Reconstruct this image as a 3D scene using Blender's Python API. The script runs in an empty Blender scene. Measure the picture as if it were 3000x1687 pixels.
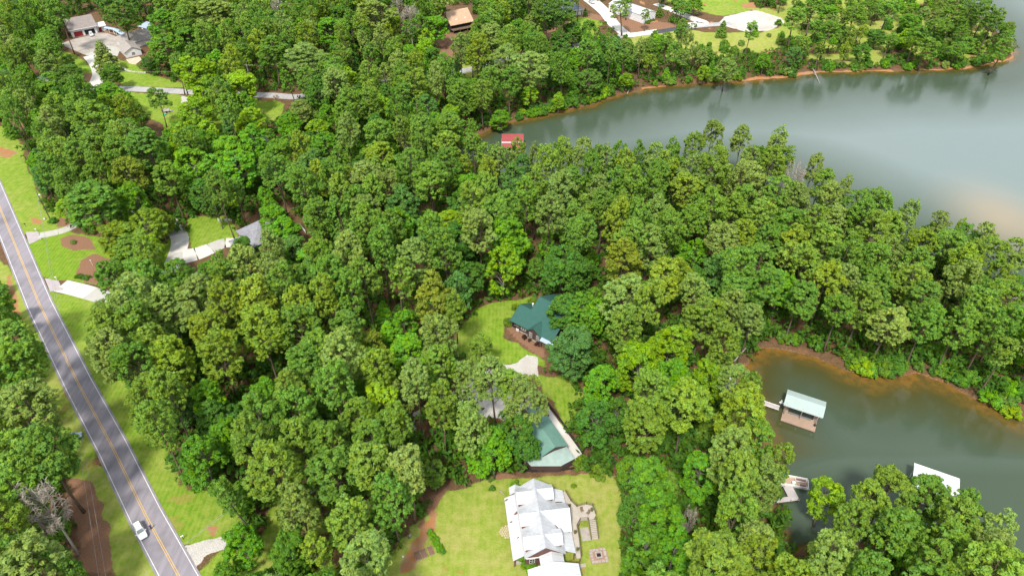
import bpy, bmesh, math, random
import numpy as np
from mathutils import Vector, Matrix, noise as mnoise

SC = bpy.context.scene
COL = SC.collection
R = math.radians

# ---------------------------------------------------------------- camera
CAM_H, CAM_F, CAM_T = 140.0, 2080.0, R(40)
cam_data = bpy.data.cameras.new('camera')
cam_data.sensor_width = 36.0
cam_data.lens = 36.0 * CAM_F / 3000.0
cam_data.clip_start = 1.0
cam_data.clip_end = 12000.0
cam = bpy.data.objects.new('camera', cam_data)
COL.objects.link(cam)
cam.location = (0, 0, CAM_H)
cam.rotation_euler = (R(90) - CAM_T, 0, 0)
SC.camera = cam

# ---------------------------------------------------------------- sky, sun, exposure
SUN_EL, SUN_AZ = R(56), R(-164)          # azimuth of the sun seen from above, clockwise from +Y
world = bpy.data.worlds.new('World')
SC.world = world
world.use_nodes = True
wn = world.node_tree
wn.nodes.clear()
w_out = wn.nodes.new('ShaderNodeOutputWorld')
w_bg = wn.nodes.new('ShaderNodeBackground')
w_sky = wn.nodes.new('ShaderNodeTexSky')
w_sky.sky_type = 'NISHITA'
w_sky.sun_disc = False
w_sky.sun_elevation = SUN_EL
w_sky.sun_rotation = SUN_AZ
w_sky.air_density = 1.0
w_sky.dust_density = 3.0
w_sky.ozone_density = 1.0
# thin bright cloud over the blue sky
w_tc = wn.nodes.new('ShaderNodeTexCoord')
w_map = wn.nodes.new('ShaderNodeMapping')
w_map.inputs['Scale'].default_value = (1.0, 1.0, 2.2)
w_noise = wn.nodes.new('ShaderNodeTexNoise')
w_noise.inputs['Scale'].default_value = 1.7
w_noise.inputs['Detail'].default_value = 5.0
w_ramp = wn.nodes.new('ShaderNodeMapRange')
w_ramp.inputs['From Min'].default_value = 0.3
w_ramp.inputs['From Max'].default_value = 0.7
w_ramp.inputs['To Min'].default_value = 0.55
w_ramp.inputs['To Max'].default_value = 0.95
w_mix = wn.nodes.new('ShaderNodeMix')
w_mix.data_type = 'RGBA'
w_mix.inputs[7].default_value = (6.2, 6.6, 7.0, 1)
wn.links.new(w_tc.outputs['Generated'], w_map.inputs['Vector'])
wn.links.new(w_map.outputs[0], w_noise.inputs['Vector'])
wn.links.new(w_noise.outputs['Fac'], w_ramp.inputs['Value'])
wn.links.new(w_ramp.outputs[0], w_mix.inputs[0])
wn.links.new(w_sky.outputs[0], w_mix.inputs[6])
wn.links.new(w_mix.outputs[2], w_bg.inputs['Color'])
w_bg.inputs['Strength'].default_value = 0.125
wn.links.new(w_bg.outputs[0], w_out.inputs['Surface'])

sun_data = bpy.data.lights.new('sun', 'SUN')
sun_data.energy = 3.2
sun_data.angle = R(8)
sun_data.color = (1.0, 0.96, 0.86)
sun = bpy.data.objects.new('sun', sun_data)
COL.objects.link(sun)
sun_dir = Vector((math.sin(SUN_AZ) * math.cos(SUN_EL), math.cos(SUN_AZ) * math.cos(SUN_EL), math.sin(SUN_EL)))
sun.rotation_euler = sun_dir.to_track_quat('Z', 'Y').to_euler()

SC.view_settings.view_transform = 'Standard'
SC.view_settings.look = 'None'
SC.view_settings.exposure = 0.60
SC.view_settings.gamma = 1.0
SC.view_settings.use_curve_mapping = False
SC.cycles.max_bounces = 6
SC.cycles.diffuse_bounces = 3
SC.cycles.glossy_bounces = 2
SC.cycles.transmission_bounces = 3
SC.cycles.transparent_max_bounces = 4
SC.cycles.use_denoising = True
SC.cycles.use_adaptive_sampling = True
SC.cycles.adaptive_threshold = 0.02

# ---------------------------------------------------------------- layout helpers
def P(px, py, z=0.0):
    """Point of the ground plane at height z that the photograph shows at pixel (px, py) of 3000 x 1687."""
    dx, dy = px - 1500.0, py - 843.5
    dn = CAM_F * math.sin(CAM_T) + dy * math.cos(CAM_T)
    fw = CAM_F * math.cos(CAM_T) - dy * math.sin(CAM_T)
    t = (CAM_H - z) / dn
    return Vector((dx * t, fw * t, z))

def PX(x, y, z):
    """Pixel of a point in space; arrays welcome."""
    d = CAM_H - z
    fw = y * math.cos(CAM_T) + d * math.sin(CAM_T)
    dn = d * math.cos(CAM_T) - y * math.sin(CAM_T)
    return 1500 + CAM_F * x / fw, 843.5 + CAM_F * dn / fw

D = 3000.0 / 2576.0                       # the photograph as measured on a 2576 wide copy
def PD(x, y, z=0.0):
    return P(x * D, y * D, z)

def smooth(e0, e1, x):
    t = np.clip((x - e0) / (e1 - e0), 0, 1)
    return t * t * (3 - 2 * t)

def seg_dist(X, Y, pts, closed=True):
    """Distance of points to a polyline."""
    best = np.full(X.shape, 1e18)
    n = len(pts)
    for i in range(n if closed else n - 1):
        ax, ay = pts[i][0], pts[i][1]
        bx, by = pts[(i + 1) % n][0], pts[(i + 1) % n][1]
        dx, dy = bx - ax, by - ay
        L = dx * dx + dy * dy + 1e-12
        t = np.clip(((X - ax) * dx + (Y - ay) * dy) / L, 0, 1)
        q = (X - ax - t * dx) ** 2 + (Y - ay - t * dy) ** 2
        np.minimum(best, q, out=best)
    return np.sqrt(best)

def inside(X, Y, pts):
    r = np.zeros(X.shape, bool)
    n = len(pts)
    for i in range(n):
        ax, ay = pts[i][0], pts[i][1]
        bx, by = pts[(i + 1) % n][0], pts[(i + 1) % n][1]
        if ay == by:
            continue
        c = ((ay > Y) != (by > Y)) & (X < (bx - ax) * (Y - ay) / (by - ay) + ax)
        r ^= c
    return r

def sdf(X, Y, pts):
    """Positive inside."""
    d = seg_dist(X, Y, pts)
    return np.where(inside(X, Y, pts), d, -d)

_rs = np.random.RandomState(5)
_NT = _rs.rand(256, 256)
def vnoise(X, Y, s):
    """Smooth value noise 0..1 at wavelength s."""
    x, y = X / s + 1000.3, Y / s + 2000.7
    xi, yi = np.floor(x).astype(int), np.floor(y).astype(int)
    fx, fy = x - xi, y - yi
    fx, fy = fx * fx * (3 - 2 * fx), fy * fy * (3 - 2 * fy)
    a = _NT[xi % 256, yi % 256]; b = _NT[(xi + 1) % 256, yi % 256]
    c = _NT[xi % 256, (yi + 1) % 256]; d = _NT[(xi + 1) % 256, (yi + 1) % 256]
    return (a * (1 - fx) + b * fx) * (1 - fy) + (c * (1 - fx) + d * fx) * fy

def fbm(X, Y, s):
    return (vnoise(X, Y, s) * 4 + vnoise(X + 37, Y - 11, s / 2.1) * 2 + vnoise(X - 91, Y + 53, s / 4.3)) / 7.0

# ---------------------------------------------------------------- object helpers
def tag(o, label=None, cat=None, group=None, kind=None):
    if label: o['label'] = label
    if cat: o['category'] = cat
    if group: o['group'] = group
    if kind: o['kind'] = kind
    return o

def empty(name, loc=(0, 0, 0), rz=0.0, label=None, cat=None, group=None):
    o = bpy.data.objects.new(name, None)
    COL.objects.link(o)
    o.location = loc
    o.rotation_euler = (0, 0, rz)
    o.empty_display_size = 0.5
    return tag(o, label, cat, group)

class MB:
    """Collects shapes; build() links them as one mesh object."""
    def __init__(s):
        s.v = []; s.f = []
    def face(s, pts):
        n = len(s.v)
        s.v += [tuple(p) for p in pts]
        s.f.append(tuple(range(n, n + len(pts))))
        return s
    def hexa(s, b, t):
        """Solid from a bottom quad b and a top quad t (same order)."""
        n = len(s.v)
        s.v += [tuple(p) for p in b] + [tuple(p) for p in t]
        s.f += [(n + 3, n + 2, n + 1, n), (n + 4, n + 5, n + 6, n + 7)]
        for i in range(4):
            j = (i + 1) % 4
            s.f.append((n + i, n + j, n + 4 + j, n + 4 + i))
        return s
    def box(s, x0, x1, y0, y1, z0, z1):
        b = [(x0, y0), (x1, y0), (x1, y1), (x0, y1)]
        return s.hexa([(x, y, z0) for x, y in b], [(x, y, z1) for x, y in b])
    def prism(s, poly, z0, z1):
        """Upright prism over a plan polygon; z1 may be a list of heights."""
        n = len(s.v); k = len(poly)
        zt = z1 if isinstance(z1, (list, tuple)) else [z1] * k
        s.v += [(p[0], p[1], z0) for p in poly] + [(p[0], p[1], z) for p, z in zip(poly, zt)]
        s.f.append(tuple(range(n + k - 1, n - 1, -1)))
        s.f.append(tuple(range(n + k, n + 2 * k)))
        for i in range(k):
            j = (i + 1) % k
            s.f.append((n + i, n + j, n + k + j, n + k + i))
        return s
    def slab(s, pts, th):
        """A roof plane given by its upper corners, made th thick downwards."""
        n = len(s.v); k = len(pts)
        s.v += [tuple(p) for p in pts] + [(p[0], p[1], p[2] - th) for p in pts]
        s.f.append(tuple(range(n, n + k)))
        s.f.append(tuple(range(n + 2 * k - 1, n + k - 1, -1)))
        for i in range(k):
            j = (i + 1) % k
            s.f.append((n + j, n + i, n + k + i, n + k + j))
        return s
    def tube(s, pts, rad, sides=6, cap=True):
        pts = [Vector(p) for p in pts]
        rads = rad if isinstance(rad, (list, tuple)) else [rad] * len(pts)
        n0 = len(s.v)
        for i, p in enumerate(pts):
            d = (pts[min(i + 1, len(pts) - 1)] - pts[max(i - 1, 0)])
            d = d.normalized() if d.length > 1e-9 else Vector((0, 0, 1))
            a = d.cross(Vector((0, 0, 1)) if abs(d.z) < 0.9 else Vector((1, 0, 0))).normalized()
            b = d.cross(a)
            for k in range(sides):
                t = 2 * math.pi * k / sides
                s.v.append(tuple(p + (a * math.cos(t) + b * math.sin(t)) * rads[i]))
        for i in range(len(pts) - 1):
            for k in range(sides):
                j = (k + 1) % sides
                a = n0 + i * sides
                s.f.append((a + k, a + sides + k, a + sides + j, a + j))
        if cap:
            s.f.append(tuple(n0 + k for k in range(sides)))
            e = n0 + (len(pts) - 1) * sides
            s.f.append(tuple(e + k for k in range(sides - 1, -1, -1)))
        return s
    def ball(s, c, r, seg=10, rings=6, sq=(1, 1, 1)):
        n = len(s.v)
        for i in range(rings + 1):
            th = math.pi * i / rings
            for k in range(seg):
                a = 2 * math.pi * k / seg
                s.v.append((c[0] + r * sq[0] * math.sin(th) * math.cos(a), c[1] + r * sq[1] * math.sin(th) * math.sin(a), c[2] + r * sq[2] * math.cos(th)))
        for i in range(rings):
            for k in range(seg):
                j = (k + 1) % seg
                s.f.append((n + i * seg + k, n + (i + 1) * seg + k, n + (i + 1) * seg + j, n + i * seg + j))
        return s
    def mesh(s, name, mat, smooth_shade=False, bevel=0.0):
        me = bpy.data.meshes.new(name)
        me.from_pydata(s.v, [], s.f)
        if bevel > 0:
            bm = bmesh.new(); bm.from_mesh(me)
            bmesh.ops.remove_doubles(bm, verts=bm.verts, dist=1e-5)
            bmesh.ops.recalc_face_normals(bm, faces=bm.faces)
            bmesh.ops.bevel(bm, geom=[e for e in bm.edges if e.is_manifold and e.calc_face_angle(0) > 0.5], offset=bevel, segments=2, affect='EDGES', clamp_overlap=True)
            bm.to_mesh(me); bm.free()
        for m in (mat if isinstance(mat, (list, tuple)) else [mat]):
            me.materials.append(m)
        if smooth_shade:
            me.polygons.foreach_set('use_smooth', [True] * len(me.polygons))
        me.update()
        return me
    def build(s, name, mat, parent=None, smooth_shade=False, bevel=0.0, **kw):
        o = bpy.data.objects.new(name, s.mesh(name, mat, smooth_shade, bevel))
        COL.objects.link(o)
        if parent: o.parent = parent
        return tag(o, **kw)

def copy_tree(o, parent=None):
    c = o.copy(); COL.objects.link(c); c.parent = parent
    for ch in o.children:
        copy_tree(ch, c)
    return c

# ---------------------------------------------------------------- materials
def new_mat(name):
    m = bpy.data.materials.new(name); m.use_nodes = True
    nt = m.node_tree
    bs = nt.nodes['Principled BSDF']
    return m, nt, bs

def N(nt, kind, **inp):
    n = nt.nodes.new(kind)
    for k, v in inp.items():
        k = k.replace('_', ' ')
        n.inputs[k].default_value = v
    return n

def mixc(nt, fac, a, b):
    n = nt.nodes.new('ShaderNodeMix'); n.data_type = 'RGBA'
    for sock, v in ((0, fac), (6, a), (7, b)):
        if hasattr(v, 'links'):
            nt.links.new(v, n.inputs[sock])
        elif sock == 0:
            n.inputs[0].default_value = v
        else:
            n.inputs[sock].default_value = (*v, 1)
    return n.outputs[2]

def ramp(nt, val, lo, hi, a=0.0, b=1.0):
    n = nt.nodes.new('ShaderNodeMapRange')
    n.inputs['From Min'].default_value = lo; n.inputs['From Max'].default_value = hi
    n.inputs['To Min'].default_value = a; n.inputs['To Max'].default_value = b
    nt.links.new(val, n.inputs['Value'])
    return n.outputs[0]

def noise_out(nt, vec, scale, detail=4.0, rough=0.6):
    n = nt.nodes.new('ShaderNodeTexNoise')
    n.inputs['Scale'].default_value = scale; n.inputs['Detail'].default_value = detail; n.inputs['Roughness'].default_value = rough
    if vec is not None: nt.links.new(vec, n.inputs['Vector'])
    return n.outputs['Fac']

def math_n(nt, op, a, b=None):
    n = nt.nodes.new('ShaderNodeMath'); n.operation = op
    for i, v in enumerate((a, b)):
        if v is None: continue
        if hasattr(v, 'links'): nt.links.new(v, n.inputs[i])
        else: n.inputs[i].default_value = v
    return n.outputs[0]

def bump(nt, bs, h, strength=0.3, dist=0.05):
    n = nt.nodes.new('ShaderNodeBump'); n.inputs['Strength'].default_value = strength; n.inputs['Distance'].default_value = dist
    nt.links.new(h, n.inputs['Height']); nt.links.new(n.outputs[0], bs.inputs['Normal'])

def simple(name, c1, c2=None, scale=1.5, rough=0.7, detail=5.0, lo=0.35, hi=0.65, metal=0.0, bump_s=0.0, c3=None, scale3=8.0, spec=0.4):
    """Procedural two or three tone surface in object coordinates."""
    m, nt, bs = new_mat(name)
    bs.inputs['Roughness'].default_value = rough
    bs.inputs['Metallic'].default_value = metal
    bs.inputs['Specular IOR Level'].default_value = spec
    tc = nt.nodes.new('ShaderNodeTexCoord')
    c2 = c2 or tuple(v * 0.82 for v in c1)
    f = noise_out(nt, tc.outputs['Object'], scale, detail)
    col = mixc(nt, ramp(nt, f, lo, hi), c1, c2)
    if c3:
        f3 = noise_out(nt, tc.outputs['Object'], scale3, 3)
        col = mixc(nt, ramp(nt, f3, 0.55, 0.7), col, c3)
    nt.links.new(col, bs.inputs['Base Color'])
    if bump_s:
        bump(nt, bs, noise_out(nt, tc.outputs['Object'], scale * 6, 3), bump_s, 0.04)
    return m

def ribbed(name, c1, c2, axis, period, rough=0.4, stain=None, metal=0.0, spec=0.5):
    """Sheet with regular ribs along one object axis (metal roofs, boards, siding)."""
    m, nt, bs = new_mat(name)
    bs.inputs['Roughness'].default_value = rough
    bs.inputs['Metallic'].default_value = metal
    bs.inputs['Specular IOR Level'].default_value = spec
    tc = nt.nodes.new('ShaderNodeTexCoord')
    sep = nt.nodes.new('ShaderNodeSeparateXYZ'); nt.links.new(tc.outputs['Object'], sep.inputs[0])
    v = math_n(nt, 'FRACT', math_n(nt, 'MULTIPLY', sep.outputs[axis], 1.0 / period))
    line = math_n(nt, 'GREATER_THAN', v, 0.86)
    f = noise_out(nt, tc.outputs['Object'], 0.7, 5)
    col = mixc(nt, ramp(nt, f, 0.35, 0.65), c1, c2)
    col = mixc(nt, math_n(nt, 'MULTIPLY', line, 0.22), col, tuple(x * 0.5 for x in c1))
    if stain:
        f3 = noise_out(nt, tc.outputs['Object'], 0.9, 6, 0.7)
        col = mixc(nt, ramp(nt, f3, 0.60, 0.72, 0, 0.75), col, stain)
    nt.links.new(col, bs.inputs['Base Color'])
    bump(nt, bs, line, 0.35, 0.03)
    return m
# ================================================================ the setting: ground, lake, roads
WZ = -1.2                                  # water level; the land lies at 0
def poly(pts, z=0.0, s=D):
    return [tuple(P(x * s, y * s, z)[:2]) for x, y in pts]

lake_px = [(1335, 425), (1400, 400), (1475, 362), (1550, 348), (1632, 330), (1725, 308), (1785, 289), (1848, 268), (1912, 257), (2005, 247),
           (2100, 242), (2190, 238), (2262, 232), (2330, 225), (2400, 216), (2470, 211), (2540, 209), (2610, 212), (2680, 209), (2750, 207), (2820, 203),
           (2888, 193), (2935, 182), (2968, 168), (2972, 150), (2935, 105), (2880, 62), (2815, 10), (2760, -40), (2690, -120)]
lake = [tuple(P(x, y, WZ)[:2]) for x, y in lake_px] + [(330, 700), (300, 1200), (250, 3400), (3400, 3400), (3400, 60)]
lake += [tuple(P(x, y, WZ)[:2]) for x, y in [(3300, 1990), (3130, 1800), (2980, 1685), (2880, 1600), (2800, 1560), (2660, 1545), (2590, 1572), (2500, 1605),
           (2420, 1612), (2385, 1600), (2345, 1612), (2318, 1640), (2300, 1632), (2296, 1560), (2288, 1480), (2270, 1400), (2240, 1320), (2200, 1240),
           (2178, 1160), (2172, 1090), (2195, 1050), (2228, 1016), (2300, 1022), (2370, 1042), (2440, 1066), (2490, 1092), (2540, 1112), (2610, 1108),
           (2690, 1098), (2770, 1118), (2835, 1152), (2905, 1190), (2990, 1218), (3060, 1235), (3120, 1200), (3150, 1110), (3110, 1000),
           (3020, 900), (2930, 850), (2810, 800), (2680, 752), (2560, 708), (2440, 655), (2330, 600), (2230, 562), (2100, 545), (1950, 540), (1800, 548),
           (1650, 552), (1540, 556), (1450, 548), (1390, 505), (1350, 465)]]

def lake_d(X, Y):
    """Distance into the land (+) or out on the lake (-), with a ragged shoreline."""
    return -sdf(X, Y, lake) + (fbm(X, Y, 14.0) - 0.5) * 3.4 + (vnoise(X, Y, 2.6) - 0.5) * 0.9

def axis(lo, hi, s0, s1, far_lo, far_hi):
    a = [lo]
    while a[-1] < hi:
        t = (a[-1] - lo) / (hi - lo)
        a.append(a[-1] + s0 + (s1 - s0) * t)
    st = s1
    while a[-1] < far_hi:
        st *= 1.35; a.append(a[-1] + st)
    b = []; st = s0; x = lo
    while x > far_lo:
        st *= 1.35; x -= st; b.append(x)
    return np.array(b[::-1] + a)

gx = axis(-318, 318, 0.85, 0.85, -3300, 3400)
gy = axis(60, 445, 0.6, 1.25, -900, 3400)
GX, GY = np.meshgrid(gx, gy)
LD = lake_d(GX, GY)
bank = smooth(0.0, 1.3, LD) * 0.55 + smooth(0.5, 9.0, LD) * 0.65
GZ = np.where(LD > 0, WZ - 0.02 + bank, WZ - 0.02 + np.maximum(LD * 0.22, -7.0))
GZ = np.where(LD > 9.5, 0.0, GZ + np.where(LD > 0.3, (fbm(GX, GY, 5.0) - 0.5) * 0.35 * (1 - smooth(6, 9.5, LD)), 0))

# ---- what grows or lies where (grass, dryness, clay, pine straw / gravel)
lawns = [  # (polygon on the 2576 px copy, edge softness in metres, dryness)
    ([(-60, 300), (30, 330), (60, 400), (95, 470), (125, 520), (160, 560), (185, 590), (90, 598), (50, 590), (-10, 480), (-80, 400)], 2.0, 0.25),
    ([(50, 600), (180, 585), (260, 600), (285, 660), (272, 715), (215, 712), (150, 708), (88, 698)], 1.2, 0.02),
    ([(95, 725), (200, 738), (285, 755), (330, 830), (335, 930), (370, 1050), (450, 1220), (640, 1250), (600, 1350), (560, 1358), (440, 1375), (395, 1290), (275, 1080), (150, 850)], 2.2, 0.22),
    ([(505, 1449), (520, 1420), (560, 1385), (640, 1380), (640, 1500), (540, 1520)], 1.2, 0.2),
    ([(-60, 560), (30, 690), (90, 800), (190, 990), (230, 1100), (300, 1230), (410, 1449), (440, 1520), (330, 1520), (270, 1449), (225, 1330), (180, 1200), (150, 1110), (100, 960), (40, 860), (0, 760), (-60, 660)], 2.8, 0.5),
    ([(470, 545), (570, 545), (600, 580), (585, 608), (530, 628), (490, 628), (468, 585)], 1.5, 0.08),
    ([(360, 640), (440, 590), (452, 630), (440, 675), (410, 690), (350, 680)], 1.5, 0.1),
    ([(1148, 885), (1165, 830), (1185, 770), (1250, 758), (1338, 748), (1350, 800), (1270, 800), (1285, 850), (1370, 905), (1380, 925), (1320, 915), (1240, 920), (1190, 905)], 2.6, 0.12),
    ([(1350, 945), (1440, 950), (1470, 1000), (1450, 1060), (1420, 1070), (1390, 1020)], 2.0, 0.25),
    ([(1112, 1230), (1220, 1203), (1340, 1190), (1510, 1187), (1550, 1230), (1562, 1320), (1568, 1400), (1572, 1500), (900, 1560), (930, 1449), (985, 1380), (1062, 1300)], 2.4, 0.66),
    ([(145, 125), (165, 128), (215, 155), (236, 180), (225, 200), (205, 212), (160, 205), (130, 160)], 1.5, 0.1),
    ([(285, 150), (330, 155), (370, 185), (440, 205), (540, 222), (430, 219), (310, 216), (285, 190)], 1.5, 0.15),
    ([(300, 232), (440, 240), (620, 250), (640, 262), (600, 330), (420, 330), (380, 290), (310, 270)], 2.5, 0.15),
    ([(610, 252), (700, 255), (720, 262), (690, 300), (640, 310), (610, 300)], 2.0, 0.2),
    ([(1440, 50), (1470, 40), (1500, 45), (1520, 60), (1500, 90), (1400, 112), (1365, 105), (1420, 90)], 1.8, 0.12),
    ([(1560, 98), (1660, 82), (1720, 78), (1900, 85), (1960, 70), (1985, 95), (1960, 128), (1850, 140), (1700, 150), (1560, 160)], 3.0, 0.75),
    ([(1700, -20), (1850, -20), (1905, 20), (1870, 35), (1820, 40), (1740, 22), (1660, -5)], 3.0, 0.25),
    ([(1880, 20), (1960, 20), (2000, 50), (1985, 110), (1940, 100), (1960, 60)], 3.0, 0.7),
    ([(1160, 155), (1260, 130), (1330, 150), (1300, 190), (1160, 200)], 4.0, 0.5),
    ([(1090, -30), (1140, -20), (1140, 8), (1100, 12)], 2.0, 0.2),
    ([(2000, -30), (2300, -40), (2480, 60), (2530, 140), (2420, 160), (2200, 165), (2000, 150), (1960, 90), (1940, 20)], 5.0, 0.62),
    ([(-330, -60), (-60, 250), (-60, 340), (-330, 200)], 5.0, 0.3),
    ([(560, 1449), (640, 1500), (880, 1500), (830, 1330), (780, 1240), (720, 1190)], 6.0, 0.4),
]
straw_px = [  # raked pine straw and mulch beds
    ([(155, 600), (185, 590), (225, 598), (240, 625), (185, 630), (155, 618)], 0.5),
    ([(188, 700), (205, 655), (240, 640), (300, 660), (280, 710), (225, 712)], 0.6),
    ([(140, 570), (150, 545), (170, 510), (215, 560), (180, 572)], 1.0),
    ([(205, 185), (228, 183), (236, 200), (220, 212), (206, 200)], 0.6),
    ([(1555, 40), (1640, 50), (1680, 60), (1760, 70), (1700, 76), (1560, 93), (1545, 70)], 0.8),
    ([(1350, 95), (1400, 70), (1420, 80), (1440, 60), (1425, 95), (1390, 103)], 1.5),
    ([(1460, 42), (1480, 33), (1510, 40), (1528, 50), (1500, 52)], 0.4),
    ([(1085, 90), (1140, 82), (1160, 150), (1110, 160)], 3.0),
    ([(175, 1200), (230, 1210), (270, 1320), (300, 1449), (200, 1449), (180, 1320)], 1.6),
    ([(1268, 818), (1290, 820), (1365, 878), (1372, 900), (1340, 885), (1280, 838)], 0.4),
    ([(1085, 1245), (1150, 1212), (1130, 1235), (1078, 1300), (1062, 1330), (1052, 1322)], 1.8),
    ([(1220, 1195), (1450, 1182), (1500, 1185), (1450, 1193), (1230, 1210)], 1.0),
    ([(20, 220), (90, 240), (110, 330), (30, 330)], 5.0),
]
gravel_px = [  # pale gravel and sand
    ([(1825, 42), (1870, 30), (1905, 26), (1965, 45), (1975, 60), (1930, 78), (1880, 80), (1830, 70), (1800, 60)], 1.4),
    ([(1130, 1000), (1200, 925), (1300, 912), (1325, 890), (1355, 900), (1350, 945), (1310, 955), (1370, 1040), (1380, 1060), (1340, 1080), (1180, 1040)], 0.9),
    ([(456, 240), (472, 246), (474, 268), (462, 275), (455, 258)], 0.9),
    ([(462, 1372), (555, 1350), (612, 1325), (618, 1345), (570, 1376), (520, 1395), (490, 1430), (480, 1449)], 0.5),
    ([(766, 1222), (790, 1205), (808, 1215), (782, 1243)], 0.5),
    ([(1000, 1110), (1040, 1040), (1060, 1030), (1040, 1090), (900, 1170)], 1.0),
    ([(1815, 925), (1830, 915), (1860, 960), (1875, 1060), (1900, 1100), (1860, 1080), (1830, 1000)], 0.8),
    ([(540, 165), (600, 160), (620, 185)], 1.0),
]
bare_px = [  # worn reddish soil
    ([(1010, 1400), (1060, 1330), (1085, 1280), (1110, 1290), (1090, 1340), (1040, 1430), (1000, 1449)], 1.2),
    ([(25, 690), (45, 780), (60, 810), (40, 800), (15, 740)], 1.0),
    ([(160, 960), (185, 1010), (190, 1050), (165, 1010)], 1.5),
    ([(1860, 10), (1900, 5), (1905, 22), (1870, 22)], 1.5),
    ([(0, 370), (40, 385), (20, 395), (0, 392)], 1.2),
    ([(520, 1330), (545, 1325), (540, 1345)], 1.0),
    ([(296, 1170), (330, 1180), (330, 1210)], 0.8),
    ([(75, 545), (105, 555), (100, 565), (80, 560)], 0.8),
]
ns = (fbm(GX, GY, 9.0) - 0.5)
ns2 = (vnoise(GX, GY, 1.7) - 0.5)
grass = np.zeros(GX.shape); dry = np.zeros(GX.shape); straw = np.zeros(GX.shape); gravel = np.zeros(GX.shape); bare = np.zeros(GX.shape)
view = (GY > 55) & (GY < 460) & (np.abs(GX) < 330)
vx, vy, vn, vn2 = GX[view], GY[view], ns[view], ns2[view]
def field(pts, soft):
    q = poly(pts)
    xs = [p[0] for p in q]; ys = [p[1] for p in q]
    k = (vx > min(xs) - 8) & (vx < max(xs) + 8) & (vy > min(ys) - 8) & (vy < max(ys) + 8)
    out = np.zeros(vx.shape)
    if k.any():
        d = sdf(vx[k], vy[k], q) + (vn[k] * 3.2 * max(1.0, soft / 1.6) + vn2[k] * 1.0) * min(1.0, soft)
        out[k] = smooth(-soft * 0.5, soft * 0.5, d)
    return out
vg, vd, vs, vr, vb = (np.zeros(vx.shape) for _ in range(5))
for pts, soft, dr in lawns:
    f = field(pts, soft)
    if soft >= 5.0: f = f * smooth(0.36, 0.52, fbm(vx + 9, vy, 11.0))
    vd = vd * (1 - f) + dr * f; vg = np.maximum(vg, f)
for pts, soft in straw_px:
    vs = np.maximum(vs, field(pts, soft))
for pts, soft in gravel_px:
    vr = np.maximum(vr, field(pts, soft))
for pts, soft in bare_px:
    vb = np.maximum(vb, field(pts, soft) * 0.85)
vd = np.clip(vd + vn * 0.55, 0, 1)
grass[view], dry[view], straw[view], gravel[view], bare[view] = vg, vd, vs, vr, vb
scrub = smooth(-0.08, 0.1, ns) * 0.35
grass = np.maximum(grass, np.where(LD > 4, scrub, 0))
clay = np.where(GY > 180, np.where(GX > 60, 1.0, 0.45), 0.5) * smooth(0.30, 0.52, fbm(GX + 55, GY, 16.0)) * (1 - smooth(0.3, 1.9 + ns * 7, LD))
clay = np.maximum(clay, bare)

def grid_mesh(name, X, Y, Z, keep=None):
    ny, nx = X.shape
    idx = np.arange(ny * nx).reshape(ny, nx)
    q = np.stack([idx[:-1, :-1], idx[:-1, 1:], idx[1:, 1:], idx[1:, :-1]], -1).reshape(-1, 4)
    used = None
    if keep is not None:
        k = keep.reshape(-1)
        q = q[k[q].any(1)]
        used = np.unique(q)
        remap = np.full(ny * nx, -1); remap[used] = np.arange(len(used))
        q = remap[q]
    co = np.stack([X, Y, Z], -1).reshape(-1, 3)
    if used is not None: co = co[used]
    me = bpy.data.meshes.new(name)
    me.vertices.add(len(co)); me.vertices.foreach_set('co', co.astype(np.float32).ravel())
    me.loops.add(len(q) * 4); me.loops.foreach_set('vertex_index', q.astype(np.int32).ravel())
    me.polygons.add(len(q)); me.polygons.foreach_set('loop_start', np.arange(len(q), dtype=np.int32) * 4)
    me.update(calc_edges=True)
    me.polygons.foreach_set('use_smooth', np.ones(len(q), bool))
    return me, used

def put_attr(me, name, cols):
    a = me.attributes.new(name, 'FLOAT_COLOR', 'POINT')
    a.data.foreach_set('color', np.stack(cols, -1).astype(np.float32).ravel())

gme, _ = grid_mesh('ground', GX, GY, GZ)
put_attr(gme, 'cover', [a.ravel() for a in (grass, dry, clay, straw)])
put_attr(gme, 'cover_more', [gravel.ravel(), np.zeros(gravel.size), np.zeros(gravel.size), np.ones(gravel.size)])

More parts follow.
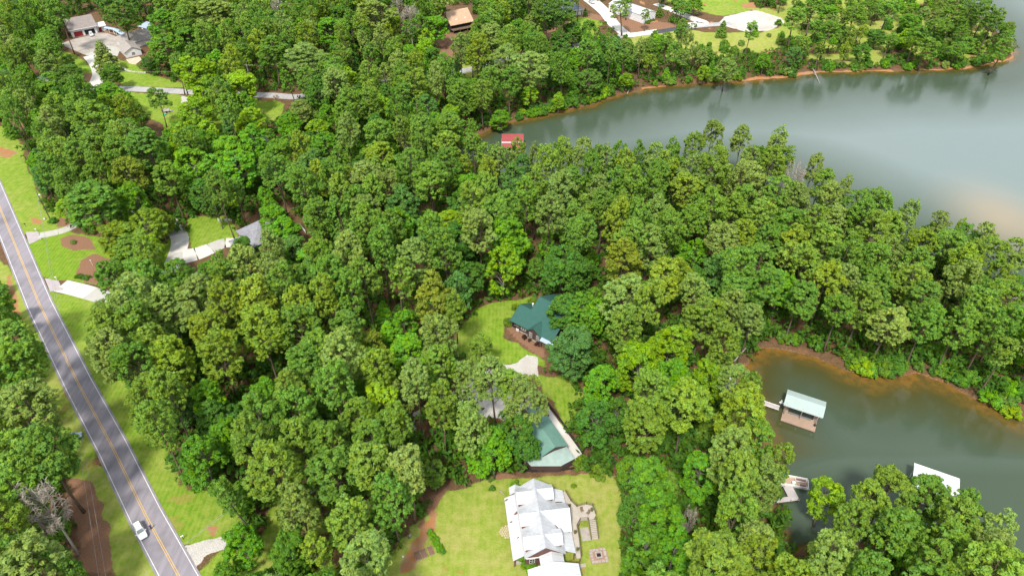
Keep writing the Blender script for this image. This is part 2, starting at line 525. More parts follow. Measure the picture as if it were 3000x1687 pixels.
def ground_material():
    m, nt, bs = new_mat('forest floor and grass')
    bs.inputs['Roughness'].default_value = 0.9
    bs.inputs['Specular IOR Level'].default_value = 0.15
    tc = nt.nodes.new('ShaderNodeTexCoord'); v = tc.outputs['Object']
    at = nt.nodes.new('ShaderNodeAttribute'); at.attribute_name = 'cover'
    sp = nt.nodes.new('ShaderNodeSeparateColor'); nt.links.new(at.outputs['Color'], sp.inputs[0])
    at2 = nt.nodes.new('ShaderNodeAttribute'); at2.attribute_name = 'cover_more'
    sp2 = nt.nodes.new('ShaderNodeSeparateColor'); nt.links.new(at2.outputs['Color'], sp2.inputs[0])
    fine = noise_out(nt, v, 3.2, 4); mid = noise_out(nt, v, 0.55, 4); big = noise_out(nt, v, 0.12, 3)
    # litter
    litter = mixc(nt, ramp(nt, mid, 0.35, 0.65), (0.16, 0.085, 0.045), (0.09, 0.06, 0.03))
    litter = mixc(nt, ramp(nt, fine, 0.5, 0.75, 0, 0.7), litter, (0.26, 0.15, 0.09))
    st = mixc(nt, ramp(nt, fine, 0.35, 0.7), (0.285, 0.155, 0.095), (0.19, 0.10, 0.06))
    col = mixc(nt, at.outputs['Alpha'], litter, st)
    g1 = mixc(nt, ramp(nt, mid, 0.36, 0.62), (0.125, 0.240, 0.014), (0.180, 0.295, 0.020))
    g2 = mixc(nt, ramp(nt, mid, 0.36, 0.62), (0.265, 0.315, 0.045), (0.345, 0.345, 0.095))
    gcol = mixc(nt, ramp(nt, math_n(nt, 'ADD', sp.outputs[1], math_n(nt, 'MULTIPLY', math_n(nt, 'SUBTRACT', mid, 0.5), 0.9)), 0.05, 0.85), g1, g2)
    gcol = mixc(nt, ramp(nt, fine, 0.5, 0.8, 0, 0.45), gcol, (0.09, 0.14, 0.012))
    wv = nt.nodes.new('ShaderNodeTexWave'); wv.inputs['Scale'].default_value = 0.28; wv.inputs['Distortion'].default_value = 2.5; wv.inputs['Detail'].default_value = 2.0; wv.inputs['Detail Scale'].default_value = 0.6
    nt.links.new(v, wv.inputs['Vector'])
    gcol = mixc(nt, ramp(nt, wv.outputs['Fac'], 0.2, 0.8, 0, 0.22), gcol, (0.30, 0.36, 0.06))
    thin = math_n(nt, 'MULTIPLY', sp.outputs[1], ramp(nt, big, 0.45, 0.7, 0, 1.0))
    gcol = mixc(nt, math_n(nt, 'MULTIPLY', thin, ramp(nt, fine, 0.4, 0.65)), gcol, (0.36, 0.27, 0.13))
    edge = math_n(nt, 'ADD', sp.outputs[0], math_n(nt, 'MULTIPLY', math_n(nt, 'SUBTRACT', fine, 0.5), 0.9))
    col = mixc(nt, ramp(nt, edge, 0.4, 0.65), col, gcol)
    # straw beds win over grass
    ed2 = math_n(nt, 'ADD', at.outputs['Alpha'], math_n(nt, 'MULTIPLY', math_n(nt, 'SUBTRACT', fine, 0.5), 0.5))
    col = mixc(nt, ramp(nt, ed2, 0.45, 0.6), col, st)
    cl = mixc(nt, ramp(nt, mid, 0.4, 0.65), (0.38, 0.165, 0.06), (0.32, 0.20, 0.12))
    ed3 = math_n(nt, 'ADD', sp.outputs[2], math_n(nt, 'MULTIPLY', math_n(nt, 'SUBTRACT', fine, 0.5), 0.8))
    col = mixc(nt, ramp(nt, ed3, 0.4, 0.7), col, cl)
    gv = mixc(nt, ramp(nt, fine, 0.4, 0.65), (0.55, 0.525, 0.49), (0.42, 0.39, 0.355))
    gv = mixc(nt, ramp(nt, big, 0.5, 0.65, 0, 0.5), gv, (0.36, 0.31, 0.26))
    ed4 = math_n(nt, 'ADD', sp2.outputs[0], math_n(nt, 'MULTIPLY', math_n(nt, 'SUBTRACT', fine, 0.5), 0.6))
    col = mixc(nt, ramp(nt, ed4, 0.45, 0.62), col, gv)
    nt.links.new(col, bs.inputs['Base Color'])
    bump(nt, bs, noise_out(nt, v, 2.4, 5, 0.7), 0.8, 0.25)
    return m
gme.materials.append(ground_material())
ground = bpy.data.objects.new('ground', gme); COL.objects.link(ground)
tag(ground, 'wide ground of brown pine litter, green lawns, straw beds and pale gravel', 'ground', kind='structure')

# ---- lake
k = LD < 3.0
wme, used = grid_mesh('lake', GX, GY, np.full(GX.shape, WZ), k)
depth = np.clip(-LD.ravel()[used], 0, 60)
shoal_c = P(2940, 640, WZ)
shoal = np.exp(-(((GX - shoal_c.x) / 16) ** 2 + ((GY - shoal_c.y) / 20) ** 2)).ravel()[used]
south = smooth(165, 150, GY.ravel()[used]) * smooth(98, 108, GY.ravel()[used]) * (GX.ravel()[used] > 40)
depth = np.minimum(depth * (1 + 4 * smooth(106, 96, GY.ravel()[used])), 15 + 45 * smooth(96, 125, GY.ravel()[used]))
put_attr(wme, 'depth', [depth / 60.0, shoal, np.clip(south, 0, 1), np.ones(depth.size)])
def water_material():
    m, nt, bs = new_mat('lake water')
    tc = nt.nodes.new('ShaderNodeTexCoord'); v = tc.outputs['Object']
    at = nt.nodes.new('ShaderNodeAttribute'); at.attribute_name = 'depth'
    sp = nt.nodes.new('ShaderNodeSeparateColor'); nt.links.new(at.outputs['Color'], sp.inputs[0])
    nz = noise_out(nt, v, 0.13, 4)
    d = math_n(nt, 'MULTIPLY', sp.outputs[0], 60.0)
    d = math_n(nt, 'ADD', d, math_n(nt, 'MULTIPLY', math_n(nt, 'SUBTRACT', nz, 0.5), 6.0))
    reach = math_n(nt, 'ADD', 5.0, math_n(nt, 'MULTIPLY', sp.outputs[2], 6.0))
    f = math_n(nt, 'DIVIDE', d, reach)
    deep = mixc(nt, noise_out(nt, v, 0.02, 2), (0.050, 0.074, 0.046), (0.060, 0.084, 0.056))  # murky cove green, with the trees' dark reflection put into it
    sky_pale = mixc(nt, noise_out(nt, v, 0.012, 2), (0.158, 0.205, 0.200), (0.176, 0.218, 0.212))  # pale open water: reflected sky painted into the base colour
    deep = mixc(nt, math_n(nt, 'MULTIPLY', ramp(nt, sp.outputs[0], 0.28, 1.0), ramp(nt, sp.outputs[2], 0, 1, 1.0, 0.45)), deep, sky_pale)
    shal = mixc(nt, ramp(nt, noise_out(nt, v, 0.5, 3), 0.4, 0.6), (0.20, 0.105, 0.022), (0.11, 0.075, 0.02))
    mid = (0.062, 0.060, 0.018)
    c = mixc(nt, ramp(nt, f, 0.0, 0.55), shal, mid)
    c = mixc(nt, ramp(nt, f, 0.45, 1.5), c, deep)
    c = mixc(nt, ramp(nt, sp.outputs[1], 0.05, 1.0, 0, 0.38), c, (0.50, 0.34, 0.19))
    nt.links.new(c, bs.inputs['Base Color'])
    bs.inputs['Roughness'].default_value = 0.03
    bs.inputs['IOR'].default_value = 1.333
    bs.inputs['Specular IOR Level'].default_value = 0.5
    mp = nt.nodes.new('ShaderNodeMapping'); mp.inputs['Rotation'].default_value = (0, 0, R(18)); mp.inputs['Scale'].default_value = (0.9, 2.0, 1.0)
    nt.links.new(v, mp.inputs['Vector'])
    w1 = noise_out(nt, mp.outputs[0], 0.55, 3, 0.55); w2 = noise_out(nt, mp.outputs[0], 1.5, 4, 0.65)
    h = math_n(nt, 'ADD', math_n(nt, 'MULTIPLY', w1, 0.6), math_n(nt, 'MULTIPLY', w2, 0.45))
    calm = noise_out(nt, v, 0.018, 3)
    h = math_n(nt, 'MULTIPLY', h, ramp(nt, calm, 0.35, 0.65, 0.45, 1.0))
    h = math_n(nt, 'MULTIPLY', h, ramp(nt, sp.outputs[2], 0, 1, 1.0, 0.5))
    b = nt.nodes.new('ShaderNodeBump'); b.inputs['Strength'].default_value = 1.0; b.inputs['Distance'].default_value = 0.06
    nt.links.new(h, b.inputs['Height']); nt.links.new(b.outputs[0], bs.inputs['Normal'])
    return m
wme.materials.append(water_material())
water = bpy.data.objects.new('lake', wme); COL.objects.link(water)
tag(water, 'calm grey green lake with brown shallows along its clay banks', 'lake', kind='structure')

# ---- sheets: driveways, paths, markings
def sheet(name, pts, z, mat, th=0.04, parent=None, step=0.0, jit=0.0, seed=1, **kw):
    """Flat piece of ground cover with a thin edge; its outline can be made ragged."""
    rnd = random.Random(seed)
    out = []
    n = len(pts)
    for i in range(n):
        a, b = Vector(pts[i][:2]), Vector(pts[(i + 1) % n][:2])
        k = max(1, int((b - a).length / step)) if step else 1
        for j in range(k):
            p = a.lerp(b, j / k)
            if jit: p = p + Vector((rnd.uniform(-jit, jit), rnd.uniform(-jit, jit)))
            out.append((p.x, p.y))
    if sum(out[i][0] * out[(i + 1) % len(out)][1] - out[(i + 1) % len(out)][0] * out[i][1] for i in range(len(out))) < 0:
        out.reverse()
    return MB().prism(out, z - th, z).build(name, mat, parent, **kw)

def strip(pts, off0, off1, z):
    """Left and right edges of a band along a centre line."""
    L, Rr = [], []
    for i, p in enumerate(pts):
        a = Vector(pts[max(i - 1, 0)][:2]); b = Vector(pts[min(i + 1, len(pts) - 1)][:2])
        d = (b - a).normalized(); n = Vector((d.y, -d.x))
        o0 = off0[i] if isinstance(off0, (list, tuple)) else off0
        o1 = off1[i] if isinstance(off1, (list, tuple)) else off1
        L.append(Vector(p[:2]) + n * o0); Rr.append(Vector(p[:2]) + n * o1)
    return L, Rr

def dense(pts, step):
    out = []
    for a, b in zip(pts[:-1], pts[1:]):
        a, b = Vector(a[:2]), Vector(b[:2])
        k = max(1, int(round((b - a).length / step)))
        out += [a.lerp(b, j / k) for j in range(k)]
    return out + [Vector(pts[-1][:2])]

def curve(pts, step=1.5):
    """Catmull-Rom through points."""
    p = [Vector(q[:2]) for q in pts]
    p = [p[0] * 2 - p[1]] + p + [p[-1] * 2 - p[-2]]
    out = []
    for i in range(1, len(p) - 2):
        k = max(2, int((p[i + 1] - p[i]).length / step))
        for j in range(k):
            t = j / k
            out.append(0.5 * ((2 * p[i]) + (p[i + 1] - p[i - 1]) * t + (2 * p[i - 1] - 5 * p[i] + 4 * p[i + 1] - p[i + 2]) * t * t + (3 * p[i] - p[i - 1] - 3 * p[i + 1] + p[i + 2]) * t ** 3))
    return out + [p[-2]]

def band(name, line, o0, o1, z, mat, parent=None, th=0.04, **kw):
    L, Rr = strip(line, o0, o1, z)
    mb = MB()
    for i in range(len(L) - 1):
        mb.hexa([(*L[i], z - th), (*Rr[i], z - th), (*Rr[i + 1], z - th), (*L[i + 1], z - th)], [(*L[i], z), (*Rr[i], z), (*Rr[i + 1], z), (*L[i + 1], z)])
    me = mb.mesh(name, mat)
    bm = bmesh.new(); bm.from_mesh(me)
    bmesh.ops.remove_doubles(bm, verts=bm.verts, dist=1e-4)
    seen = {}
    for f in bm.faces:
        seen.setdefault(tuple(sorted(v.index for v in f.verts)), []).append(f)
    bmesh.ops.delete(bm, geom=[f for fs in seen.values() if len(fs) > 1 for f in fs], context='FACES')
    bmesh.ops.recalc_face_normals(bm, faces=bm.faces)
    bm.to_mesh(me); bm.free()
    o = bpy.data.objects.new(name, me); COL.objects.link(o)
    if parent: o.parent = parent
    return tag(o, **kw)

def asphalt(name, base, tone):
    m, nt, bs = new_mat(name)
    bs.inputs['Roughness'].default_value = 0.75
    bs.inputs['Specular IOR Level'].default_value = 0.4
    tc = nt.nodes.new('ShaderNodeTexCoord'); v = tc.outputs['Object']
    mp = nt.nodes.new('ShaderNodeMapping'); mp.inputs['Rotation'].default_value = (0, 0, R(-40)); mp.inputs['Scale'].default_value = (1.0, 0.09, 1.0)
    nt.links.new(v, mp.inputs['Vector'])
    streak = noise_out(nt, mp.outputs[0], 0.9, 4)
    blot = noise_out(nt, v, 0.11, 3); fine = noise_out(nt, v, 4.0, 3)
    c = mixc(nt, ramp(nt, streak, 0.35, 0.65), base, tone)
    c = mixc(nt, ramp(nt, blot, 0.50, 0.68, 0, 0.6), c, tuple(x * 0.6 for x in base))
    c = mixc(nt, ramp(nt, fine, 0.5, 0.8, 0, 0.35), c, tuple(x * 0.7 for x in base))
    nt.links.new(c, bs.inputs['Base Color'])
    bump(nt, bs, fine, 0.2, 0.02)
    return m
M_ROAD = asphalt('weathered asphalt', (0.225, 0.205, 0.235), (0.295, 0.27, 0.30))
M_NEWASPH = asphalt('dark asphalt patch', (0.055, 0.055, 0.065), (0.07, 0.07, 0.08))
M_OLDASPH = asphalt('pale old asphalt', (0.36, 0.345, 0.35), (0.42, 0.405, 0.41))
M_YEL = simple('yellow road paint', (0.72, 0.43, 0.07), (0.58, 0.36, 0.10), 2.0, 0.6)
M_WHI = simple('white road paint', (0.78, 0.76, 0.76), (0.6, 0.58, 0.58), 2.0, 0.6)
M_CONC = simple('driveway concrete', (0.46, 0.445, 0.41), (0.40, 0.38, 0.35), 0.35, 0.85, c3=(0.44, 0.41, 0.37), scale3=0.9, bump_s=0.1)
M_CONCB = simple('bright new concrete', (0.60, 0.575, 0.54), (0.53, 0.505, 0.47), 0.3, 0.85, bump_s=0.1)
M_CONCD = simple('stained concrete apron', (0.42, 0.375, 0.33), (0.31, 0.275, 0.245), 0.22, 0.85, c3=(0.24, 0.21, 0.19), scale3=0.5, bump_s=0.1)
M_APRON = simple('asphalt driveway mouth', (0.42, 0.37, 0.38), (0.36, 0.32, 0.33), 0.8, 0.85)

rp = [P(x, y) for x, y in [(524, 1687), (427, 1509), (330, 1310), (229, 1122), (116, 892), (0, 609)]]
d0 = (rp[0] - rp[1]).normalized(); d1 = (rp[-1] - rp[-2]).normalized()
road_line = dense([rp[0] + d0 * 90, rp[0] + d0 * 20] + rp + [rp[-1] + d1 * 60, rp[-1] + d1 * 260], 6.0)
road = band('road', road_line, -3.55, 3.55, 0.06, M_ROAD, th=0.12, label='straight two lane grey asphalt road running down the western edge', cat='road', kind='structure')
for a, b, mt, nm in ((-0.24, -0.11, M_YEL, 'centre_line'), (0.11, 0.24, M_YEL, 'centre_line'), (-3.10, -2.96, M_WHI, 'edge_line'), (2.96, 3.10, M_WHI, 'edge_line')):
    band(nm, road_line, a, b, 0.066, mt, parent=road, th=0.004)

def slab_drive(name, line, w, z, mat, slab_len, label, mats=None, gap=0.05):
    """Concrete driveway whose slabs are separate pieces."""
    ln = curve(line, 1.0)
    root = empty(name, (ln[0].x, ln[0].y, 0))
    tag(root, label, 'driveway', kind='structure')
    k = max(2, int(slab_len)); i = 0; c = 0
    while i < len(ln) - 1:
        seg = ln[i:i + k + 1]
        if len(seg) < 2: break
        ws = []
        for j in range(len(seg)):
            t = (i + j) / (len(ln) - 1)
            ws.append(w[0] + (w[1] - w[0]) * t if isinstance(w, tuple) else w)
        seg2 = list(seg); d = (seg2[-1] - seg2[-2]); seg2[-1] = seg2[-1] - d.normalized() * gap
        o = band('slab', [s - ln[0] for s in seg2], [-x / 2 for x in ws], [x / 2 for x in ws], z, (mats[c % len(mats)] if mats else mat), parent=root, th=0.06)
        i += k; c += 1
    return root

def drive_mouth(name, pts, label):
    return sheet(name, [P(x, y) for x, y in pts], 0.062, M_APRON, 0.05, label=label, cat='driveway', kind='structure')
drive_mouth('driveway_mouth', [(75, 680), (112, 679), (120, 700), (86, 716)], 'short tan asphalt mouth of the upper roadside driveway')
drive_mouth('driveway_mouth', [(131, 815), (172, 823), (184, 850), (147, 854)], 'short tan asphalt mouth of the lower roadside driveway')
slab_drive('driveway', [P(116, 690), P(150, 684), P(196, 671), P(260, 640), P(330, 628), P(420, 622)], 3.6, 0.05, M_CONC, 5, 'pale concrete driveway curving from the road past the utility pole')
slab_drive('driveway', [P(178, 837), P(230, 849), P(290, 866), P(350, 880), P(430, 850), P(490, 800), P(520, 740), P(527, 700), P(512, 668), P(500, 640)], 5.6, 0.046, M_CONCB, 5, 'bright concrete driveway sweeping up from the road to the grey roofed house', [M_CONCB, M_CONCB, M_CONC])
slab_drive('driveway', [P(535, 752), P(575, 744), P(618, 728), P(660, 712), P(720, 712)], (8.0, 4.2), 0.053, M_CONCB, 4, 'concrete driveway branch leading under the trees to the grey roofed house', [M_CONCB, M_CONCB, M_CONC])
# subdivision lane along the top
lane = curve([P(x, y) for x, y in [(-160, 190), (-60, 215), (70, 225), (180, 236), (245, 250), (320, 258), (430, 263), (560, 270), (640, 272), (720, 278), (800, 280), (880, 284), (960, 262), (1060, 250), (1180, 232), (1290, 216), (1370, 206), (1460, 180), (1560, 156), (1660, 140), (1760, 122), (1830, 104), (1900, 98), (1990, 84), (2070, 74), (2140, 70)]], 4.0)
band('lane', lane, -2.6, 2.6, 0.045, M_OLDASPH, th=0.09, label='pale asphalt lane winding between the houses above the cove', cat='road', kind='structure')
def lane_patch(x0, x1, lab):
    seg = [p for p in lane if x0 <= PX(p.x, p.y, 0)[0] <= x1]
    if len(seg) > 1:
        band('asphalt_patch', dense(seg, 3), -2.55, 2.55, 0.05, M_NEWASPH, th=0.01, label=lab, cat='asphalt patch', kind='structure')
lane_patch(705, 765, 'square of fresh black asphalt on the lane by the tall bare pole')
lane_patch(1600, 1700, 'dark asphalt stretch of the lane below the pine straw bank')
lane_patch(1900, 2010, 'dark asphalt stretch of the lane beside the white metal shed')

# garage court at the top
sheet('garage_court', poly([(150, 112), (182, 100), (250, 83), (270, 84), (300, 95), (322, 118), (300, 128), (296, 140), (275, 140), (240, 140), (212, 138)]), 0.050, M_CONCD, 0.05, step=2, jit=0.1, label='stained concrete court in front of the red door garage', cat='driveway', kind='structure')
sheet('garage_court_slab', poly([(215, 137), (240, 128), (262, 114), (300, 120), (318, 122), (300, 130), (296, 142), (260, 142), (216, 140)]), 0.056, M_CONC, 0.05, label='paler concrete strip across the garage court', cat='driveway', kind='structure')
slab_drive('driveway', [PD(228, 140), PD(244, 162), PD(250, 185), PD(243, 205), PD(232, 222)], (7.0, 6.0), 0.057, M_CONCB, 6, 'white concrete driveway dropping from the garage court to the lane')
slab_drive('driveway', [PD(1475, -8), PD(1500, 12), PD(1525, 35), PD(1545, 62), PD(1580, 92)], (9.0, 6.0), 0.054, M_CONCB, 6, 'wide white driveway between the blue roofed house and the straw bank')
slab_drive('driveway', [PD(1735, 64), PD(1768, 58), PD(1745, 48), PD(1700, 30), PD(1650, 10)], (7.0, 5.0), 0.054, M_CONCB, 6, 'white concrete driveway rising behind the white metal shed')
sheet('concrete_pad', poly([(1563, 88), (1652, 74), (1655, 84), (1572, 97)]), 0.052, M_CONCB, 0.05, label='white concrete pad on the lane below the pine straw bank', cat='concrete pad', kind='structure')
sheet('patio', poly([(317, 150), (350, 143), (358, 150), (340, 163), (325, 160)]), 0.05, simple('sandstone patio', (0.62, 0.50, 0.37), (0.5, 0.4, 0.3), 0.5), 0.05, label='tan stone patio beside the small grey roofed wing', cat='patio', kind='structure')
sheet('concrete_apron', [P(x, y, 0) for x, y in [(1602, 1186), (1612, 1200), (1700, 1320), (1712, 1344), (1688, 1352), (1655, 1300), (1596, 1222)]], 0.05, M_CONCB, 0.06, label='pale concrete walk along the lower green roofed barn', cat='walkway', kind='structure')
# ================================================================ buildings
M_ROOFW_Y = ribbed('white metal roofing', (0.60, 0.61, 0.635), (0.52, 0.53, 0.56), 1, 0.9, 0.38, spec=0.5)
M_ROOFW_X = ribbed('white metal roofing crosswise', (0.60, 0.61, 0.635), (0.52, 0.53, 0.56), 0, 0.9, 0.38, spec=0.5)
M_ROOFW_SHADED = ribbed('white metal roofing shaded on the main slopes', (0.50, 0.51, 0.54), (0.43, 0.44, 0.475), 1, 0.9, 0.38, spec=0.5, stain=(0.36, 0.33, 0.31))  # same roofing, darker: the main slopes' weaker sunlight is put into the colour
M_RUST = simple('rusty leaf litter', (0.22, 0.10, 0.06), (0.13, 0.06, 0.04), 3.0, 0.9)
M_BROWNW = ribbed('dark brown board siding', (0.085, 0.048, 0.046), (0.065, 0.038, 0.038), 2, 0.22, 0.8)
M_REDW = ribbed('reddish brown board siding', (0.16, 0.08, 0.06), (0.12, 0.06, 0.05), 2, 0.22, 0.8)
M_WHITEW = ribbed('white lap siding', (0.72, 0.73, 0.74), (0.66, 0.67, 0.68), 2, 0.2, 0.6)
M_TRIM = simple('white trim paint', (0.78, 0.78, 0.78), (0.72, 0.72, 0.72), 1.0, 0.5)
M_GLASS, _nt, _b = new_mat('window glass')
_b.inputs['Base Color'].default_value = (0.03, 0.035, 0.04, 1); _b.inputs['Roughness'].default_value = 0.08; _b.inputs['Specular IOR Level'].default_value = 0.8
M_GREENR = simple('green shingle roof', (0.034, 0.112, 0.092), (0.027, 0.095, 0.08), 1.2, 0.85, c3=(0.042, 0.128, 0.105), scale3=5.0, bump_s=0.3)
M_TEAL = ribbed('teal metal roof', (0.12, 0.245, 0.20), (0.15, 0.28, 0.235), 0, 0.35, 0.45, stain=(0.30, 0.13, 0.07))
M_TEALP = ribbed('faded teal metal roof', (0.25, 0.345, 0.315), (0.32, 0.40, 0.375), 0, 0.3, 0.5)
M_AQUA = ribbed('pale aqua metal roof', (0.37, 0.455, 0.435), (0.35, 0.43, 0.41), 0, 0.3, 0.45)
M_GREYR = simple('grey shingle roof', (0.27, 0.27, 0.30), (0.20, 0.20, 0.23), 1.0, 0.9, c3=(0.33, 0.33, 0.35), scale3=5, bump_s=0.3)
M_BLUEGR = simple('slate blue shingle roof', (0.14, 0.165, 0.22), (0.11, 0.13, 0.18), 1.0, 0.9, bump_s=0.3)
M_TAUPER = simple('taupe shingle roof', (0.275, 0.235, 0.22), (0.225, 0.19, 0.18), 0.8, 0.9, bump_s=0.3)
M_GRYBR = simple('grey brown shingle roof', (0.37, 0.33, 0.31), (0.30, 0.27, 0.25), 0.8, 0.9, bump_s=0.3)
M_TANR = simple('tan shingle roof', (0.52, 0.35, 0.235), (0.45, 0.30, 0.20), 0.8, 0.9, bump_s=0.3)
M_BLUEM = ribbed('blue grey metal roof', (0.38, 0.47, 0.58), (0.33, 0.42, 0.53), 0, 0.4, 0.4)
M_REDM = ribbed('red metal roof', (0.33, 0.06, 0.06), (0.28, 0.055, 0.055), 0, 0.35, 0.45)
M_STONE = simple('field stone', (0.42, 0.36, 0.32), (0.30, 0.25, 0.22), 3.0, 0.9, c3=(0.5, 0.45, 0.4), scale3=6, bump_s=0.6)
M_BRICK = simple('brown brick', (0.36, 0.22, 0.16), (0.28, 0.17, 0.13), 4.0, 0.9)
M_DECK = ribbed('weathered deck boards', (0.46, 0.41, 0.35), (0.38, 0.335, 0.285), 1, 0.15, 0.85)
M_DECKBR = ribbed('brown dock boards', (0.38, 0.265, 0.195), (0.33, 0.23, 0.17), 0, 0.15, 0.8)
M_DECKGR = ribbed('grey dock boards', (0.46, 0.41, 0.40), (0.38, 0.34, 0.33), 0, 0.15, 0.85)
M_RAIL = simple('brown railing', (0.20, 0.14, 0.10), (0.14, 0.10, 0.07), 2.0, 0.8)
M_REDD = simple('red garage door', (0.30, 0.015, 0.02), (0.24, 0.012, 0.018), 1.0, 0.5)
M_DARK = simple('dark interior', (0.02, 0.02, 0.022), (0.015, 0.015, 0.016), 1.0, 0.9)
M_FLOAT = simple('black dock float', (0.03, 0.03, 0.032), (0.02, 0.02, 0.022), 1.0, 0.7)
M_METAL = simple('galvanised metal', (0.5, 0.5, 0.52), (0.42, 0.42, 0.44), 1.0, 0.4, metal=0.7)
M_BLACKW = simple('black timber', (0.04, 0.03, 0.026), (0.025, 0.02, 0.018), 2.0, 0.9)
M_WOOD = simple('treated timber', (0.36, 0.26, 0.17), (0.28, 0.2, 0.13), 2.0, 0.85)

def window(parent, x, y, z, w, h, ax='x', out=-1, cross=True):
    """Window with frame, pane and glazing bars standing 4 cm proud of a wall; ax = wall direction."""
    t = 0.09
    f = MB(); g = MB(); d = 0.04 * out; e = 0.02 * out
    def bx(mb, a0, a1, z0, z1, dep):
        lo, hi = sorted((0, dep))
        if ax == 'x': mb.box(x + a0, x + a1, y + lo, y + hi, z + z0, z + z1)
        else: mb.box(x + lo, x + hi, y + a0, y + a1, z + z0, z + z1)
    bx(f, -w / 2 - t, w / 2 + t, -t, 0, d); bx(f, -w / 2 - t, w / 2 + t, h, h + t, d)
    bx(f, -w / 2 - t, -w / 2, 0, h, d); bx(f, w / 2, w / 2 + t, 0, h, d)
    if cross:
        bx(f, -0.03, 0.03, 0, h, d); bx(f, -w / 2, -0.03, h / 2 - 0.03, h / 2 + 0.03, d); bx(f, 0.03, w / 2, h / 2 - 0.03, h / 2 + 0.03, d)
    bx(g, -w / 2, w / 2, 0, h, e)
    o = f.build('window', M_TRIM, parent); g.build('pane', M_GLASS, o)
    return o

def gable(parent, mat, x0, x1, y0, y1, ze, zr, ridge='y', th=0.14, over=0.0, name='roof', xr=None):
    """Two roof planes (separate parts) over a plan rectangle."""
    out = []
    if ridge == 'y':
        xm = (x0 + x1) / 2 if xr is None else xr
        out.append(MB().slab([(x0, y0, ze), (xm, y0, zr), (xm, y1, zr), (x0, y1, ze)][::-1], th).build(name, mat, parent))
        out.append(MB().slab([(xm + 0.004, y0, zr), (x1, y0, ze), (x1, y1, ze), (xm + 0.004, y1, zr)], th).build(name, mat, parent))
    else:
        ym = (y0 + y1) / 2 if xr is None else xr
        out.append(MB().slab([(x0, y0, ze), (x1, y0, ze), (x1, ym, zr), (x0, ym, zr)], th).build(name, mat, parent))
        out.append(MB().slab([(x0, ym + 0.004, zr), (x1, ym + 0.004, zr), (x1, y1, ze), (x0, y1, ze)], th).build(name, mat, parent))
    return out

def gable_wall(parent, mat, x0, x1, y0, y1, z0, ze, zr, ridge='y', name='wall'):
    """Walls of a gabled block as one body."""
    if ridge == 'y':
        xm = (x0 + x1) / 2
        sec = [(x0, z0), (x1, z0), (x1, ze), (xm, zr), (x0, ze)]
        mb = MB(); n = 0
        mb.v = [(x, y0, z) for x, z in sec] + [(x, y1, z) for x, z in sec]
    else:
        ym = (y0 + y1) / 2
        sec = [(y0, z0), (y1, z0), (y1, ze), (ym, zr), (y0, ze)]
        mb = MB(); mb.v = [(x1, y, z) for y, z in sec] + [(x0, y, z) for y, z in sec]
    mb.f = [(0, 1, 2, 3, 4), (9, 8, 7, 6, 5)] + [(j, i, i + 5, j + 5) for i, j in ((0, 1), (1, 2), (2, 3), (3, 4), (4, 0))]
    mb.f = [f if k < 2 else f for k, f in enumerate(mb.f)]
    return mb.build(name, mat, parent)

def hip(parent, mat, x0, x1, y0, y1, ze, zr, th=0.14, name='roof'):
    """Hipped roof of four separate planes."""
    w, l = x1 - x0, y1 - y0
    if w >= l:
        a, b = (x0 + l / 2, (y0 + y1) / 2, zr), (x1 - l / 2, (y0 + y1) / 2, zr)
        planes = [[(x0, y0, ze), (x1, y0, ze), b, a], [(x1, y1, ze), (x0, y1, ze), a, b], [(x0, y1, ze), (x0, y0, ze), a], [(x1, y0, ze), (x1, y1, ze), b]]
    else:
        a, b = ((x0 + x1) / 2, y0 + w / 2, zr), ((x0 + x1) / 2, y1 - w / 2, zr)
        planes = [[(x0, y1, ze), (x0, y0, ze), a, b], [(x1, y0, ze), (x1, y1, ze), b, a], [(x0, y0, ze), (x1, y0, ze), a], [(x1, y1, ze), (x0, y1, ze), b]]
    return [MB().slab(p, th).build(name, mat, parent) for p in planes]

def railing(parent, pts, z, h=1.0, mat=None, step=1.6, name='railing', balusters=False):
    mb = MB(); mat = mat or M_RAIL
    pts = [Vector(p) for p in pts]
    for a, b in zip(pts[:-1], pts[1:]):
        k = max(1, int((b - a).length / step))
        for i in range(k + 1):
            p = a.lerp(b, i / k); zz = z if len(p) < 3 else p[2]
            mb.box(p.x - 0.06, p.x + 0.06, p.y - 0.06, p.y + 0.06, zz, zz + h)
        za = z if len(a) < 3 else a[2]; zb = z if len(b) < 3 else b[2]
        for hh in (h, h * 0.55, h * 0.15):
            mb.tube([(a.x, a.y, za + hh - 0.03), (b.x, b.y, zb + hh - 0.03)], 0.045, 4)
    return mb.build(name, mat, parent)

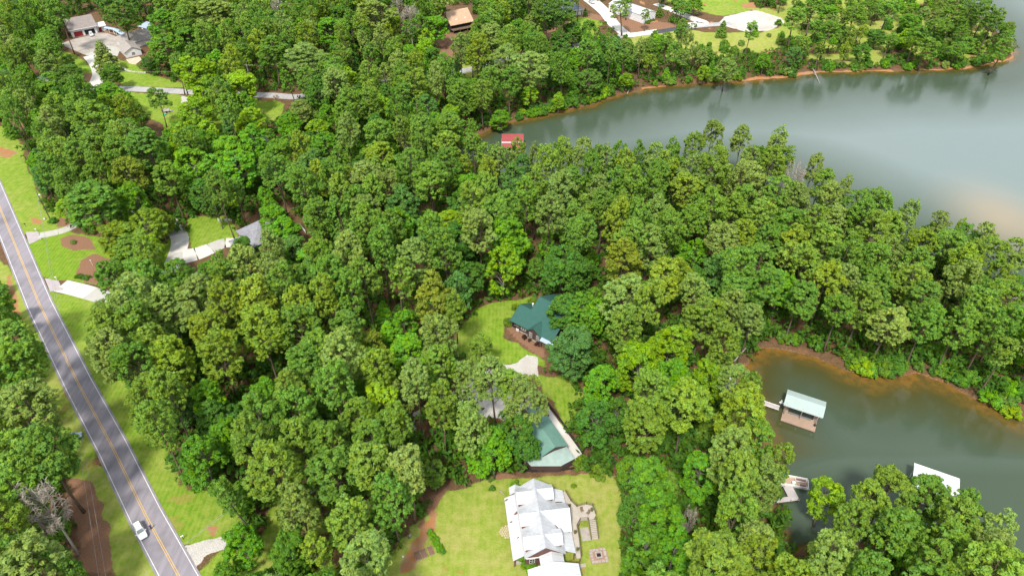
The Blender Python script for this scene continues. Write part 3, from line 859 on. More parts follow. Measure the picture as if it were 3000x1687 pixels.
# ---------------------------------------------------------------- white metal roofed house
def white_house():
    h = empty('house', (5.77, 84.45, 0), R(7.5), 'large house with white metal roof, many dormers and a side deck', 'house')
    gable_wall(h, M_REDW, -4.0, 4.0, -7.6, 7.6, 0, 4.1, 7.2, name='wall')
    MB().box(-6.0, -4.0, -7.0, 7.0, 0, 0.5).build('porch_floor', M_DECK, h)
    # main roof and porch roofs
    gable(h, M_ROOFW_SHADED, -4.3, 4.3, -8.3, 8.3, 4.25, 7.65)
    MB().slab([(-4.1, -7.5, 4.20), (-4.1, 7.3, 4.20), (-6.6, 7.3, 2.95), (-6.6, -7.7, 2.95)], 0.1).build('porch_roof', M_ROOFW_Y, h)
    MB().slab([(4.1, 7.6, 4.20), (4.1, -7.5, 4.20), (6.6, -7.7, 2.95), (6.6, 7.6, 2.95)], 0.1).build('porch_roof', M_ROOFW_Y, h)
    for y in (-7.4, -3.7, 0, 3.7, 7.0):
        for s in (-1, 1):
            MB().box(s * 6.3 - 0.1, s * 6.3 + 0.1, y - 0.1, y + 0.1, 0, 2.92).build('porch_post', M_RAIL, h)
    MB().box(-6.25, -6.05, -7.4, 7.0, 0.0, 0.9).build('porch_rail', M_RAIL, h)
    # dormers
    def dormer(s, y, hw, reach, zr, ze):
        d = empty('dormer', (0, y, 0)); d.parent = h
        xa, xb = (0.15, reach) if s > 0 else (-reach, -0.15)
        face = reach - 0.35
        zi = 7.65 - 0.79 * face
        MB().prism([(s * 1.0, -hw + 0.25), (s * face, -hw + 0.25), (s * face, hw - 0.25), (s * 1.0, hw - 0.25)][::s], max(zi - 0.6, 3.0), ze - 0.06).build('cheek_wall', M_REDW, d)
        mb = MB(); zz = [(-hw + 0.25, ze - 0.07), (hw - 0.25, ze - 0.07), (0, zr - 0.18)]
        mb.face([(s * face, a, b) for a, b in zz]); mb.build('gable_wall', M_REDW, d)
        MB().slab([(xa, -hw, ze), (xb, -hw, ze), (xb, 0, zr), (xa, 0, zr)], 0.1).build('roof', M_ROOFW_X, d)
        MB().slab([(xa, 0.004, zr), (xb, 0.004, zr), (xb, hw, ze), (xa, hw, ze)], 0.1).build('roof', M_ROOFW_X, d)
        window(d, s * (face + 0.002 * s), 0, max(zi, 3.2) + 0.25, 0.9, 1.0, 'y', s)
    for y in (5.4, 0.1, -5.3):
        dormer(-1, y, 2.05, 4.25, 7.45, 5.95)
    for y in (5.6, -5.3):
        dormer(1, y, 1.9, 3.9, 7.45, 6.0)
    dormer(1, 0.2, 3.5, 6.55, 7.50, 4.0)
    # leaf litter in the valleys
    for (x, y, z, a, b, rz) in ((-4.3, 2.6, 4.13, 0.9, 0.35, 0.2), (-6.2, 6.6, 3.16, 0.4, 0.2, 0.3), (-5.9, 1.0, 3.32, 0.3, 0.15, 0), (-4.9, -3.1, 3.82, 0.3, 0.15, 0.4), (4.9, 4.1, 3.82, 1.5, 0.18, 0.25), (3.6, -2.5, 4.86, 1.2, 0.22, -0.9)):
        mb = MB(); rr = random.Random(int(x * 10)); n = 10
        pts = [(a * (0.7 + 0.5 * rr.random()) * math.cos(6.28 * i / n), b * (0.7 + 0.5 * rr.random()) * math.sin(6.28 * i / n)) for i in range(n)]
        pts = [(x + p * math.cos(rz) - q * math.sin(rz), y + p * math.sin(rz) + q * math.cos(rz)) for p, q in pts]
        sl = 0.5 if abs(x) > 4.2 else 0.79
        mb.face([(p, q, z + 0.03 - sl * (abs(p) - abs(x))) for p, q in pts]); mb.build('leaf_litter', M_RUST, h)
    # north west little gable
    gable(h, M_ROOFW_Y, -5.3, -2.6, 7.7, 9.6, 3.3, 4.3)
    gable_wall(h, M_REDW, -5.1, -2.8, 7.62, 9.4, 0, 3.2, 4.05)
    for x in (-2.6, 0, 2.6):
        window(h, x, -7.602, 1.1, 1.0, 1.4, 'x', -1)
    MB().box(-3.9, 3.9, -7.78, -7.6, 3.0, 3.14).build('ledge', M_TRIM, h)
    # breezeway and garage
    gable_wall(h, M_REDW, -0.9, 3.5, -10.4, -7.61, 0, 3.3, 4.6)
    gable(h, M_ROOFW_Y, -1.2, 3.8, -10.5, -7.62, 3.35, 4.75)
    gable_wall(h, M_REDW, -3.6, 6.2, -19.6, -10.41, 0, 3.3, 5.1, name='garage_wall')
    gable(h, M_ROOFW_Y, -4.0, 6.6, -20, -10.2, 3.35, 5.45)
    # deck on the lake side
    MB().prism([(6.65, 7.8), (6.65, -8.4), (7.6, -8.4), (8.1, -4.0), (8.2, -1.2), (9.2, 0.1), (9.2, 3.6), (8.1, 5.2), (7.4, 7.8)][::-1], 1.9, 2.1).build('deck', M_DECK, h)
    MB().prism([(9.22, 0.1), (12.2, 0.1), (12.9, 1.2), (12.7, 3.4), (11.4, 4.0), (9.22, 3.6)], 1.9, 2.1).build('deck', M_DECK, h)
    for x, y in ((7.5, -8.1), (7.9, -4.2), (9.0, 0.3), (12.0, 0.3), (12.6, 3.2), (11.3, 3.8), (7.9, 5.0), (7.25, 7.5)):
        MB().box(x - 0.1, x + 0.1, y - 0.1, y + 0.1, 0, 1.9).build('deck_post', M_RAIL, h)
    railing(h, [(7.35, 7.7, 2.1), (8.05, 5.2, 2.1), (9.1, 3.6, 2.1), (11.3, 3.9, 2.1), (12.6, 3.3, 2.1), (12.8, 1.3, 2.1)], 2.1)
    railing(h, [(7.55, -8.3, 2.1), (8.05, -4.0, 2.1), (8.15, -1.2, 2.1), (9.1, 0.15, 2.1), (10.8, 0.15, 2.1)], 2.1)
    for i in range(11):
        z = 2.0 - i * 0.18
        MB().box(11.0, 12.5, 0.0 - i * 0.32 - 0.32, 0.0 - i * 0.32 - 0.02, z - 0.14, z).build('stair_step', M_DECK, h)
    railing(h, [(10.95, 0.0, 2.0), (10.95, -3.5, 0.1)], 2.0)
    railing(h, [(12.55, 0.0, 2.0), (12.55, -3.5, 0.1)], 2.0)
    MB().box(9.0, 10.9, -3.6, -0.4, 0.0, 0.09).build('patio_slab', M_CONCD, h)
    MB().box(6.9, 8.6, -9.4, -8.6, 0.0, 0.08).build('patio_slab', M_CONCD, h)
    return h
WH = white_house()
wm = Matrix.Translation((5.77, 84.45, 0)) @ Matrix.Rotation(R(7.5), 4, 'Z')
def planter(x, y, z, r, label):
    o = empty('planter', wm @ Vector((x, y, z)), 0, label, 'planter')
    MB().tube([(0, 0, 0), (0, 0, 0.4)], [r * 0.7, r], 10).build('pot', M_RUST, o)
    mb = MB(); rr = random.Random(int(x * 100))
    for k in range(40):
        a, q = rr.uniform(0, 6.28), rr.uniform(0, r * 1.1); zz = 0.35 + rr.uniform(0, 0.5)
        c2 = Vector((q * math.cos(a), q * math.sin(a), zz)); d = Vector((rr.gauss(0, 1), rr.gauss(0, 1), rr.gauss(0, 1))).normalized() * 0.14; e2 = d.cross(Vector((0, 0, 1))).normalized() * 0.08 if abs(d.z) < 0.13 else Vector((0.08, 0, 0))
        mb.face([c2 - d, c2 + e2, c2 + d, c2 - e2])
    mb.build('foliage', simple('potted leaves', (0.06, 0.16, 0.03), (0.04, 0.11, 0.02), 4.0, 0.7), o)
planter(7.5, 3.9, 2.1, 0.35, 'potted plant on the deck nearest the north end of the house')
planter(7.5, -2.6, 2.1, 0.4, 'potted plant on the deck beside the middle gable')
planter(12.2, 2.2, 2.1, 0.35, 'potted plant at the outer corner of the deck by the stairs')
planter(7.2, -6.6, 2.1, 0.35, 'potted plant on the deck nearest the fire pit end')
for k, (x, y, rz, lab) in enumerate(((10.0, 2.4, 0.4, 'dark deck chair on the platform, nearer the house'), (11.2, 1.6, -0.8, 'dark deck chair on the platform, nearer the stairs'))):
    o = empty('deck_chair', wm @ Vector((x, y, 2.1)), rz, lab, 'chair', 'chairs on the deck platform')
    MB().box(-0.3, 0.3, -0.3, 0.3, 0.36, 0.43).build('seat', M_RAIL, o)
    MB().hexa([(-0.3, 0.25, 0.43), (0.3, 0.25, 0.43), (0.3, 0.3, 0.43), (-0.3, 0.3, 0.43)], [(-0.28, 0.42, 1.0), (0.28, 0.42, 1.0), (0.28, 0.47, 1.0), (-0.28, 0.47, 1.0)]).build('backrest', M_RAIL, o)
    for lx in (-0.26, 0.26):
        for ly in (-0.26, 0.26): MB().box(lx - 0.03, lx + 0.03, ly - 0.03, ly + 0.03, 0, 0.36).build('leg', M_RAIL, o)

# ---------------------------------------------------------------- green roofed cottage
def cottage():
    h = empty('cottage', (0.0, 149.0, 0), R(-37.3), 'dark brown cottage with green shingle roof half hidden by a big tree', 'house')
    s = 0.55; ze = 3.1
    def zf(y): return ze + s * (y + 0.5)
    MB().prism([(2.8, 0), (13.5, 0), (13.5, 16), (3.6, 16), (3.6, 8.6), (2.8, 8.6)], 0.6, ze - 0.05).build('wall', M_BROWNW, h)
    MB().prism([(2.75, -0.05), (13.55, -0.05), (13.55, 16.05), (2.75, 16.05)], 0, 0.6).build('foundation', M_STONE, h)
    # one broad front slope with a step in its ridge
    MB().slab([(-0.5, -0.5, ze), (14.2, -0.5, ze), (14.2, 8.4, zf(8.4)), (3.5, 8.4, zf(8.4)), (3.5, 4.4, zf(4.4)), (-0.5, 4.4, zf(4.4))], 0.16).build('roof', M_GREENR, h)
    MB().slab([(3.5, 8.404, zf(8.4)), (14.2, 8.404, zf(8.4)), (14.2, 16.6, zf(0.2)), (3.5, 16.6, zf(0.2))], 0.16).build('roof', M_GREENR, h)
    MB().slab([(-0.5, 4.404, zf(4.4)), (3.5, 4.404, zf(4.4)), (3.5, 9.0, ze), (-0.5, 9.0, ze)], 0.16).build('roof', M_GREENR, h)
    mb = MB(); mb.face([(3.62, 0, ze - .06), (3.62, 16, ze - .06), (3.62, 8.4, zf(8.4) - .2)]); mb.build('gable_wall', M_BROWNW, h)
    # porch end
    MB().box(-0.2, 2.74, 0.0, 8.4, 0.3, 0.5).build('porch_floor', M_DECK, h)
    for x, y in ((-0.1, 0.1), (-0.1, 4.2), (-0.1, 8.2), (2.3, 0.1)):
        MB().box(x - 0.09, x + 0.09, y - 0.09, y + 0.09, 0, ze + 0.1).build('porch_post', M_RAIL, h)
    MB().box(-0.12, 2.7, -0.02, 0.08, 0.5, 1.5).build('porch_screen', M_BLACKW, h)
    MB().box(-0.14, -0.06, 0.2, 8.0, 0.5, 1.5).build('porch_screen', M_BLACKW, h)
    # front cross gable
    g0, g1, gz = 5.8, 10.6, 5.1
    gable_wall(h, M_BROWNW, g0 + 0.25, g1 - 0.25, -0.7, 2.5, 0.62, ze - 0.1, gz - 0.25, name='gable_wall')
    MB().box(g0 + 0.2, g1 - 0.2, -0.76, -0.05, 0, 0.62).build('foundation', M_STONE, h)
    gable(h, M_GREENR, g0 - 0.1, g1 + 0.1, -1.0, 4.4, ze - 0.05, gz)
    window(h, 4.1, -0.003, 1.45, 1.5, 1.0, 'x', -1)
    window(h, 7.1, -0.703, 1.2, 0.8, 1.5, 'x', -1)
    window(h, 9.5, -0.703, 1.2, 0.8, 1.5, 'x', -1)
    # lean-to porch roof at the far end
    MB().slab([(10.75, -1.6, 2.6), (15.4, -1.6, 2.6), (15.4, 0.9, 3.55), (10.75, 0.9, 3.55)], 0.12).build('porch_roof', M_BLUEM, h)
    for x in (11.0, 13.0, 15.1):
        MB().box(x - 0.08, x + 0.08, -1.48, -1.32, 0, 2.55).build('porch_post', M_RAIL, h)
    for x, y, z in ((3.2, 5.6, zf(5.6)), (8.2, 6.9, zf(6.9))):
        MB().tube([(x, y, z - 0.2), (x, y, z + 0.55)], 0.16, 8).tube([(x, y, z + 0.5), (x, y, z + 0.65)], 0.28, 8).build('roof_vent', M_TRIM, h)
    return h
cottage()
c_ = P(1518, 968); o_ = empty('heat_pump', (c_.x, c_.y, 0), R(-37), 'white heat pump unit standing against the brown cottage wall', 'heat pump')
MB().box(-0.45, 0.45, -0.45, 0.45, 0.05, 0.95).build('casing', M_TRIM, o_, bevel=0.04)
MB().tube([(0, 0, 0.94), (0, 0, 0.99)], 0.36, 12).build('fan_grille', M_DARK, o_)

# ---------------------------------------------------------------- lower barn
def barn():
    cx, cy = 9.0, 105.0
    h = empty('barn', (cx, cy, 0), R(26.6), 'barn with weathered teal metal roof and a paler lower roof, beside the pale walk', 'barn')
    inv = Matrix.Rotation(-R(26.6), 2)
    def L(x, y):
        p = inv @ Vector((x - cx, y - cy)); return (p.x, p.y)
    low = [(12.9, 104.6), (14.7, 101.6), (11.3, 99.6), (4.4, 99.6), (1.0, 104.0), (5.2, 107.0)]
    hz = [3.35, 2.75, 2.6, 2.6, 3.0, 3.45]
    lp = [L(*p) for p in low]
    ax, ay = L(7.4, 101.2); bx_, by_ = L(13.0, 104.5)
    y0 = (ay + by_) / 2
    MB().prism([(-3.2, y0 + 0.3), (3.2, y0 + 0.3), (3.2, y0 + 13), (-3.2, y0 + 13)], 0, 3.9).build('wall', M_BROWNW, h)
    gable(h, M_TEAL, -3.5, 3.5, y0, y0 + 13.4, 4.0, 5.5)
    mb = MB(); mb.face([(-3.2, y0 + 0.28, 3.85), (3.2, y0 + 0.28, 3.85), (0, y0 + 0.28, 5.25)]); mb.build('gable_wall', M_BROWNW, h)
    shr = [((p[0]) * 0.965, (p[1] - y0) * 0.93 + y0) for p in lp]
    MB().prism(shr[::-1], 0, [z - 0.12 for z in hz][::-1]).build('lower_wall', M_BROWNW, h)
    c = (sum(p[0] for p in lp) / 6, sum(p[1] for p in lp) / 6)
    mid = (-0.2, y0 + 0.6, 3.75)
    for i in range(6):
        j = (i + 1) % 6
        MB().slab([mid, (*lp[j], hz[j]), (*lp[i], hz[i])][::-1], 0.08).build('lower_roof', M_TEALP, h)
    return h
barn()
def board_wall(name, pts, h0, h1, mat, label, cat, th=0.12, posts=True):
    o = empty(name, (pts[0].x, pts[0].y, 0), 0, label, cat)
    b = pts[0]
    for p, q in zip(pts[:-1], pts[1:]):
        d = (q - p); d.z = 0; n = Vector((-d.y, d.x, 0)).normalized() * th / 2
        k = max(1, round(d.length / 2.4))
        for i in range(k):
            a = p - b + d * (i / k); e = p - b + d * ((i + 1) / k) - d.normalized() * 0.03
            for z0, z1 in ((h0, (h0 + h1) / 2 - 0.012), ((h0 + h1) / 2 + 0.012, h1)):
                MB().hexa([(*(a - n)[:2], z0), (*(a + n)[:2], z0), (*(e + n)[:2], z0), (*(e - n)[:2], z0)][::-1], [(*(a - n)[:2], z1), (*(a + n)[:2], z1), (*(e + n)[:2], z1), (*(e - n)[:2], z1)][::-1]).build('plank', mat, o)
            if posts:
                MB().box(a.x - 0.09, a.x + 0.09, a.y - 0.09, a.y + 0.09, 0, h1 + 0.08).build('post', mat, o)
    return o
board_wall('retaining_wall', [P(1606, 1186), P(1634, 1222), P(1664, 1264), P(1690, 1303), P(1712, 1338)], 0.0, 0.9, M_BLACKW, 'long dark timber retaining wall beside the pale walk by the barn', 'wall', 0.2)
board_wall('fence', [P(1518, 1381), P(1560, 1383), P(1650, 1379), P(1700, 1372), P(1742, 1372)], 0.25, 0.9, M_BLACKW, 'low dark timber fence between the barn and the yellow green yard', 'fence', 0.06)

# ---------------------------------------------------------------- grey roofed house among the trees
def grey_house():
    h = empty('house', (-83.0, 193.0, 0), R(43.8), 'brick house with grey shingle roof and white trim, ringed by bright trees', 'house')
    MB().box(-6.2, 6.2, -6.2, 5.4, 0, 3.0).build('wall', M_BRICK, h)
    hip(h, M_GREYR, -6.6, 6.6, -6.6, 5.8, 3.0, 7.4)
    MB().box(-10.8, -6.21, -2.6, 2.0, 0, 2.8).build('wing_wall', M_BRICK, h)
    gable(h, M_GREYR, -11.2, -4.2, -3.0, 2.4, 2.75, 4.7, ridge='x')
    mb = MB(); mb.face([(-10.9, -2.8, 2.7), (-10.9, 2.2, 2.7), (-10.9, -0.3, 4.5)]); mb.build('gable_wall', M_TRIM, h)
    MB().box(-11.24, -11.1, -3.0, 2.4, 2.55, 2.75).build('fascia', M_TRIM, h)
    MB().box(6.21, 9.5, -5.0, 3.0, 0, 0.4).build('deck', M_DECK, h)
    window(h, -10.802, -0.3, 1.0, 1.2, 1.2, 'y', -1)
    for x in (-3.5, 0, 3.5): window(h, x, -6.202, 0.9, 1.2, 1.4, 'x', -1)
grey_house()

def rail_fence(name, pts, label, mat=None, h=1.1):
    o = empty(name, (pts[0].x, pts[0].y, 0), 0, label, 'fence'); b = pts[0]; mat = mat or M_TRIM
    for p, q in zip(pts[:-1], pts[1:]):
        d = q - p; k = max(1, round(d.length / 2.4))
        for i in range(k + 1):
            a = p - b + d * (i / k)
            MB().box(a.x - 0.08, a.x + 0.08, a.y - 0.08, a.y + 0.08, 0, h + 0.12).build('post', mat, o)
        for z in (0.25, 0.65, 1.02):
            a, e = p - b, q - b
            MB().tube([(a.x, a.y, z), (e.x, e.y, z)], 0.06, 4).build('rail', mat, o)
    return o
rail_fence('fence', [P(640, 648), P(655, 649), P(679, 647)], 'short white rail fence on the lawn near the grey roofed house')
rail_fence('fence', [P(868, 662), P(879, 661), P(895, 682)], 'white rail corner behind the grey roofed house')

# ---------------------------------------------------------------- garage, wings and walkway at the top of the lane
def garage():
    h = empty('garage', (-232.1, 371.7, 0), R(34.8), 'white garage with taupe roof, one red door and one open bay', 'garage')
    W, Dp = 12.8, 15.0
    MB().box(0.4, W, 0.5, Dp, 0, 4.1).build('wall', M_WHITEW, h)
    mb = MB(); mb.face([(0.38, 0.5, 4.1), (0.38, Dp, 4.1), (0.38, 7.6, 7.5)]); mb.build('gable_wall', M_WHITEW, h)
    mb = MB(); mb.face([(W + 0.02, 0.5, 4.1), (W + 0.02, Dp, 4.1), (W + 0.02, 7.6, 7.5)]); mb.build('gable_wall', M_WHITEW, h)
    gable(h, M_TAUPER, -0.4, W + 0.6, -0.6, 15.6, 4.1, 7.9, ridge='x')
    MB().box(-0.4, W + 0.6, -0.66, -0.6, 3.85, 4.12).build('fascia', M_TRIM, h)
    MB().box(0.4, W, 0.44, 0.5, 2.75, 3.8).build('header_board', M_WHITEW, h)
    d = MB().box(1.6, 5.6, 0.40, 0.5, 0.05, 2.6).build('garage_door', M_REDD, h)
    for k in range(3):
        MB().box(1.65, 5.55, 0.37, 0.40, 0.25 + k * 0.8, 0.85 + k * 0.8).build('door_panel', M_REDD, d)
    MB().box(6.8, 11.6, 0.43, 0.5, 0.05, 2.65).build('bay_shade_panel', M_DARK, h)  # flat dark panel on the wall; the shade inside the bay is painted
    for x in (1.1, 6.2, 12.1):
        MB().box(x - 0.35, x + 0.35, 0.36, 0.44, 0, 2.7).build('door_jamb', M_TRIM, h)
    MB().box(0.4, W, 0.2, 0.36, 0, 0.1).build('sill', M_CONC, h)
    # porch with a red door at the end
    MB().box(W + 0.01, W + 4.6, 2.0, 6.0, 0, 2.7).build('porch_wall', M_WHITEW, h)
    MB().slab([(W + 0.65, 1.2, 2.95), (W + 5.0, 1.2, 2.95), (W + 5.0, 6.2, 3.5), (W + 0.65, 6.2, 3.5)], 0.5).build('porch_roof', M_TRIM, h)
    MB().box(W + 1.0, W + 2.4, 1.9, 2.0, 0, 2.2).build('door', M_REDD, h)
garage()
def walkway():
    pts = [P(308, 80, 2.6), P(336, 85, 2.6), P(362, 101, 2.6), P(391, 118, 2.6)]
    h = empty('covered_walkway', (pts[0].x, pts[0].y, 0), 0, 'covered walkway with blue grey metal roof running from garage to house', 'walkway')
    b = pts[0]
    for p, q in zip(pts[:-1], pts[1:]):
        d = (q - p).normalized(); n = Vector((-d.y, d.x, 0)) * 1.25
        a, e = p - b, q - b
        a.z = e.z = 0
        z0, z1 = 2.5, 2.85
        MB().slab([(*(a - n)[:2], z0), (*(e - n)[:2], z0), (*e[:2], z1), (*a[:2], z1)], 0.08).build('roof', M_BLUEM, h)
        MB().slab([(*a[:2], z1 + .003), (*e[:2], z1 + .003), (*(e + n)[:2], z0), (*(a + n)[:2], z0)], 0.08).build('roof', M_BLUEM, h)
        k = max(1, round((q - p).length / 3.5))
        for i in range(k + 1):
            c = a.lerp(e, i / k)
            for s in (-0.85, 0.85):
                c2 = c + n * s
                MB().box(c2.x - 0.07, c2.x + 0.07, c2.y - 0.07, c2.y + 0.07, 0, 2.5).build('post', M_TRIM, h)
        MB().hexa([(*(a - n * 0.8)[:2], 0), (*(e - n * 0.8)[:2], 0), (*(e - n * 0.72)[:2], 0), (*(a - n * 0.72)[:2], 0)], [(*(a - n * 0.8)[:2], 0.8), (*(e - n * 0.8)[:2], 0.8), (*(e - n * 0.72)[:2], 0.8), (*(a - n * 0.72)[:2], 0.8)]).build('low_wall', M_BRICK, h)
walkway()
def wing_house():
    a = P(371, 171); h = empty('house', (a.x, a.y, 0), R(38), 'low house with grey brown hip roof and white walls beside the garage court', 'house')
    MB().box(0, 7.5, 0, 11, 0, 2.7).build('wall', M_WHITEW, h)
    gable(h, M_GRYBR, -0.5, 8.0, -0.5, 11.5, 2.75, 4.9)
    mb = MB(); mb.face([(0, -0.02, 2.6), (7.5, -0.02, 2.6), (3.75, -0.02, 4.6)]); mb.build('gable_wall', M_WHITEW, h)
    window(h, -0.002, 3, 0.8, 1.2, 1.3, 'y', -1); window(h, -0.002, 7, 0.8, 1.2, 1.3, 'y', -1); window(h, 3.7, -0.002, 0.8, 1.4, 1.3, 'x', -1)
    MB().box(2, 20, 11.6, 24, 0, 2.8).build('wall', M_WHITEW, h)
    hip(h, M_GRYBR, 1.4, 20.6, 11.0, 24.6, 2.85, 6.2)
wing_house()
def blue_shed():
    a = P(408, 92); h = empty('shed', (a.x, a.y, 0), R(-30), 'small shed with blue grey metal roof under dark trees', 'shed')
    MB().box(0.3, 6.7, 0.3, 5.7, 0, 2.5).build('wall', M_REDW, h)
    MB().slab([(0, 0, 2.6), (7, 0, 2.6), (7, 6, 3.4), (0, 6, 3.4)], 0.1).build('roof', M_BLUEM, h)
    MB().box(2.5, 3.6, 0.24, 0.3, 0, 2.1).build('door', M_TRIM, h)
blue_shed()
def tan_house():
    a = P(1321, 96); h = empty('house', (a.x, a.y, 0), R(30), 'tall house with tan shingle roof and dark porch beyond the cove woods', 'house')
    W = 13.0
    MB().box(0, W, 0.0, 12, 0, 4.2).build('wall', M_BLACKW, h)
    gable(h, M_TANR, -0.5, W + 0.5, -1.2, 13.2, 4.0, 9.2, ridge='x')
    for s in (0, W):
        mb = MB(); mb.face([(s, 0.2, 4.1), (s, 11.8, 4.1), (s, 6, 8.6)]); mb.build('gable_wall', M_TANR, h)
    for x in (4.2, 9.4):
        MB().prism([(x - 0.6, 1.2), (x + 0.6, 1.2), (x + 0.6, 2.6), (x - 0.6, 2.6)], 4.6, 6.0).build('roof_dormer', M_TRIM, h)
        window(h, x, 1.198, 5.0, 0.7, 0.7, 'x', -1)
    MB().box(0, W, -3.0, -0.05, 1.6, 1.8).build('porch_floor', M_RAIL, h)
    railing(h, [(0.1, -2.9, 1.8), (W - 0.1, -2.9, 1.8)], 1.8)
    for x in (0.2, 4.3, 8.6, W - 0.2): MB().box(x - 0.1, x + 0.1, -2.95, -2.75, 0, 1.6).build('porch_post', M_RAIL, h)
tan_house()
def blue_house():
    a = P(1702, 44); h = empty('house', (a.x, a.y, 0), R(22), 'white walled house with slate blue roof at the head of the wide driveway', 'house')
    MB().box(-19, 0, 0, 14, 0, 3.4).build('wall', M_WHITEW, h)
    hip(h, M_BLUEGR, -19.8, 0.9, -0.9, 14.8, 3.4, 7.2)
    MB().box(-19.8, 0.9, -0.96, -0.9, 3.2, 3.42).build('fascia', M_TRIM, h)
    for x in (-16.5, -12.5, -8.5, -4.0): window(h, x, -0.003, 1.0, 1.3, 1.5, 'x', -1)
    for x in (0.6, -3.0): MB().box(x - 0.1, x + 0.1, -0.8, -0.6, 0, 3.2).build('porch_post', M_TRIM, h)
    window(h, 0.003, 3.0, 1.0, 1.3, 1.5, 'y', 1)
blue_house()
def white_shed():
    a = P(1884, 70); h = empty('shed', (a.x, a.y, 0), R(41), 'long white metal shed with gabled white roof on the pine straw bank', 'shed')
    W, Ln = 10.0, 26.0
    gable_wall(h, ribbed('white metal cladding', (0.72, 0.74, 0.77), (0.68, 0.70, 0.73), 0, 0.5, 0.5), 0, W, 0, Ln, 0, 4.2, 5.9)
    gable(h, M_ROOFW_Y, -0.25, W + 0.25, -0.25, Ln + 0.2, 4.25, 6.05)
    MB().box(-0.04, 0.0, 8, 11.5, 0, 3.2).build('roller_door', M_TRIM, h)
    window(h, 5.0, -0.003, 1.4, 1.0, 0.9, 'x', -1)
white_shed()

# ---------------------------------------------------------------- boathouses and docks
def post_row(h, pts, z0, z1, mat=None, r=0.09):
    for x, y in pts:
        MB().box(x - r, x + r, y - r, y + r, z0, z1).build('post', mat or M_TRIM, h)
def aqua_boathouse():
    a = P(2287, 1230, -0.7); h = empty('boathouse', (a.x, a.y, WZ), R(-26.5), 'floating boathouse with pale aqua roof and brown dock in the lower cove', 'boathouse')
    W = 8.3
    MB().box(0, W, 0, 3.6, 0.25, 0.55).build('dock', M_DECKBR, h)
    MB().box(0, 1.2, 3.61, 7.2, 0.25, 0.55).build('dock', M_DECKBR, h)
    MB().box(W - 1.0, W, 3.61, 7.2, 0.25, 0.55).build('dock', M_DECKBR, h)
    for x in (0.2, 2.3, 4.4, 6.5): MB().box(x, x + 1.6, 0.12, 2.4, -0.25, 0.24).build('float', M_FLOAT, h)
    post_row(h, [(0.3, 2.2), (W / 2, 2.2), (W - 0.3, 2.2), (0.3, 7.0), (W - 0.3, 7.0)], 0.55, 4.55, M_METAL)
    gable(h, M_AQUA, -0.5, W + 0.7, 1.7, 7.4, 4.35, 5.1, ridge='x', th=0.08, xr=4.9)
    MB().box(-0.4, W + 0.6, 1.72, 1.78, 4.1, 4.27).build('eave_beam', M_TRIM, h)
    MB().box(-0.4, W + 0.6, 7.3, 7.36, 4.1, 4.27).build('eave_beam', M_TRIM, h)
    MB().box(1.3, 6.8, 2.9, 3.3, 0.55, 0.98).build('bench', M_METAL, h)
    MB().tube([(W - 0.35, 1.9, 0.6), (W - 0.35, 1.9, 1.0)], 0.3, 10).build('bumper_tyre', M_FLOAT, h)
    return h
aqua_boathouse()
g_ = P(2276, 1192, -0.6); o_ = empty('gangway', (g_.x, g_.y, WZ), R(-26.5), 'narrow dock gangway with white rails leading from the bank to the aqua boathouse', 'gangway')
MB().box(-12.0, 0.6, -0.7, 0.7, 0.4, 0.52).build('walk_boards', M_DECKGR, o_)
for s in (-0.72, 0.72):
    MB().tube([(-12.0, s, 0.58), (0.6, s, 0.58)], 0.07, 4).build('side_rail', M_TRIM, o_)
for x in (-8.0, -4.0, 0.0):
    for s in (-0.6, 0.6): MB().tube([(x, s, -2.5), (x, s, 0.4)], 0.09, 6).build('pile', M_METAL, o_)
ch_ = P(2291, 1181, -0.6)
for k, (dx, dy, lab) in enumerate(((0, 0, 'white plastic dock chair by the aqua boathouse, nearer the bank'), (0.75, -0.35, 'white plastic dock chair by the aqua boathouse, nearer the roof'))):
    o_ = empty('chair', (ch_.x + dx - 0.4, ch_.y + dy, WZ + 0.52), R(-60), lab, 'chair', 'white chairs on the gangway')
    MB().box(-0.28, 0.28, -0.28, 0.28, 0.38, 0.44).build('seat', M_TRIM, o_)
    MB().hexa([(-0.28, 0.24, 0.44), (0.28, 0.24, 0.44), (0.28, 0.29, 0.44), (-0.28, 0.29, 0.44)], [(-0.26, 0.36, 0.95), (0.26, 0.36, 0.95), (0.26, 0.41, 0.95), (-0.26, 0.41, 0.95)]).build('backrest', M_TRIM, o_)
    for x in (-0.24, 0.24):
        for y in (-0.24, 0.24): MB().box(x - 0.03, x + 0.03, y - 0.03, y + 0.03, 0, 0.38).build('leg', M_TRIM, o_)

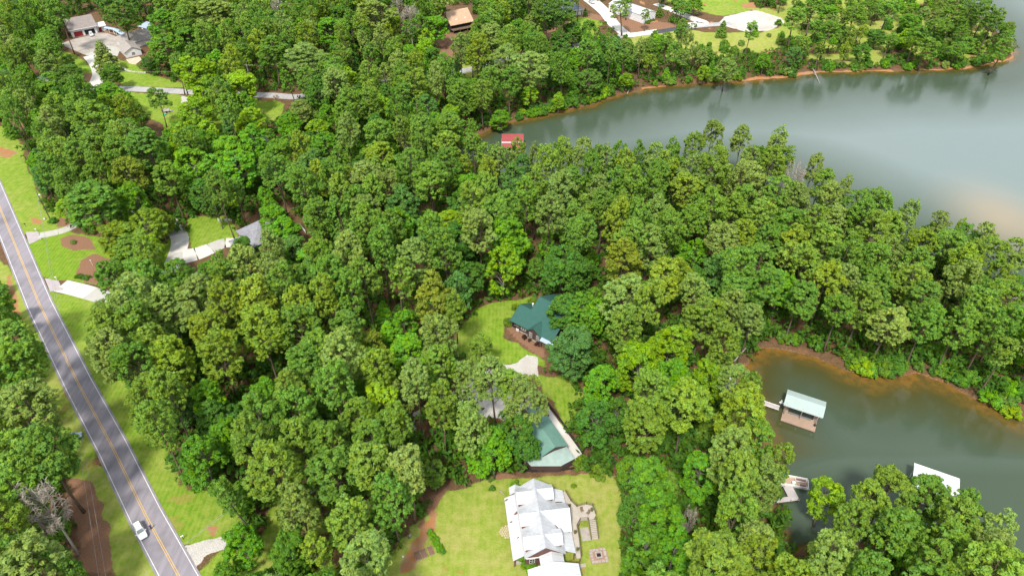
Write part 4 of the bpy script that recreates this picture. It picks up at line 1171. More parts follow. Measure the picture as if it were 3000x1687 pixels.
def red_boathouse():
    a = P(1472, 445, -0.6); h = empty('boathouse', (a.x, a.y, WZ), R(0), 'boathouse with red metal roof and white trim at the head of the upper cove', 'boathouse')
    W = 8.2
    MB().box(0, W, 0, 1.4, 0.3, 0.5).build('dock', M_DECKGR, h)
    MB().box(0, 1.2, 1.41, 9.0, 0.3, 0.5).build('dock', M_DECKGR, h)
    MB().box(W - 1.2, W, 1.41, 9.0, 0.3, 0.5).build('dock', M_DECKGR, h)
    post_row(h, [(0.3, 0.3), (W - 0.3, 0.3)], -1.5, 2.7)
    post_row(h, [(0.3, 7.2), (W - 0.3, 7.2), (0.3, 4.4), (W - 0.3, 4.4)], -1.5, 3.8)
    MB().slab([(-0.3, 2.6, 3.7), (W + 0.3, 2.6, 3.7), (W + 0.3, 7.6, 4.5), (-0.3, 7.6, 4.5)], 0.1).build('roof', M_REDM, h)
    MB().slab([(-0.3, -0.4, 2.7), (W + 0.3, -0.4, 2.7), (W + 0.3, 2.2, 3.25), (-0.3, 2.2, 3.25)], 0.1).build('lower_roof', M_REDM, h)
    MB().box(-0.3, W + 0.3, 2.22, 2.58, 3.26, 3.6).build('clerestory_trim', M_TRIM, h)
    MB().box(-0.36, -0.3, -0.4, 7.6, 2.55, 2.8).build('edge_trim', M_TRIM, h)
red_boathouse()
def white_boathouse():
    a = P(2672, 1425, 2.4); h = empty('boathouse', (a.x, a.y, WZ), R(-27), 'boathouse with flat white roof showing behind the pines on the near bank', 'boathouse')
    W = 9.4
    MB().slab([(0, 0, 3.7), (W, 0, 3.7), (W, 6.0, 4.2), (0, 6.0, 4.2)], 0.12).build('roof', M_ROOFW_X, h)
    MB().box(0, W, 6.0, 6.9, 3.75, 3.83).build('far_eave', M_ROOFW_X, h)
    MB().box(0, W, 6.9, 6.96, 3.7, 3.95).build('edge_trim', M_TRIM, h)
    MB().box(-0.06, 0, 0, 6.96, 3.6, 4.0).build('edge_trim', M_TRIM, h); MB().box(W, W + 0.06, 0, 6.96, 3.6, 4.0).build('edge_trim', M_TRIM, h)
    post_row(h, [(0.3, 0.3), (W - 0.3, 0.3), (0.3, 5.8), (W - 0.3, 5.8)], -1.5, 3.65)
    MB().box(0, W, -1.0, 1.4, 0.3, 0.5).build('dock', M_DECKGR, h)
white_boathouse()

def pontoon():
    a = P(2325, 1412, -0.7); h = empty('pontoon_boat', (a.x, a.y, WZ), R(-14), 'white pontoon boat with brown seats moored at the grey dock', 'boat')
    Lb, Wd = 7.0, 2.6
    for s in (-1, 1):
        MB().tube([(-Lb / 2, s * 0.95, 0.12), (Lb / 2 - 0.9, s * 0.95, 0.12), (Lb / 2 - 0.3, s * 0.95, 0.22), (Lb / 2, s * 0.95, 0.36)], [0.32, 0.32, 0.24, 0.06], 10).build('pontoon_tube', M_METAL, h, True)
    MB().box(-Lb / 2, Lb / 2 - 0.3, -Wd / 2, Wd / 2, 0.42, 0.5).build('deck', simple('tan boat carpet', (0.42, 0.30, 0.22), (0.36, 0.26, 0.19), 2.0, 0.9), h)
    fence = MB()
    for (x0, y0, x1, y1) in ((-Lb / 2, Wd / 2, Lb / 2 - 0.5, Wd / 2), (-Lb / 2, -Wd / 2, Lb / 2 - 0.5, -Wd / 2), (Lb / 2 - 0.4, -Wd / 2 + 0.3, Lb / 2 - 0.4, Wd / 2 - 0.3), (-Lb / 2, -Wd / 2, -Lb / 2, Wd / 2)):
        fence.box(min(x0, x1) - 0.06, max(x0, x1) + 0.06, min(y0, y1) - 0.06, max(y0, y1) + 0.06, 0.5, 1.15)
    fence.build('side_panel', M_TRIM, h)
    seat = simple('brown boat seat', (0.20, 0.09, 0.075), (0.16, 0.07, 0.06), 2.0, 0.6)
    for x, y, w, d in ((1.6, 0.75, 2.4, 0.75), (2.0, -0.75, 1.8, 0.7), (-2.6, 0.0, 0.8, 2.0)):
        b = MB().box(x - w / 2, x + w / 2, y - d / 2, y + d / 2, 0.5, 0.85).build('bench', M_TRIM, h, bevel=0.05)
        MB().box(x - w / 2 + 0.08, x + w / 2 - 0.08, y - d / 2 + 0.08, y + d / 2 - 0.08, 0.85, 0.93).build('cushion', seat, b, bevel=0.03)
    MB().box(-0.5, 0.2, -0.9, -0.3, 0.5, 1.4).build('console', M_TRIM, h, bevel=0.06)
    MB().box(-Lb / 2 - 0.7, -Lb / 2 - 0.1, -0.3, 0.3, 0.2, 1.2).build('outboard_motor', M_FLOAT, h, bevel=0.08)
pontoon()
def grey_dock():
    a = P(2330, 1466, -0.7); h = empty('dock', (a.x, a.y, WZ), R(8), 'small grey board dock behind the white pontoon boat', 'dock')
    MB().box(-5.0, 1.0, 0, 1.2, 0.5, 0.62).build('walk_boards', M_DECKGR, h)
    MB().box(-1.2, 1.0, 1.21, 4.0, 0.5, 0.62).build('platform', M_DECKGR, h)
    MB().box(-3.0, 1.6, 4.01, 4.5, 0.5, 0.62).build('platform', M_DECKGR, h)
    for x, y in ((-1.0, 0.2), (0.8, 0.2), (-1.0, 3.8), (0.8, 3.8), (-4.0, 0.6)): MB().tube([(x, y, -2.5), (x, y, 0.75)], 0.11, 6).build('pile', M_BLACKW, h)
grey_dock()
k_ = P(2299, 1400, -0.9); o_ = empty('dock_umbrella', (k_.x, k_.y, WZ + 0.4), 0, 'folded green umbrella standing by the pontoon boat', 'umbrella')
MB().tube([(0, 0, 0), (0, 0, 2.3)], 0.04, 6).build('pole', M_METAL, o_)
MB().tube([(0, 0, 1.0), (0, 0, 1.5), (0, 0, 2.1), (0, 0, 2.35)], [0.42, 0.38, 0.24, 0.05], 10).build('canopy', simple('green canvas', (0.02, 0.30, 0.19), (0.015, 0.24, 0.15), 2.0, 0.8), o_)
# ================================================================ trees
def foliage_mat(name, sheen=0.25, transl=0.3, rough=0.6):
    """Leaf colour = the tree's own colour, varied from tuft to tuft."""
    m = bpy.data.materials.new(name); m.use_nodes = True
    nt = m.node_tree; nt.nodes.clear()
    out = nt.nodes.new('ShaderNodeOutputMaterial')
    oi = nt.nodes.new('ShaderNodeObjectInfo')
    at = nt.nodes.new('ShaderNodeAttribute'); at.attribute_name = 'tone'
    sp = nt.nodes.new('ShaderNodeSeparateColor'); nt.links.new(at.outputs['Color'], sp.inputs[0])
    hsv = nt.nodes.new('ShaderNodeHueSaturation')
    nt.links.new(oi.outputs['Color'], hsv.inputs['Color'])
    nt.links.new(ramp(nt, sp.outputs[0], 0, 1, 0.475, 0.525), hsv.inputs['Hue'])
    nt.links.new(ramp(nt, sp.outputs[1], 0, 1, 0.74, 1.32), hsv.inputs['Value'])
    nt.links.new(ramp(nt, sp.outputs[0], 0, 1, 1.08, 0.9), hsv.inputs['Saturation'])
    bs = nt.nodes.new('ShaderNodeBsdfPrincipled')
    bs.inputs['Roughness'].default_value = rough
    bs.inputs['Specular IOR Level'].default_value = sheen
    nt.links.new(hsv.outputs[0], bs.inputs['Base Color'])
    tr = nt.nodes.new('ShaderNodeBsdfTranslucent')
    nt.links.new(mixc(nt, 0.5, hsv.outputs[0], (0.165, 0.265, 0.015)), tr.inputs['Color'])
    mx = nt.nodes.new('ShaderNodeMixShader'); mx.inputs[0].default_value = transl
    nt.links.new(bs.outputs[0], mx.inputs[1]); nt.links.new(tr.outputs[0], mx.inputs[2])
    nt.links.new(mx.outputs[0], out.inputs['Surface'])
    return m
M_NEEDLE = foliage_mat('pine needles', 0.12, 0.24, 0.7)
M_LEAF = foliage_mat('broad leaves', 0.14, 0.34, 0.65)
M_BARK = simple('pine bark', (0.16, 0.115, 0.085), (0.10, 0.07, 0.05), 2.0, 0.9, bump_s=0.5)
M_BARKG = simple('grey bark', (0.23, 0.20, 0.17), (0.15, 0.13, 0.11), 2.0, 0.9, bump_s=0.4)
M_DEADWOOD = simple('bare dead wood', (0.40, 0.355, 0.315), (0.29, 0.255, 0.225), 2.0, 0.9)
M_NEEDLEDEAD = simple('dead needles and lichen', (0.38, 0.33, 0.28), (0.27, 0.23, 0.19), 1.2, 0.9)

def clumps_mesh(name, centres, radii, flat, per, leaf, mat, rs, up=0.35, jit=0.55, hemi=-0.45, two_tone=True):
    """Many small leaf faces laid like scales over tufts; returns a mesh with a tone per tuft and leaf."""
    cs = np.asarray(centres, float); rad = np.asarray(radii, float)
    n = len(cs)
    cnt = np.maximum(6, (per * (rad / rad.mean()) ** 2).astype(int))
    ci = np.repeat(np.arange(n), cnt); m = len(ci)
    d = rs.normal(size=(m, 3)); d /= np.linalg.norm(d, axis=1, keepdims=True)
    low = d[:, 2] < hemi
    d[low, 2] *= -1
    rr = rad[ci] * (0.72 + 0.36 * rs.rand(m))
    pos = cs[ci] + d * rr[:, None] * np.array([1, 1, flat])
    nrm = d + rs.normal(size=(m, 3)) * jit + np.array([0, 0, up])
    nrm /= np.linalg.norm(nrm, axis=1, keepdims=True)
    t = np.cross(nrm, rs.normal(size=(m, 3))); t /= np.linalg.norm(t, axis=1, keepdims=True)
    b = np.cross(nrm, t)
    sz = leaf * (0.7 + 0.7 * rs.rand(m))[:, None]
    v = np.stack([pos - t * sz * 0.9, pos - b * sz * 0.42, pos + t * sz, pos + b * sz * 0.42], 1).reshape(-1, 3)
    me = bpy.data.meshes.new(name)
    me.vertices.add(m * 4); me.vertices.foreach_set('co', v.astype(np.float32).ravel())
    me.loops.add(m * 4); me.loops.foreach_set('vertex_index', np.arange(m * 4, dtype=np.int32))
    me.polygons.add(m); me.polygons.foreach_set('loop_start', np.arange(m, dtype=np.int32) * 4)
    me.update(calc_edges=True)
    hue = rs.rand(n)[ci] * 0.6 + rs.rand(m) * 0.4
    val = rs.rand(n)[ci] * 0.65 + rs.rand(m) * 0.35
    col = np.repeat(np.stack([hue, val, val, np.ones(m)], -1), 4, axis=0)
    a = me.attributes.new('tone', 'FLOAT_COLOR', 'POINT'); a.data.foreach_set('color', col.astype(np.float32).ravel())
    me.materials.append(mat)
    return me

def limb_tree(mb, rnd, base, top, r0, ends, bend=0.6, sides=6):
    """Tapered trunk with limbs out to the given points."""
    base, top = Vector(base), Vector(top)
    k = 7
    off = Vector((rnd.uniform(-1, 1), rnd.uniform(-1, 1), 0)) * bend
    tp = [base.lerp(top, i / k) + off * math.sin(math.pi * i / k) for i in range(k + 1)]
    mb.tube([tp[0] - Vector((0, 0, 0.4))] + tp[1:], [r0 * 1.25] + [r0 * (1 - 0.82 * i / k) for i in range(1, k + 1)], sides)
    for e in ends:
        e = Vector(e)
        t = max(0.15, min(0.95, (e.z - base.z) / (top.z - base.z) - rnd.uniform(0.08, 0.2)))
        f = t * k; i = int(f)
        s = tp[i].lerp(tp[min(i + 1, k)], f - i)
        mid = s.lerp(e, 0.5) + Vector((0, 0, rnd.uniform(-0.4, 0.5)))
        r = r0 * (1 - 0.82 * t) * 0.5
        mb.tube([s, mid, e], [r, r * 0.65, r * 0.25], 4, cap=False)

def lumpy(rs, rnd, egg, lumps, n, tuft, low=-0.75, loose=0.0):
    """Tuft centres over the outside of an egg-shaped crown studded with branch lumps."""
    (ec, er, eh) = egg
    doms = [(ec, er * 0.86, eh * 0.9)]
    for k in range(lumps):
        d = rs.normal(size=3); d /= np.linalg.norm(d)
        if d[2] < -0.7: d[2] = -d[2] * 0.5
        q = rnd.uniform(0.72, 0.95); lr = er * rnd.uniform(0.20, 0.36)
        doms.append(((ec[0] + d[0] * er * q, ec[1] + d[1] * er * q, ec[2] + d[2] * eh * q), lr, lr * rnd.uniform(0.7, 1.0)))
    w = np.array([1.0 * d[1] * d[2] * (0.5 if i == 0 else 1.6) for i, d in enumerate(doms)]); w /= w.sum()
    C = np.array([d[0] for d in doms]); Q = np.array([d[1] for d in doms]); G = np.array([d[2] for d in doms])
    m = n * 4
    pick = rs.choice(len(doms), size=m, p=w)
    d = rs.normal(size=(m, 3)); d /= np.linalg.norm(d, axis=1, keepdims=True)
    s = (0.88 + 0.18 * rs.rand(m) + loose * rs.rand(m))[:, None]
    p = C[pick] + d * np.stack([Q[pick], Q[pick], G[pick]], -1) * s
    dd = ((p[:, None, 0] - C[None, :, 0]) ** 2 + (p[:, None, 1] - C[None, :, 1]) ** 2) / Q[None] ** 2 + ((p[:, None, 2] - C[None, :, 2]) / G[None]) ** 2
    ok = (dd > 0.62).all(1) & (d[:, 2] > low)
    p = p[ok][:n]
    return p, rs.uniform(tuft[0], tuft[1], len(p))

def pine_variant(i, H=27.0, rc=4.9, z0=11.0, n=420, per=20, leaf=0.31, loose=0.0, lumps=26):
    rs = np.random.RandomState(100 + i); rnd = random.Random(100 + i)
    hh = H - z0; peak = rnd.uniform(0.42, 0.55)
    p, rad = lumpy(rs, rnd, ((0, 0, z0 + hh * peak), rc * 0.86, hh * (1 - peak) * 0.95), lumps + rnd.randint(-4, 6), n, (0.32, 0.62), loose=loose)
    # the lower side of the egg is drawn out and thinned
    lowm = p[:, 2] < z0 + hh * 0.2
    keep = ~lowm | (rs.rand(len(p)) < 0.6)
    p, rad = p[keep], rad[keep]
    crown = clumps_mesh('crown', p, rad, 0.8, per, leaf, M_NEEDLE, rs, up=0.3, jit=0.42)
    mb = MB()
    limb_tree(mb, rnd, (0, 0, 0), (0, 0, H - 1.5), 0.30, [p[j] for j in range(0, len(p), 16)], 0.5)
    return mb.mesh('trunk', M_BARK, True), crown

def broad_variant(i, H=20.0, rc=6.0, z0=4.0, n=420, per=24, leaf=0.36, lumps=24):
    rs = np.random.RandomState(300 + i); rnd = random.Random(300 + i)
    hh = H - z0; peak = rnd.uniform(0.42, 0.52)
    p, rad = lumpy(rs, rnd, ((0, 0, z0 + hh * peak), rc * 0.84, hh * (1 - peak) * 0.95), lumps + rnd.randint(-4, 6), n, (0.38, 0.85))
    crown = clumps_mesh('crown', p, rad, 0.6, per, leaf, M_LEAF, rs, up=0.45, jit=0.42)
    mb = MB()
    limb_tree(mb, rnd, (0, 0, 0), (0, 0, H - 2.5), 0.34, [p[j] for j in range(0, len(p), 14)], 0.7)
    return mb.mesh('trunk', M_BARKG, True), crown

def cone_variant(i, H=12.0, rc=2.6, n=60, per=45, leaf=0.36):
    rs = np.random.RandomState(500 + i); rnd = random.Random(500 + i)
    cs, rad = [], []
    for k in range(n):
        u = (k + rnd.random()) / n
        r = rc * (1 - u) ** 0.7 * rnd.uniform(0.75, 1.1); a = k * 2.4 + rnd.uniform(-0.4, 0.4)
        cs.append((r * math.cos(a), r * math.sin(a), 0.8 + u * (H - 1.2))); rad.append(0.35 + 0.55 * (1 - u) + rnd.uniform(0, 0.25))
    crown = clumps_mesh('crown', cs, rad, 0.75, per, leaf, M_NEEDLE, rs)
    mb = MB(); limb_tree(mb, rnd, (0, 0, 0), (0, 0, H - 0.6), 0.16, [cs[j] for j in range(0, n, 6)], 0.2)
    return mb.mesh('trunk', M_BARK, True), crown

def shrub_variant(i, r=1.8, h=2.4, n=22, per=60, leaf=0.30):
    rs = np.random.RandomState(700 + i); rnd = random.Random(700 + i)
    cs, rad = [], []
    for k in range(n):
        d = rs.normal(size=3); d /= np.linalg.norm(d)
        d[2] = abs(d[2])
        s = rnd.uniform(0.55, 1.0)
        cs.append((d[0] * r * s, d[1] * r * s, 0.35 + d[2] * h * 0.8 * s)); rad.append(rnd.uniform(0.35, 0.75))
    crown = clumps_mesh('crown', cs, rad, 0.8, per, leaf, M_LEAF, rs)
    mb = MB()
    for k in range(5):
        c = Vector(cs[k]); mb.tube([(0, 0, -0.2), c * 0.5 + Vector((0, 0, 0.2)), c], [0.07, 0.05, 0.02], 4, cap=False)
    return mb.mesh('stem', M_BARKG, True), crown

def dead_variant(i, H=24.0, rc=3.6, z0=11.0, twigs=True):
    """Standing dead tree: grey limbs and bare twigs."""
    rs = np.random.RandomState(900 + i); rnd = random.Random(900 + i)
    mb = MB(); tw = MB(); ends = []
    for k in range(46):
        u = rnd.random() ** 0.8; a = rnd.uniform(0, 6.28); q = rc * (0.45 + 0.6 * math.sin(math.pi * (0.15 + 0.75 * u))) * rnd.uniform(0.6, 1.05)
        ends.append(Vector((q * math.cos(a), q * math.sin(a), z0 + (H - z0) * u + rnd.uniform(0, 1.2))))
    limb_tree(mb, rnd, (0, 0, 0), (0, 0, H - 0.5), 0.27, ends, 0.5)
    for e in ends:
        for j in range(24):
            d = Vector((rnd.gauss(0, 1), rnd.gauss(0, 1), rnd.gauss(0.3, 0.8))).normalized()
            l = rnd.uniform(0.5, 1.2); s = e * rnd.uniform(0.86, 1.0)
            tw.tube([s, s + d * l * 0.5 + Vector((0, 0, 0.1)), s + d * l], [0.055, 0.045, 0.02], 3, cap=False)
    return mb.mesh('trunk', M_DEADWOOD, True), tw.mesh('twigs', M_NEEDLEDEAD)

VAR = {
    'pine': [pine_variant(i, rc=4.7 + 0.25 * (i % 4), z0=(10.5, 11.5, 9.5, 12.5)[i % 4], n=(420, 380, 450, 400)[i % 4], lumps=(26, 20, 32, 16)[i % 4]) for i in range(8)],
    'thin': [pine_variant(20 + i, H=24, rc=3.1, z0=13.0 - i, n=170, per=20, loose=0.3, lumps=14) for i in range(4)],
    'broad': [broad_variant(i, rc=5.6 + 0.3 * (i % 3), z0=(3.5, 5.0, 2.5)[i % 3], lumps=(24, 18, 30)[i % 3]) for i in range(8)],
    'lacy': [broad_variant(20 + i, H=19, rc=4.6, z0=4.0, n=200, per=20, leaf=0.36, lumps=14) for i in range(4)],
    'cone': [cone_variant(i) for i in range(3)],
    'shrub': [shrub_variant(i) for i in range(5)],
    'dead': [dead_variant(i) for i in range(3)],
}
NOMH = {'pine': 27.0, 'thin': 24.0, 'broad': 20.0, 'lacy': 19.0, 'cone': 12.0, 'shrub': 2.6, 'dead': 24.0}
NOMR = {'pine': 4.9, 'thin': 3.1, 'broad': 5.9, 'lacy': 4.6, 'cone': 2.6, 'shrub': 1.9, 'dead': 3.6}
NAME = {'pine': 'pine_tree', 'thin': 'slender_pine_tree', 'broad': 'broadleaf_tree', 'lacy': 'young_broadleaf_tree', 'cone': 'cedar_tree', 'shrub': 'shrub', 'dead': 'dead_tree'}
CAT = {'pine': 'pine tree', 'thin': 'pine tree', 'broad': 'tree', 'lacy': 'tree', 'cone': 'cedar tree', 'shrub': 'shrub', 'dead': 'dead tree'}

SHADES = {  # leaf colours
    'olive': (0.180, 0.298, 0.035), 'sage': (0.215, 0.314, 0.062), 'green': (0.142, 0.279, 0.033), 'yellowish': (0.212, 0.312, 0.027), 'dark': (0.101, 0.197, 0.027),
    'bright': (0.150, 0.355, 0.019), 'lime': (0.245, 0.423, 0.017), 'deep': (0.093, 0.231, 0.027), 'bluish': (0.115, 0.255, 0.051), 'mid': (0.136, 0.301, 0.023), 'brownish': (0.210, 0.273, 0.027), 'grey': (0.224, 0.243, 0.092),
    'maroon': (0.075, 0.035, 0.028), 'hedge': (0.16, 0.27, 0.02),
}
SHADE_WORD = {'olive': 'olive green', 'sage': 'pale sage green', 'green': 'green', 'yellowish': 'yellowish green', 'dark': 'dark green', 'bright': 'bright green', 'lime': 'lime green', 'deep': 'deep green', 'bluish': 'bluish green', 'mid': 'mid green', 'brownish': 'brownish olive', 'grey': 'grey', 'maroon': 'dark maroon', 'hedge': 'light green'}
TREES = []          # (kind, shade, x, y, height, radius, variant, lean)
rt = random.Random(77)

def ground_z(x, y):
    d = float(lake_d(np.array([x]), np.array([y]))[0])
    if d > 9.5: return 0.0
    return WZ + float(smooth(0.0, 1.3, np.array([d]))[0] * 0.55 + smooth(0.5, 9.0, np.array([d]))[0] * 0.65) - 0.1

def crown_at(kind, shade, px, py, h, r, var=None, lean=None, s=D):
    """A tree whose crown the photograph shows centred at pixel (px, py)."""
    zc = h * (0.70 if kind in ('pine', 'thin', 'dead') else 0.56)
    p = P(px * s, py * s, zc)
    TREES.append([kind, shade, p.x, p.y, h, r, rt.randrange(8) if var is None else var, lean or 0.0, True])

def base_at(kind, shade, px, py, h, r, var=None, lean=None, s=D):
    p = P(px * s, py * s, 0)
    TREES.append([kind, shade, p.x, p.y, h, r, rt.randrange(8) if var is None else var, lean or 0.0, True])
# ================================================================ vehicles, person, yard things
def paint(name, c, rough=0.25, metal=0.3):
    m = simple(name, c, tuple(v * 0.96 for v in c), 0.8, rough, metal=0.0, spec=0.6)
    m.node_tree.nodes['Principled BSDF'].inputs['Coat Weight'].default_value = 0.6
    m.node_tree.nodes['Principled BSDF'].inputs['Coat Roughness'].default_value = 0.08
    return m
M_TYRE = simple('tyre rubber', (0.025, 0.025, 0.027), (0.02, 0.02, 0.02), 3.0, 0.85)
M_RIM = simple('alloy rim', (0.5, 0.5, 0.52), (0.42, 0.42, 0.44), 3.0, 0.35, metal=0.8)
M_LAMP = simple('clear lamp lens', (0.75, 0.75, 0.78), (0.65, 0.65, 0.68), 3.0, 0.15)
M_TAIL = simple('red lamp lens', (0.35, 0.01, 0.01), (0.3, 0.01, 0.01), 3.0, 0.2)
M_BUMP = simple('dark bumper plastic', (0.05, 0.05, 0.055), (0.04, 0.04, 0.045), 3.0, 0.7)
M_CARGLASS, _nt, _b = new_mat('car window glass')
_b.inputs['Base Color'].default_value = (0.16, 0.19, 0.20, 1); _b.inputs['Roughness'].default_value = 0.06; _b.inputs['Specular IOR Level'].default_value = 1.0  # base lightened to paint in the sky reflected by the glass

def loft(stations, nz=6):
    """Closed body from cross sections (x, half width, z bottom, z top)."""
    mb = MB(); m = 12
    for x, w, z0, z1 in stations:
        zm, hz = (z0 + z1) / 2, (z1 - z0) / 2
        for k in range(m):
            t = 2 * math.pi * (k + 0.5) / m
            c, s = math.cos(t), math.sin(t)
            q = 0.34
            mb.v.append((x, w * math.copysign(abs(c) ** q, c), zm + hz * math.copysign(abs(s) ** q, s)))
    n = len(stations)
    for i in range(n - 1):
        for k in range(m):
            j = (k + 1) % m
            mb.f.append((i * m + k, i * m + j, (i + 1) * m + j, (i + 1) * m + k))
    mb.f.append(tuple(range(m - 1, -1, -1))); mb.f.append(tuple((n - 1) * m + k for k in range(m)))
    return mb

def car(name, loc, rz, label, col, kind='suv', cat='car', group=None):
    o = empty(name, loc, rz, label, cat, group)
    pm = paint(name + ' paint', col)
    k = {'suv': dict(L=4.75, W=0.93, H=1.72, belt=1.05, hood=1.06, fx=1.15, rx=-2.1, r0=0.25, r1=-1.95), 'sedan': dict(L=4.7, W=0.9, H=1.45, belt=0.92, hood=0.92, fx=1.0, rx=-1.75, r0=0.15, r1=-0.95),
         'pickup': dict(L=5.6, W=0.97, H=1.85, belt=1.15, hood=1.15, fx=1.35, rx=-0.75, r0=0.7, r1=-0.45)}[kind]
    h = k['L'] / 2; W = k['W']; B = k['belt']
    loft([(-h, W * .84, .48, B * .86), (-h + .1, W * .95, .38, B * .97), (-h + .5, W, .32, B), (0, W, .30, B), (h * .55, W * .99, .32, B), (h * .84, W * .95, .36, k['hood'] * .93), (h * .965, W * .86, .40, k['hood'] * .80), (h, W * .7, .46, k['hood'] * .66)]).build('body', pm, o, True)
    gh = MB()
    a0, a1, b0, b1 = k['rx'], k['fx'], k['r1'], k['r0']
    wb, wt, zt = W * .92, W * .74, k['H'] - 0.06
    gh.hexa([(a0, -wb, B - .03), (a1, -wb, B - .03), (a1, wb, B - .03), (a0, wb, B - .03)], [(b0, -wt, zt), (b1, -wt, zt), (b1, wt, zt), (b0, wt, zt)])
    gh.build('cabin', pm, o, False, bevel=0.05)
    def pane(nm, pts):
        MB().slab(pts, 0.012).build(nm, M_CARGLASS, o)
    def mixp(p, q, t): return tuple(p[i] + (q[i] - p[i]) * t for i in range(3))
    lo = {s: ((a0, s * wb, B), (a1, s * wb, B)) for s in (-1, 1)}; hi = {s: ((b0, s * wt, zt), (b1, s * wt, zt)) for s in (-1, 1)}
    def quad(p0, p1, q1, q0, e, n):
        c = [mixp(mixp(p0, p1, u), mixp(q0, q1, u), v) for u, v in ((e, .14), (1 - e, .14), (1 - e, .88), (e, .88))]
        return [(x + n[0] * .025, y + n[1] * .025, z + n[2] * .025) for x, y, z in c]
    pane('windshield', quad(lo[-1][1], lo[1][1], hi[1][1], hi[-1][1], .07, (1, 0, .9)))
    pane('rear_window', quad(lo[1][0], lo[-1][0], hi[-1][0], hi[1][0], .1, (-1, 0, .5)))
    for s in (-1, 1):
        for u0, u1 in ((0.05, 0.5), (0.54, 0.95)):
            p0, p1 = mixp(lo[s][0], lo[s][1], u0), mixp(lo[s][0], lo[s][1], u1)
            q0, q1 = mixp(hi[s][0], hi[s][1], u0), mixp(hi[s][0], hi[s][1], u1)
            pts = quad(p0, p1, q1, q0, .03, (0, s, .3))
            pane('side_window', pts if s < 0 else pts[::-1])
        MB().box(a1 - .35, a1 - .15, min(s * W, s * (W + .2)), max(s * W, s * (W + .2)), B - .02, B + .14).build('mirror', pm, o, bevel=.03)
        MB().box(h * .90, h * .965, min(s * W * .5, s * W * .84), max(s * W * .5, s * W * .84), .62, .80).build('headlight', M_LAMP, o, bevel=.02)
        MB().box(-h - .01, -h + .1, min(s * W * .6, s * W * .86), max(s * W * .6, s * W * .86), .68, .95).build('tail_light', M_TAIL, o, bevel=.02)
        if kind == 'suv':
            MB().tube([(b0 + .1, s * wt * .92, zt + .07), (b1 - .1, s * wt * .92, zt + .07)], .03, 5).build('roof_rail', M_METAL, o)
        for x in (h * .6, -h * .58):
            w = empty('wheel', (x, s * (W - .1), .35)); w.parent = o
            MB().tube([(0, -.11, 0), (0, .11, 0)], .35, 16).build('tyre', M_TYRE, w)
            MB().tube([(0, s * .08, 0), (0, s * .125, 0)], .22, 12).build('rim', M_RIM, w)
    MB().box(h * .93, h + .02, -W * .62, W * .62, .38, .56).build('bumper', M_BUMP, o, bevel=.03)
    MB().box(-h - .03, -h + .08, -W * .75, W * .75, .40, .58).build('bumper', M_BUMP, o, bevel=.03)
    if kind == 'pickup':
        MB().box(-h + .15, -0.85, -W * .82, W * .82, B - .02, B + .012).build('bed', M_BUMP, o)
    return o
rd = (P(427, 1509) - P(524, 1687)).normalized(); rn = Vector((rd.y, -rd.x, 0))
sc_ = P(437, 1545) - rn * 1.72
sc_.z = 0.06
suv_a = math.atan2(-rd.y, -rd.x)
car('car', sc_, suv_a, 'white sport utility car stopped on the road beside a person in blue', (0.80, 0.81, 0.83), 'suv')
c_ = P(213, 1284); c_.z = 0.02
car('car', c_, R(20), 'pale blue sedan parked in tree shade off the road verge', (0.42, 0.52, 0.66), 'sedan')
c_ = P(1733, 10); c_.z = 0.055
car('car', c_, R(-62), 'light silver car on the wide white driveway by the slate blue roof', (0.62, 0.62, 0.66), 'suv')
c_ = P(1752, -2); c_.z = 0.055
car('pickup_truck', c_, R(165), 'dark red pickup truck at the head of the wide white driveway', (0.22, 0.03, 0.035), 'pickup', 'truck')
# car in the open bay of the garage: its front stands out of the opening
gm = Matrix.Translation((-232.1, 371.7, 0)) @ Matrix.Rotation(R(34.8), 4, 'Z')
c_ = gm @ Vector((9.2, -1.6, 0.06))
car('car', c_, R(34.8 - 90), 'white car standing at the open bay of the garage', (0.75, 0.76, 0.78), 'suv')
def mower():
    a = P(1791, 36); o = empty('riding_mower', (a.x, a.y, 0), R(30), 'small red riding mower on the pine straw beside the driveway', 'mower')
    red = paint('mower red', (0.55, 0.02, 0.02))
    MB().box(0.0, 1.0, -.38, .38, .45, .95).build('hood', red, o, bevel=.08)
    MB().box(-.9, 0.0, -.45, .45, .4, .62).build('chassis', red, o, bevel=.05)
    MB().box(-.75, -.25, -.28, .28, .62, .8).build('seat', M_BUMP, o, bevel=.05)
    MB().box(-.85, -.72, -.28, .28, .8, 1.2).build('seat_back', M_BUMP, o, bevel=.04)
    MB().tube([(0.0, 0, .9), (-.2, 0, 1.1)], .03, 5).tube([(-.2, -.18, 1.1), (-.2, .18, 1.1)], .03, 5).build('steering_wheel', M_BUMP, o)
    for x, r in ((.7, .22), (-.6, .34)):
        for s in (-1, 1):
            MB().tube([(x, s * .42 - .09, r), (x, s * .42 + .09, r)], r, 12).build('wheel', M_TYRE, o)
mower()

